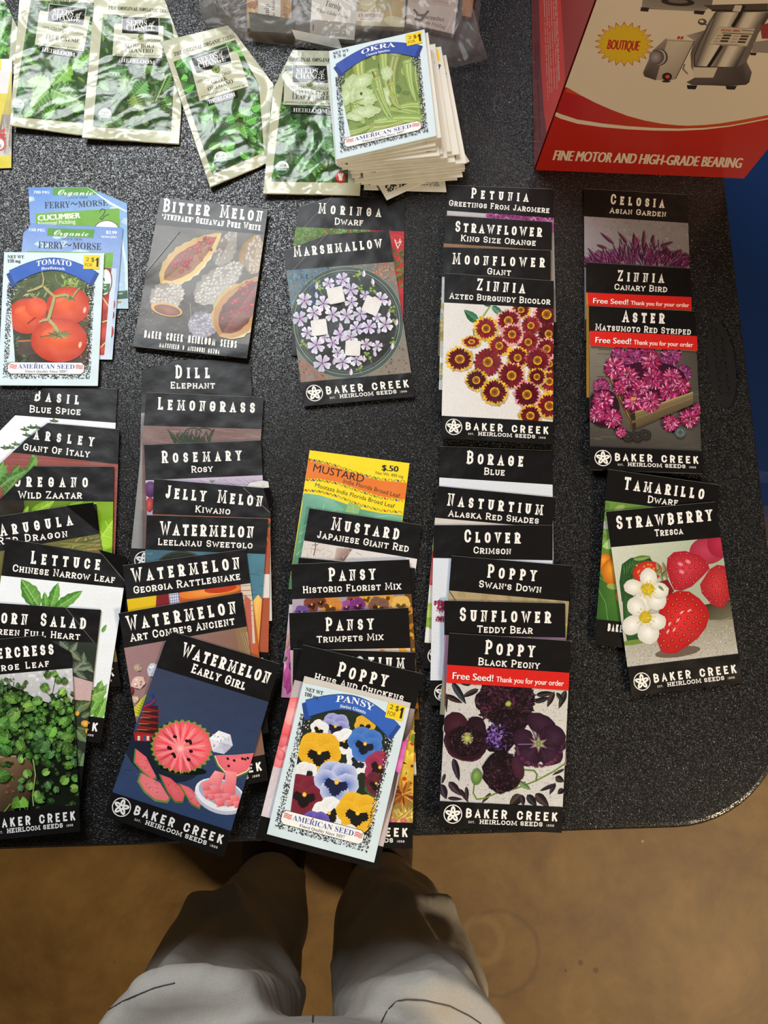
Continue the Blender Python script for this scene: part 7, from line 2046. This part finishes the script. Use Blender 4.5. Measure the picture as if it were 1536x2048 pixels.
# foot of the machine
P_([(1090, 400), (1240, 402), (1215, 462), (1098, 462)], 'cfc3b0'); P_([(1235, 404), (1352, 402), (1380, 340), (1420, 300), (1410, 370), (1440, 430), (1425, 490), (1405, 505), (1290, 512), (1200, 508), (1085, 506), (1050, 490), (1100, 462), (1210, 462)], '4c4344', ['5a5050', '4a4142', '5a5252', '7a7270', '6a6262', '5c5354', '4a4142', '3a3233', '3f3738', '443b3c', '4a4142', '575050', '4a4344', '5a5050'])
P_([(1350, 400), (1480, 130), (1500, 150), (1425, 330), (1405, 370)], '6a6260')
P_([(1052, 506), (1116, 508), (1104, 532), (1058, 530)], '1f1a1a'); P_([(1284, 512), (1352, 510), (1338, 534), (1290, 532)], '1f1a1a')
# control unit with knob and red button
P_([(930, 228), (1000, 232), (1098, 242), (985, 470), (960, 478), (866, 476)], 'b2a797', ['c0b5a4', 'c8bdac', 'b5aa9a', '9a9082', '8a8074', 'a89d8e'])
P_([(930, 226), (938, 238), (868, 478), (800, 455), (792, 432), (850, 300)], '6f6763', ['a59b90', '8a8078', '4a4241', '3f3838', '5a5250', '8a827c'])
F_.line([(985, 470), (1098, 242)], 5, '4a4442'); F_.line([(938, 240), (1096, 246)], 4, '8a8076')
P_([(1000, 215), (1036, 217), (1028, 234), (994, 232)], 'b03a34'); F_.line([(1018, 216), (1010, 234)], 4, 'dccdb8')
F_.ell(890, 340, 50, 50, 20, '4a4442', n=24); F_.ell(884, 340, 44, 46, 20, 'b5aba0', n=24); F_.ell(874, 340, 44, 44, 10, '5a5250', n=24); F_.ell(866, 340, 38, 36, 0, '6f6668', mid='a59ca0', n=24)
F_.ell(935, 456, 30, 24, 0, '221d1c', n=20); F_.ell(938, 456, 14, 12, 0, 'b83830', mid='e06054', n=14); F_.ell(930, 484, 26, 7, 0, '2a2422', n=14)
F_.line([(1040, 380), (1030, 410), (1058, 440)], 9, '7a726c')
F_.ell(1145, 130, 26, 20, 0, '5a5450', n=16); F_.ell(1140, 128, 14, 10, 0, 'cfc5b8', n=12); F_.line([(1120, 130), (1175, 150)], 6, '3a3432')
P_([(1490, 150), (1600, 120), (1600, 230), (1500, 230)], '8f3a3e'); P_([(1450, 250), (1600, 230), (1600, 320), (1440, 310)], '8a827c'); P_([(1428, 312), (1470, 314), (1462, 330), (1432, 328)], '231e1d')
F_.finish()
L_ = Sheet(box, b0 - ux_ * .0003, -ux_, CC_)
L_.labels = {}
L_.clip = [proj(p) for p in (b0 + un_ * .001, b3 - un_ * .001, b3 - un_ * .001 + Zv * .985, b0 + un_ * .001 + Zv * .985)]
L_.part('side_print', M_CARD)
rect(L_, -2000, -3000, 2000, 3000, '82282a')
L_.poly([(150, -1400), (268, -1400), (302, 0), (322, 330), (328, 470), (312, 540), (218, 792), (200, 640), (185, 400), (172, 0)], 'e83c2e')
L_.poly([(302, 0), (1000, 0), (1000, -1400), (268, -1400)], 'a82a24'); L_.poly([(302, 0), (570, 0), (330, 500), (322, 330)], 'a82a24')
def col_of_print(x0, y0, x1, y1):
    L_.lv += 1
    n = int(abs(y1 - y0) / 9)
    for i in range(n):
        if RND.random() < .16: continue
        t0, t1 = i / n, (i + RND.uniform(.6, .95)) / n
        L_.raw(strip([(x0 + (x1 - x0) * t0, y0 + (y1 - y0) * t0), (x0 + (x1 - x0) * t1, y0 + (y1 - y0) * t1)], 4.5)[0], ['e8b0a0'] * 4)
for k, (a, b, y1) in enumerate(((192, 226, 600), (206, 238, 575), (219, 250, 550), (232, 266, 528), (244, 282, 535), (256, 290, 490), (267, 296, 480))): col_of_print(a, -300, b, y1)
L_.line([(150, 250), (165, 250), (168, 480), (154, 470), (150, 250)], 3, '6a1c1c')
for k in range(3): L_.line([(152, 300 + k * 60), (166, 320 + k * 60)], 3, '6a1c1c')
L_.ring(138, 745, 9, 40, 0, 4, '3a1414', 20)
for k in range(20): L_.line([(120 + k * .6, 240 + k * 12), (124 + k * .6, 246 + k * 12)], 3, '5a1a1a', new=(k == 0))
L_.line([(165, 500), (178, 840)], 2, '6a1c1c')
L_.finish()

# --- blue plastic bin standing on the floor to the right of the table
def taper_box(bm, x0, x1, y0, y1, z0, z1, gr, r=.03, seg=5):
    loops = []
    for z, g_ in ((z0, 0), (z1, gr)):
        p = arc_pts(x1 + g_ - r, y0 - g_ + r, r, -90, 0, seg) + arc_pts(x1 + g_ - r, y1 + g_ - r, r, 0, 90, seg) + arc_pts(x0 - g_ + r, y1 + g_ - r, r, 90, 180, seg) + arc_pts(x0 - g_ + r, y0 - g_ + r, r, 180, 270, seg)
        loops.append([bm.verts.new((x, y, z)) for x, y in p])
    k = len(loops[0])
    for i in range(k): bm.faces.new((loops[0][i], loops[0][(i + 1) % k], loops[1][(i + 1) % k], loops[1][i]))
    bm.faces.new(loops[0][::-1]); bm.faces.new(loops[1])
BX, BY = .60, .40
binr = empty('storage_bin', (BX, BY, 0))
tag(binr, 'dark blue plastic storage bin standing on the floor beside the table', 'storage bin')
MB = plastic('blue_plastic', (.006, .030, .135), .38)
bm = bmesh.new(); taper_box(bm, -.17, .17, -.22, .22, 0, .46, .025)
from_bm('tub', bm, MB, binr, False)
bm = bmesh.new(); taper_box(bm, -.205, .205, -.255, .255, .4605, .49, -.008); taper_box(bm, -.17, .17, -.22, .22, .4905, .502, -.01)
from_bm('lid', bm, MB, binr, False)
for sx in (-.19, .19):
    bm = bmesh.new(); box_bm(bm, sx - .012, sx + .012, -.06, .06, .38, .44)
    from_bm('latch', bm, MB, binr)

# --- the person whose legs show at the bottom
def cloth_mat():
    m, nt, b = new_mat('grey_trouser_cloth')
    tc = N(nt, 'ShaderNodeTexCoord')
    n = N(nt, 'ShaderNodeTexNoise', Scale=1600.0, Detail=2.0)
    nt.links.new(tc.outputs['Object'], n.inputs['Vector'])
    cr = N(nt, 'ShaderNodeValToRGB')
    cr.color_ramp.elements[0].position, cr.color_ramp.elements[0].color = .3, (.35, .325, .285, 1)
    cr.color_ramp.elements[1].position, cr.color_ramp.elements[1].color = .7, (.44, .41, .365, 1)
    nt.links.new(n.outputs['Fac'], cr.inputs[0])
    nt.links.new(cr.outputs[0], b.inputs['Base Color'])
    b.inputs['Roughness'].default_value = .85
    b.inputs['Specular IOR Level'].default_value = .2
    n2 = N(nt, 'ShaderNodeTexNoise', Scale=14.0, Detail=3.0)
    nt.links.new(tc.outputs['Object'], n2.inputs['Vector'])
    pv = bump(nt, b, n2.outputs['Fac'], .6, .010)
    bump(nt, b, n.outputs['Fac'], .3, .0006, pv)
    return m
def leg_rings(rows):
    out = []
    for (xo, xi, y, z, dep) in rows:
        a, b = un(xo, y, z), un(xi, y, z)
        out.append(((a + b) / 2 - np.array([0, dep * .85, 0]), np.linalg.norm(a - b) / 2, dep))
    return out
LEFT = [(150, 590, 1985, .715, .080), (170, 588, 1960, .675, .084), (210, 588, 1952, .62, .078), (255, 596, 1902, .54, .074), (285, 602, 1852, .46, .076), (312, 604, 1806, .39, .084), (385, 606, 1775, .34, .072), (425, 618, 1752, .27, .066), (455, 614, 1728, .17, .062), (466, 612, 1712, .085, .062)]
RIGHT = [(672, 1050, 1992, .715, .080), (674, 1030, 1970, .675, .084), (672, 1005, 1950, .62, .078), (666, 976, 1900, .54, .074), (662, 960, 1852, .46, .076), (660, 948, 1806, .39, .084), (664, 905, 1775, .34, .072), (666, 872, 1752, .27, .066), (684, 848, 1728, .17, .062), (692, 838, 1712, .085, .062)]
def loft(bm, rings, n=28, k=1.0, cap=True):
    prev = None
    for c, rx, ry in rings:
        ring = [bm.verts.new((c[0] + rx * k * math.cos(2 * math.pi * i / n), c[1] + ry * k * math.sin(2 * math.pi * i / n), c[2])) for i in range(n)]
        if prev:
            for i in range(n): bm.faces.new((prev[i], prev[(i + 1) % n], ring[(i + 1) % n], ring[i]))
        elif cap: bm.faces.new(ring[::-1])
        prev = ring
    if cap: bm.faces.new(prev)
def body_bm(k=1.0):
    bm = bmesh.new()
    for rows in (LEFT, RIGHT):
        loft(bm, leg_rings(rows), k=k)
    hip = []
    for z, py, hw, dep in ((.655, 2042, 300, .050), (.675, 2034, 380, .075), (.715, 2030, 415, .095), (.76, 2040, 440, .100), (.81, 2064, 470, .100), (.87, 2098, 500, .094), (.93, 2140, 540, .090)):
        f = un(612, py, z)
        hip.append((f - np.array([0, dep, 0]), np.linalg.norm(un(612 + hw, py, z) - f), dep))
    loft(bm, hip, k=k)
    return bm
def remeshed(name, bm, vox, mat, parent=None, smooth=6):
    me = bpy.data.meshes.new(name)
    bmesh.ops.recalc_face_normals(bm, faces=bm.faces)
    bm.to_mesh(me); bm.free()
    o = bpy.data.objects.new(name, me)
    C.objects.link(o)
    r = o.modifiers.new('r', 'REMESH'); r.mode = 'VOXEL'; r.voxel_size = vox
    s_ = o.modifiers.new('s', 'SMOOTH'); s_.iterations = smooth; s_.factor = .6
    dg = bpy.context.evaluated_depsgraph_get()
    me2 = bpy.data.meshes.new_from_object(o.evaluated_get(dg))
    bpy.data.objects.remove(o); bpy.data.meshes.remove(me)
    me2.name = name
    return link_mesh(name, me2, mat, parent, True)
m_skin, nt, b = new_mat('skin')
b.inputs['Base Color'].default_value = (.42, .24, .15, 1); b.inputs['Roughness'].default_value = .5
bm = body_bm(.86)
feet = []
for rows in (LEFT, RIGHT):
    c, rx, ry = leg_rings(rows)[-1]
    feet.append(c)
    loft(bm, [((c[0], c[1], .12), .036, .04), ((c[0], c[1] + .01, .06), .036, .045), ((c[0], c[1] + .05, .035), .036, .085), ((c[0], c[1] + .07, .014), .038, .11)])
person = remeshed('person', bm, .012, m_skin, None, 4)
tag(person, 'person in light grey trousers standing at the table edge, seen from above', 'person')
bm = body_bm(1.0)
tr = remeshed('trousers', bm, .007, cloth_mat(), person, 8)
# soft folds in the cloth
me = tr.data
rf = random.Random(8)
fold = []
for rows in (LEFT, RIGHT):
    R_ = leg_rings(rows)
    for _ in range(11):
        i = rf.randrange(2, len(R_) - 1)
        c, rx, ry = R_[i]
        a = rf.uniform(0, 6.28)
        p = np.array([c[0] + rx * math.cos(a), c[1] + ry * math.sin(a), c[2]])
        d = np.array([rf.uniform(-1, 1), rf.uniform(-.4, .4), rf.uniform(-.9, .9)]); d /= np.linalg.norm(d)
        fold.append((p, d, rf.uniform(.05, .11), rf.uniform(.010, .018), rf.uniform(-.010, .012)))
co = np.empty(len(me.vertices) * 3); me.vertices.foreach_get('co', co); co = co.reshape(-1, 3)
no = np.empty(len(me.vertices) * 3); me.vertex_normals.foreach_get('vector', no); no = no.reshape(-1, 3)
disp = np.zeros(len(co))
for p, d, L0, w0, amp in fold:
    v = co - p
    al = v @ d
    pe = np.linalg.norm(v - al[:, None] * d, axis=1)
    disp += amp * np.exp(-(al / L0) ** 2 - (pe / w0) ** 2)
from mathutils.bvhtree import BVHTree
bv = BVHTree.FromPolygons([tuple(v) for v in co], [tuple(p.vertices) for p in me.polygons])
def polyline(pts, s):
    L = [0]
    for a, b in zip(pts, pts[1:]): L.append(L[-1] + math.hypot(b[0] - a[0], b[1] - a[1]))
    d = s * L[-1]
    for i in range(len(pts) - 1):
        if d <= L[i + 1] + 1e-9:
            t = (d - L[i]) / (L[i + 1] - L[i])
            return (pts[i][0] + (pts[i + 1][0] - pts[i][0]) * t, pts[i][1] + (pts[i + 1][1] - pts[i][1]) * t)
    return pts[-1]
for pl, amp, w0 in (([(362, 1808), (410, 1806), (462, 1812)], .013, .016), ([(462, 1812), (515, 1868), (560, 1930), (590, 1985)], .011, .015), ([(455, 1822), (400, 1872), (345, 1930)], .009, .012), ([(440, 1830), (430, 1880), (420, 1930)], -.008, .018), ([(545, 1800), (575, 1870), (600, 1930)], -.009, .018), ([(480, 1760), (530, 1745), (600, 1750)], .008, .012),
                    ([(770, 1775), (830, 1808), (888, 1812)], .013, .015), ([(775, 1800), (720, 1860), (680, 1930)], .010, .014), ([(828, 1822), (870, 1880), (925, 1945)], .009, .012), ([(855, 1820), (890, 1890)], -.008, .016), ([(715, 1780), (690, 1840)], -.009, .016), ([(760, 1880), (840, 1905), (900, 1950)], .007, .014), ([(740, 1750), (800, 1742)], .008, .012), ([(300, 1975), (420, 1968), (530, 1972), (580, 1995)], .010, .016), ([(690, 2005), (760, 1985), (860, 1990)], .009, .016)):
    P3 = []
    for i in range(24):
        h = bv.ray_cast(Vector(CAM), Vector(ray(*polyline(pl, i / 23))).normalized())
        if h[0]: P3.append(np.array(h[0]))
    if P3:
        dd = np.min(np.linalg.norm(co[:, None, :] - np.array(P3)[None], axis=2), axis=1)
        disp += amp * np.exp(-(dd / w0) ** 2)
co2 = co + no * disp[:, None]
me.vertices.foreach_set('co', co2.ravel()); me.update()
from mathutils.bvhtree import BVHTree
bv = BVHTree.FromPolygons([tuple(v) for v in co2], [tuple(p.vertices) for p in me.polygons])
m_seam, nt, b = new_mat('dark_seam_thread')
b.inputs['Base Color'].default_value = (.05, .045, .04, 1)
for pl in ([(190, 2046), (215, 2022), (250, 2000), (310, 1975), (350, 1966)], [(762, 2046), (775, 2020), (792, 2002), (812, 1998), (850, 2000), (900, 2012), (940, 2032), (962, 2047)], [(625, 2046), (626, 2030)]):
    pts = []
    for i in range(40):
        q = polyline(pl, i / 39)
        h = bv.ray_cast(Vector(CAM), Vector(ray(*q)).normalized())
        if h[0]: pts.append(h[0] + h[1] * .0004)
    if len(pts) > 3:
        bm = bmesh.new(); tube(bm, [tuple(p) for p in pts], .00045, 6)
        from_bm('pocket_seam', bm, m_seam, tr, True)
m_shoe, nt, b = new_mat('brown_shoe')
b.inputs['Base Color'].default_value = (.045, .022, .012, 1); b.inputs['Roughness'].default_value = .5
for c in feet:
    bm = bmesh.new()
    loft(bm, [((c[0], c[1] + .065, .001), .050, .138), ((c[0], c[1] + .065, .022), .052, .140), ((c[0], c[1] + .055, .045), .048, .122), ((c[0], c[1] + .025, .075), .046, .080), ((c[0], c[1] + .005, .105), .044, .055)])
    from_bm('shoe', bm, m_shoe, person, True)

# --- a single pale hair lying on the table
bm = bmesh.new()
tube(bm, [tuple(un(840 + x / 3.84, y / 3.84, TZ + .0006)) for x, y in ((610, 700), (575, 760), (570, 840), (600, 905), (660, 940), (740, 920), (835, 860))], .00012, 5)
m_hair, nt, b = new_mat('pale_hair'); b.inputs['Base Color'].default_value = (.25, .2, .15, 1)
hair = from_bm('hair_strand', bm, m_hair, None, True)
tag(hair, 'thin curved strand of hair on the black table beside the red carton', 'hair')

# --- plain painted walls behind the person and on the right
m_wall, nt, b = new_mat('warm_painted_wall')
tc = N(nt, 'ShaderNodeTexCoord'); n = N(nt, 'ShaderNodeTexNoise', Scale=40.0, Detail=4.0); nt.links.new(tc.outputs['Object'], n.inputs['Vector']); bump(nt, b, n.outputs['Fac'], .2, .002)
b.inputs['Base Color'].default_value = (.52, .42, .30, 1); b.inputs['Roughness'].default_value = .7
for nm, d in (('wall_back', (-3.2, 3.2, -3.3, -3.2)), ('wall_right', (3.2, 3.3, -3.2, 3.6))):
    bm = bmesh.new(); box_bm(bm, *d, 0, 2.7)
    o = from_bm(nm, bm, m_wall); o['kind'] = 'structure'
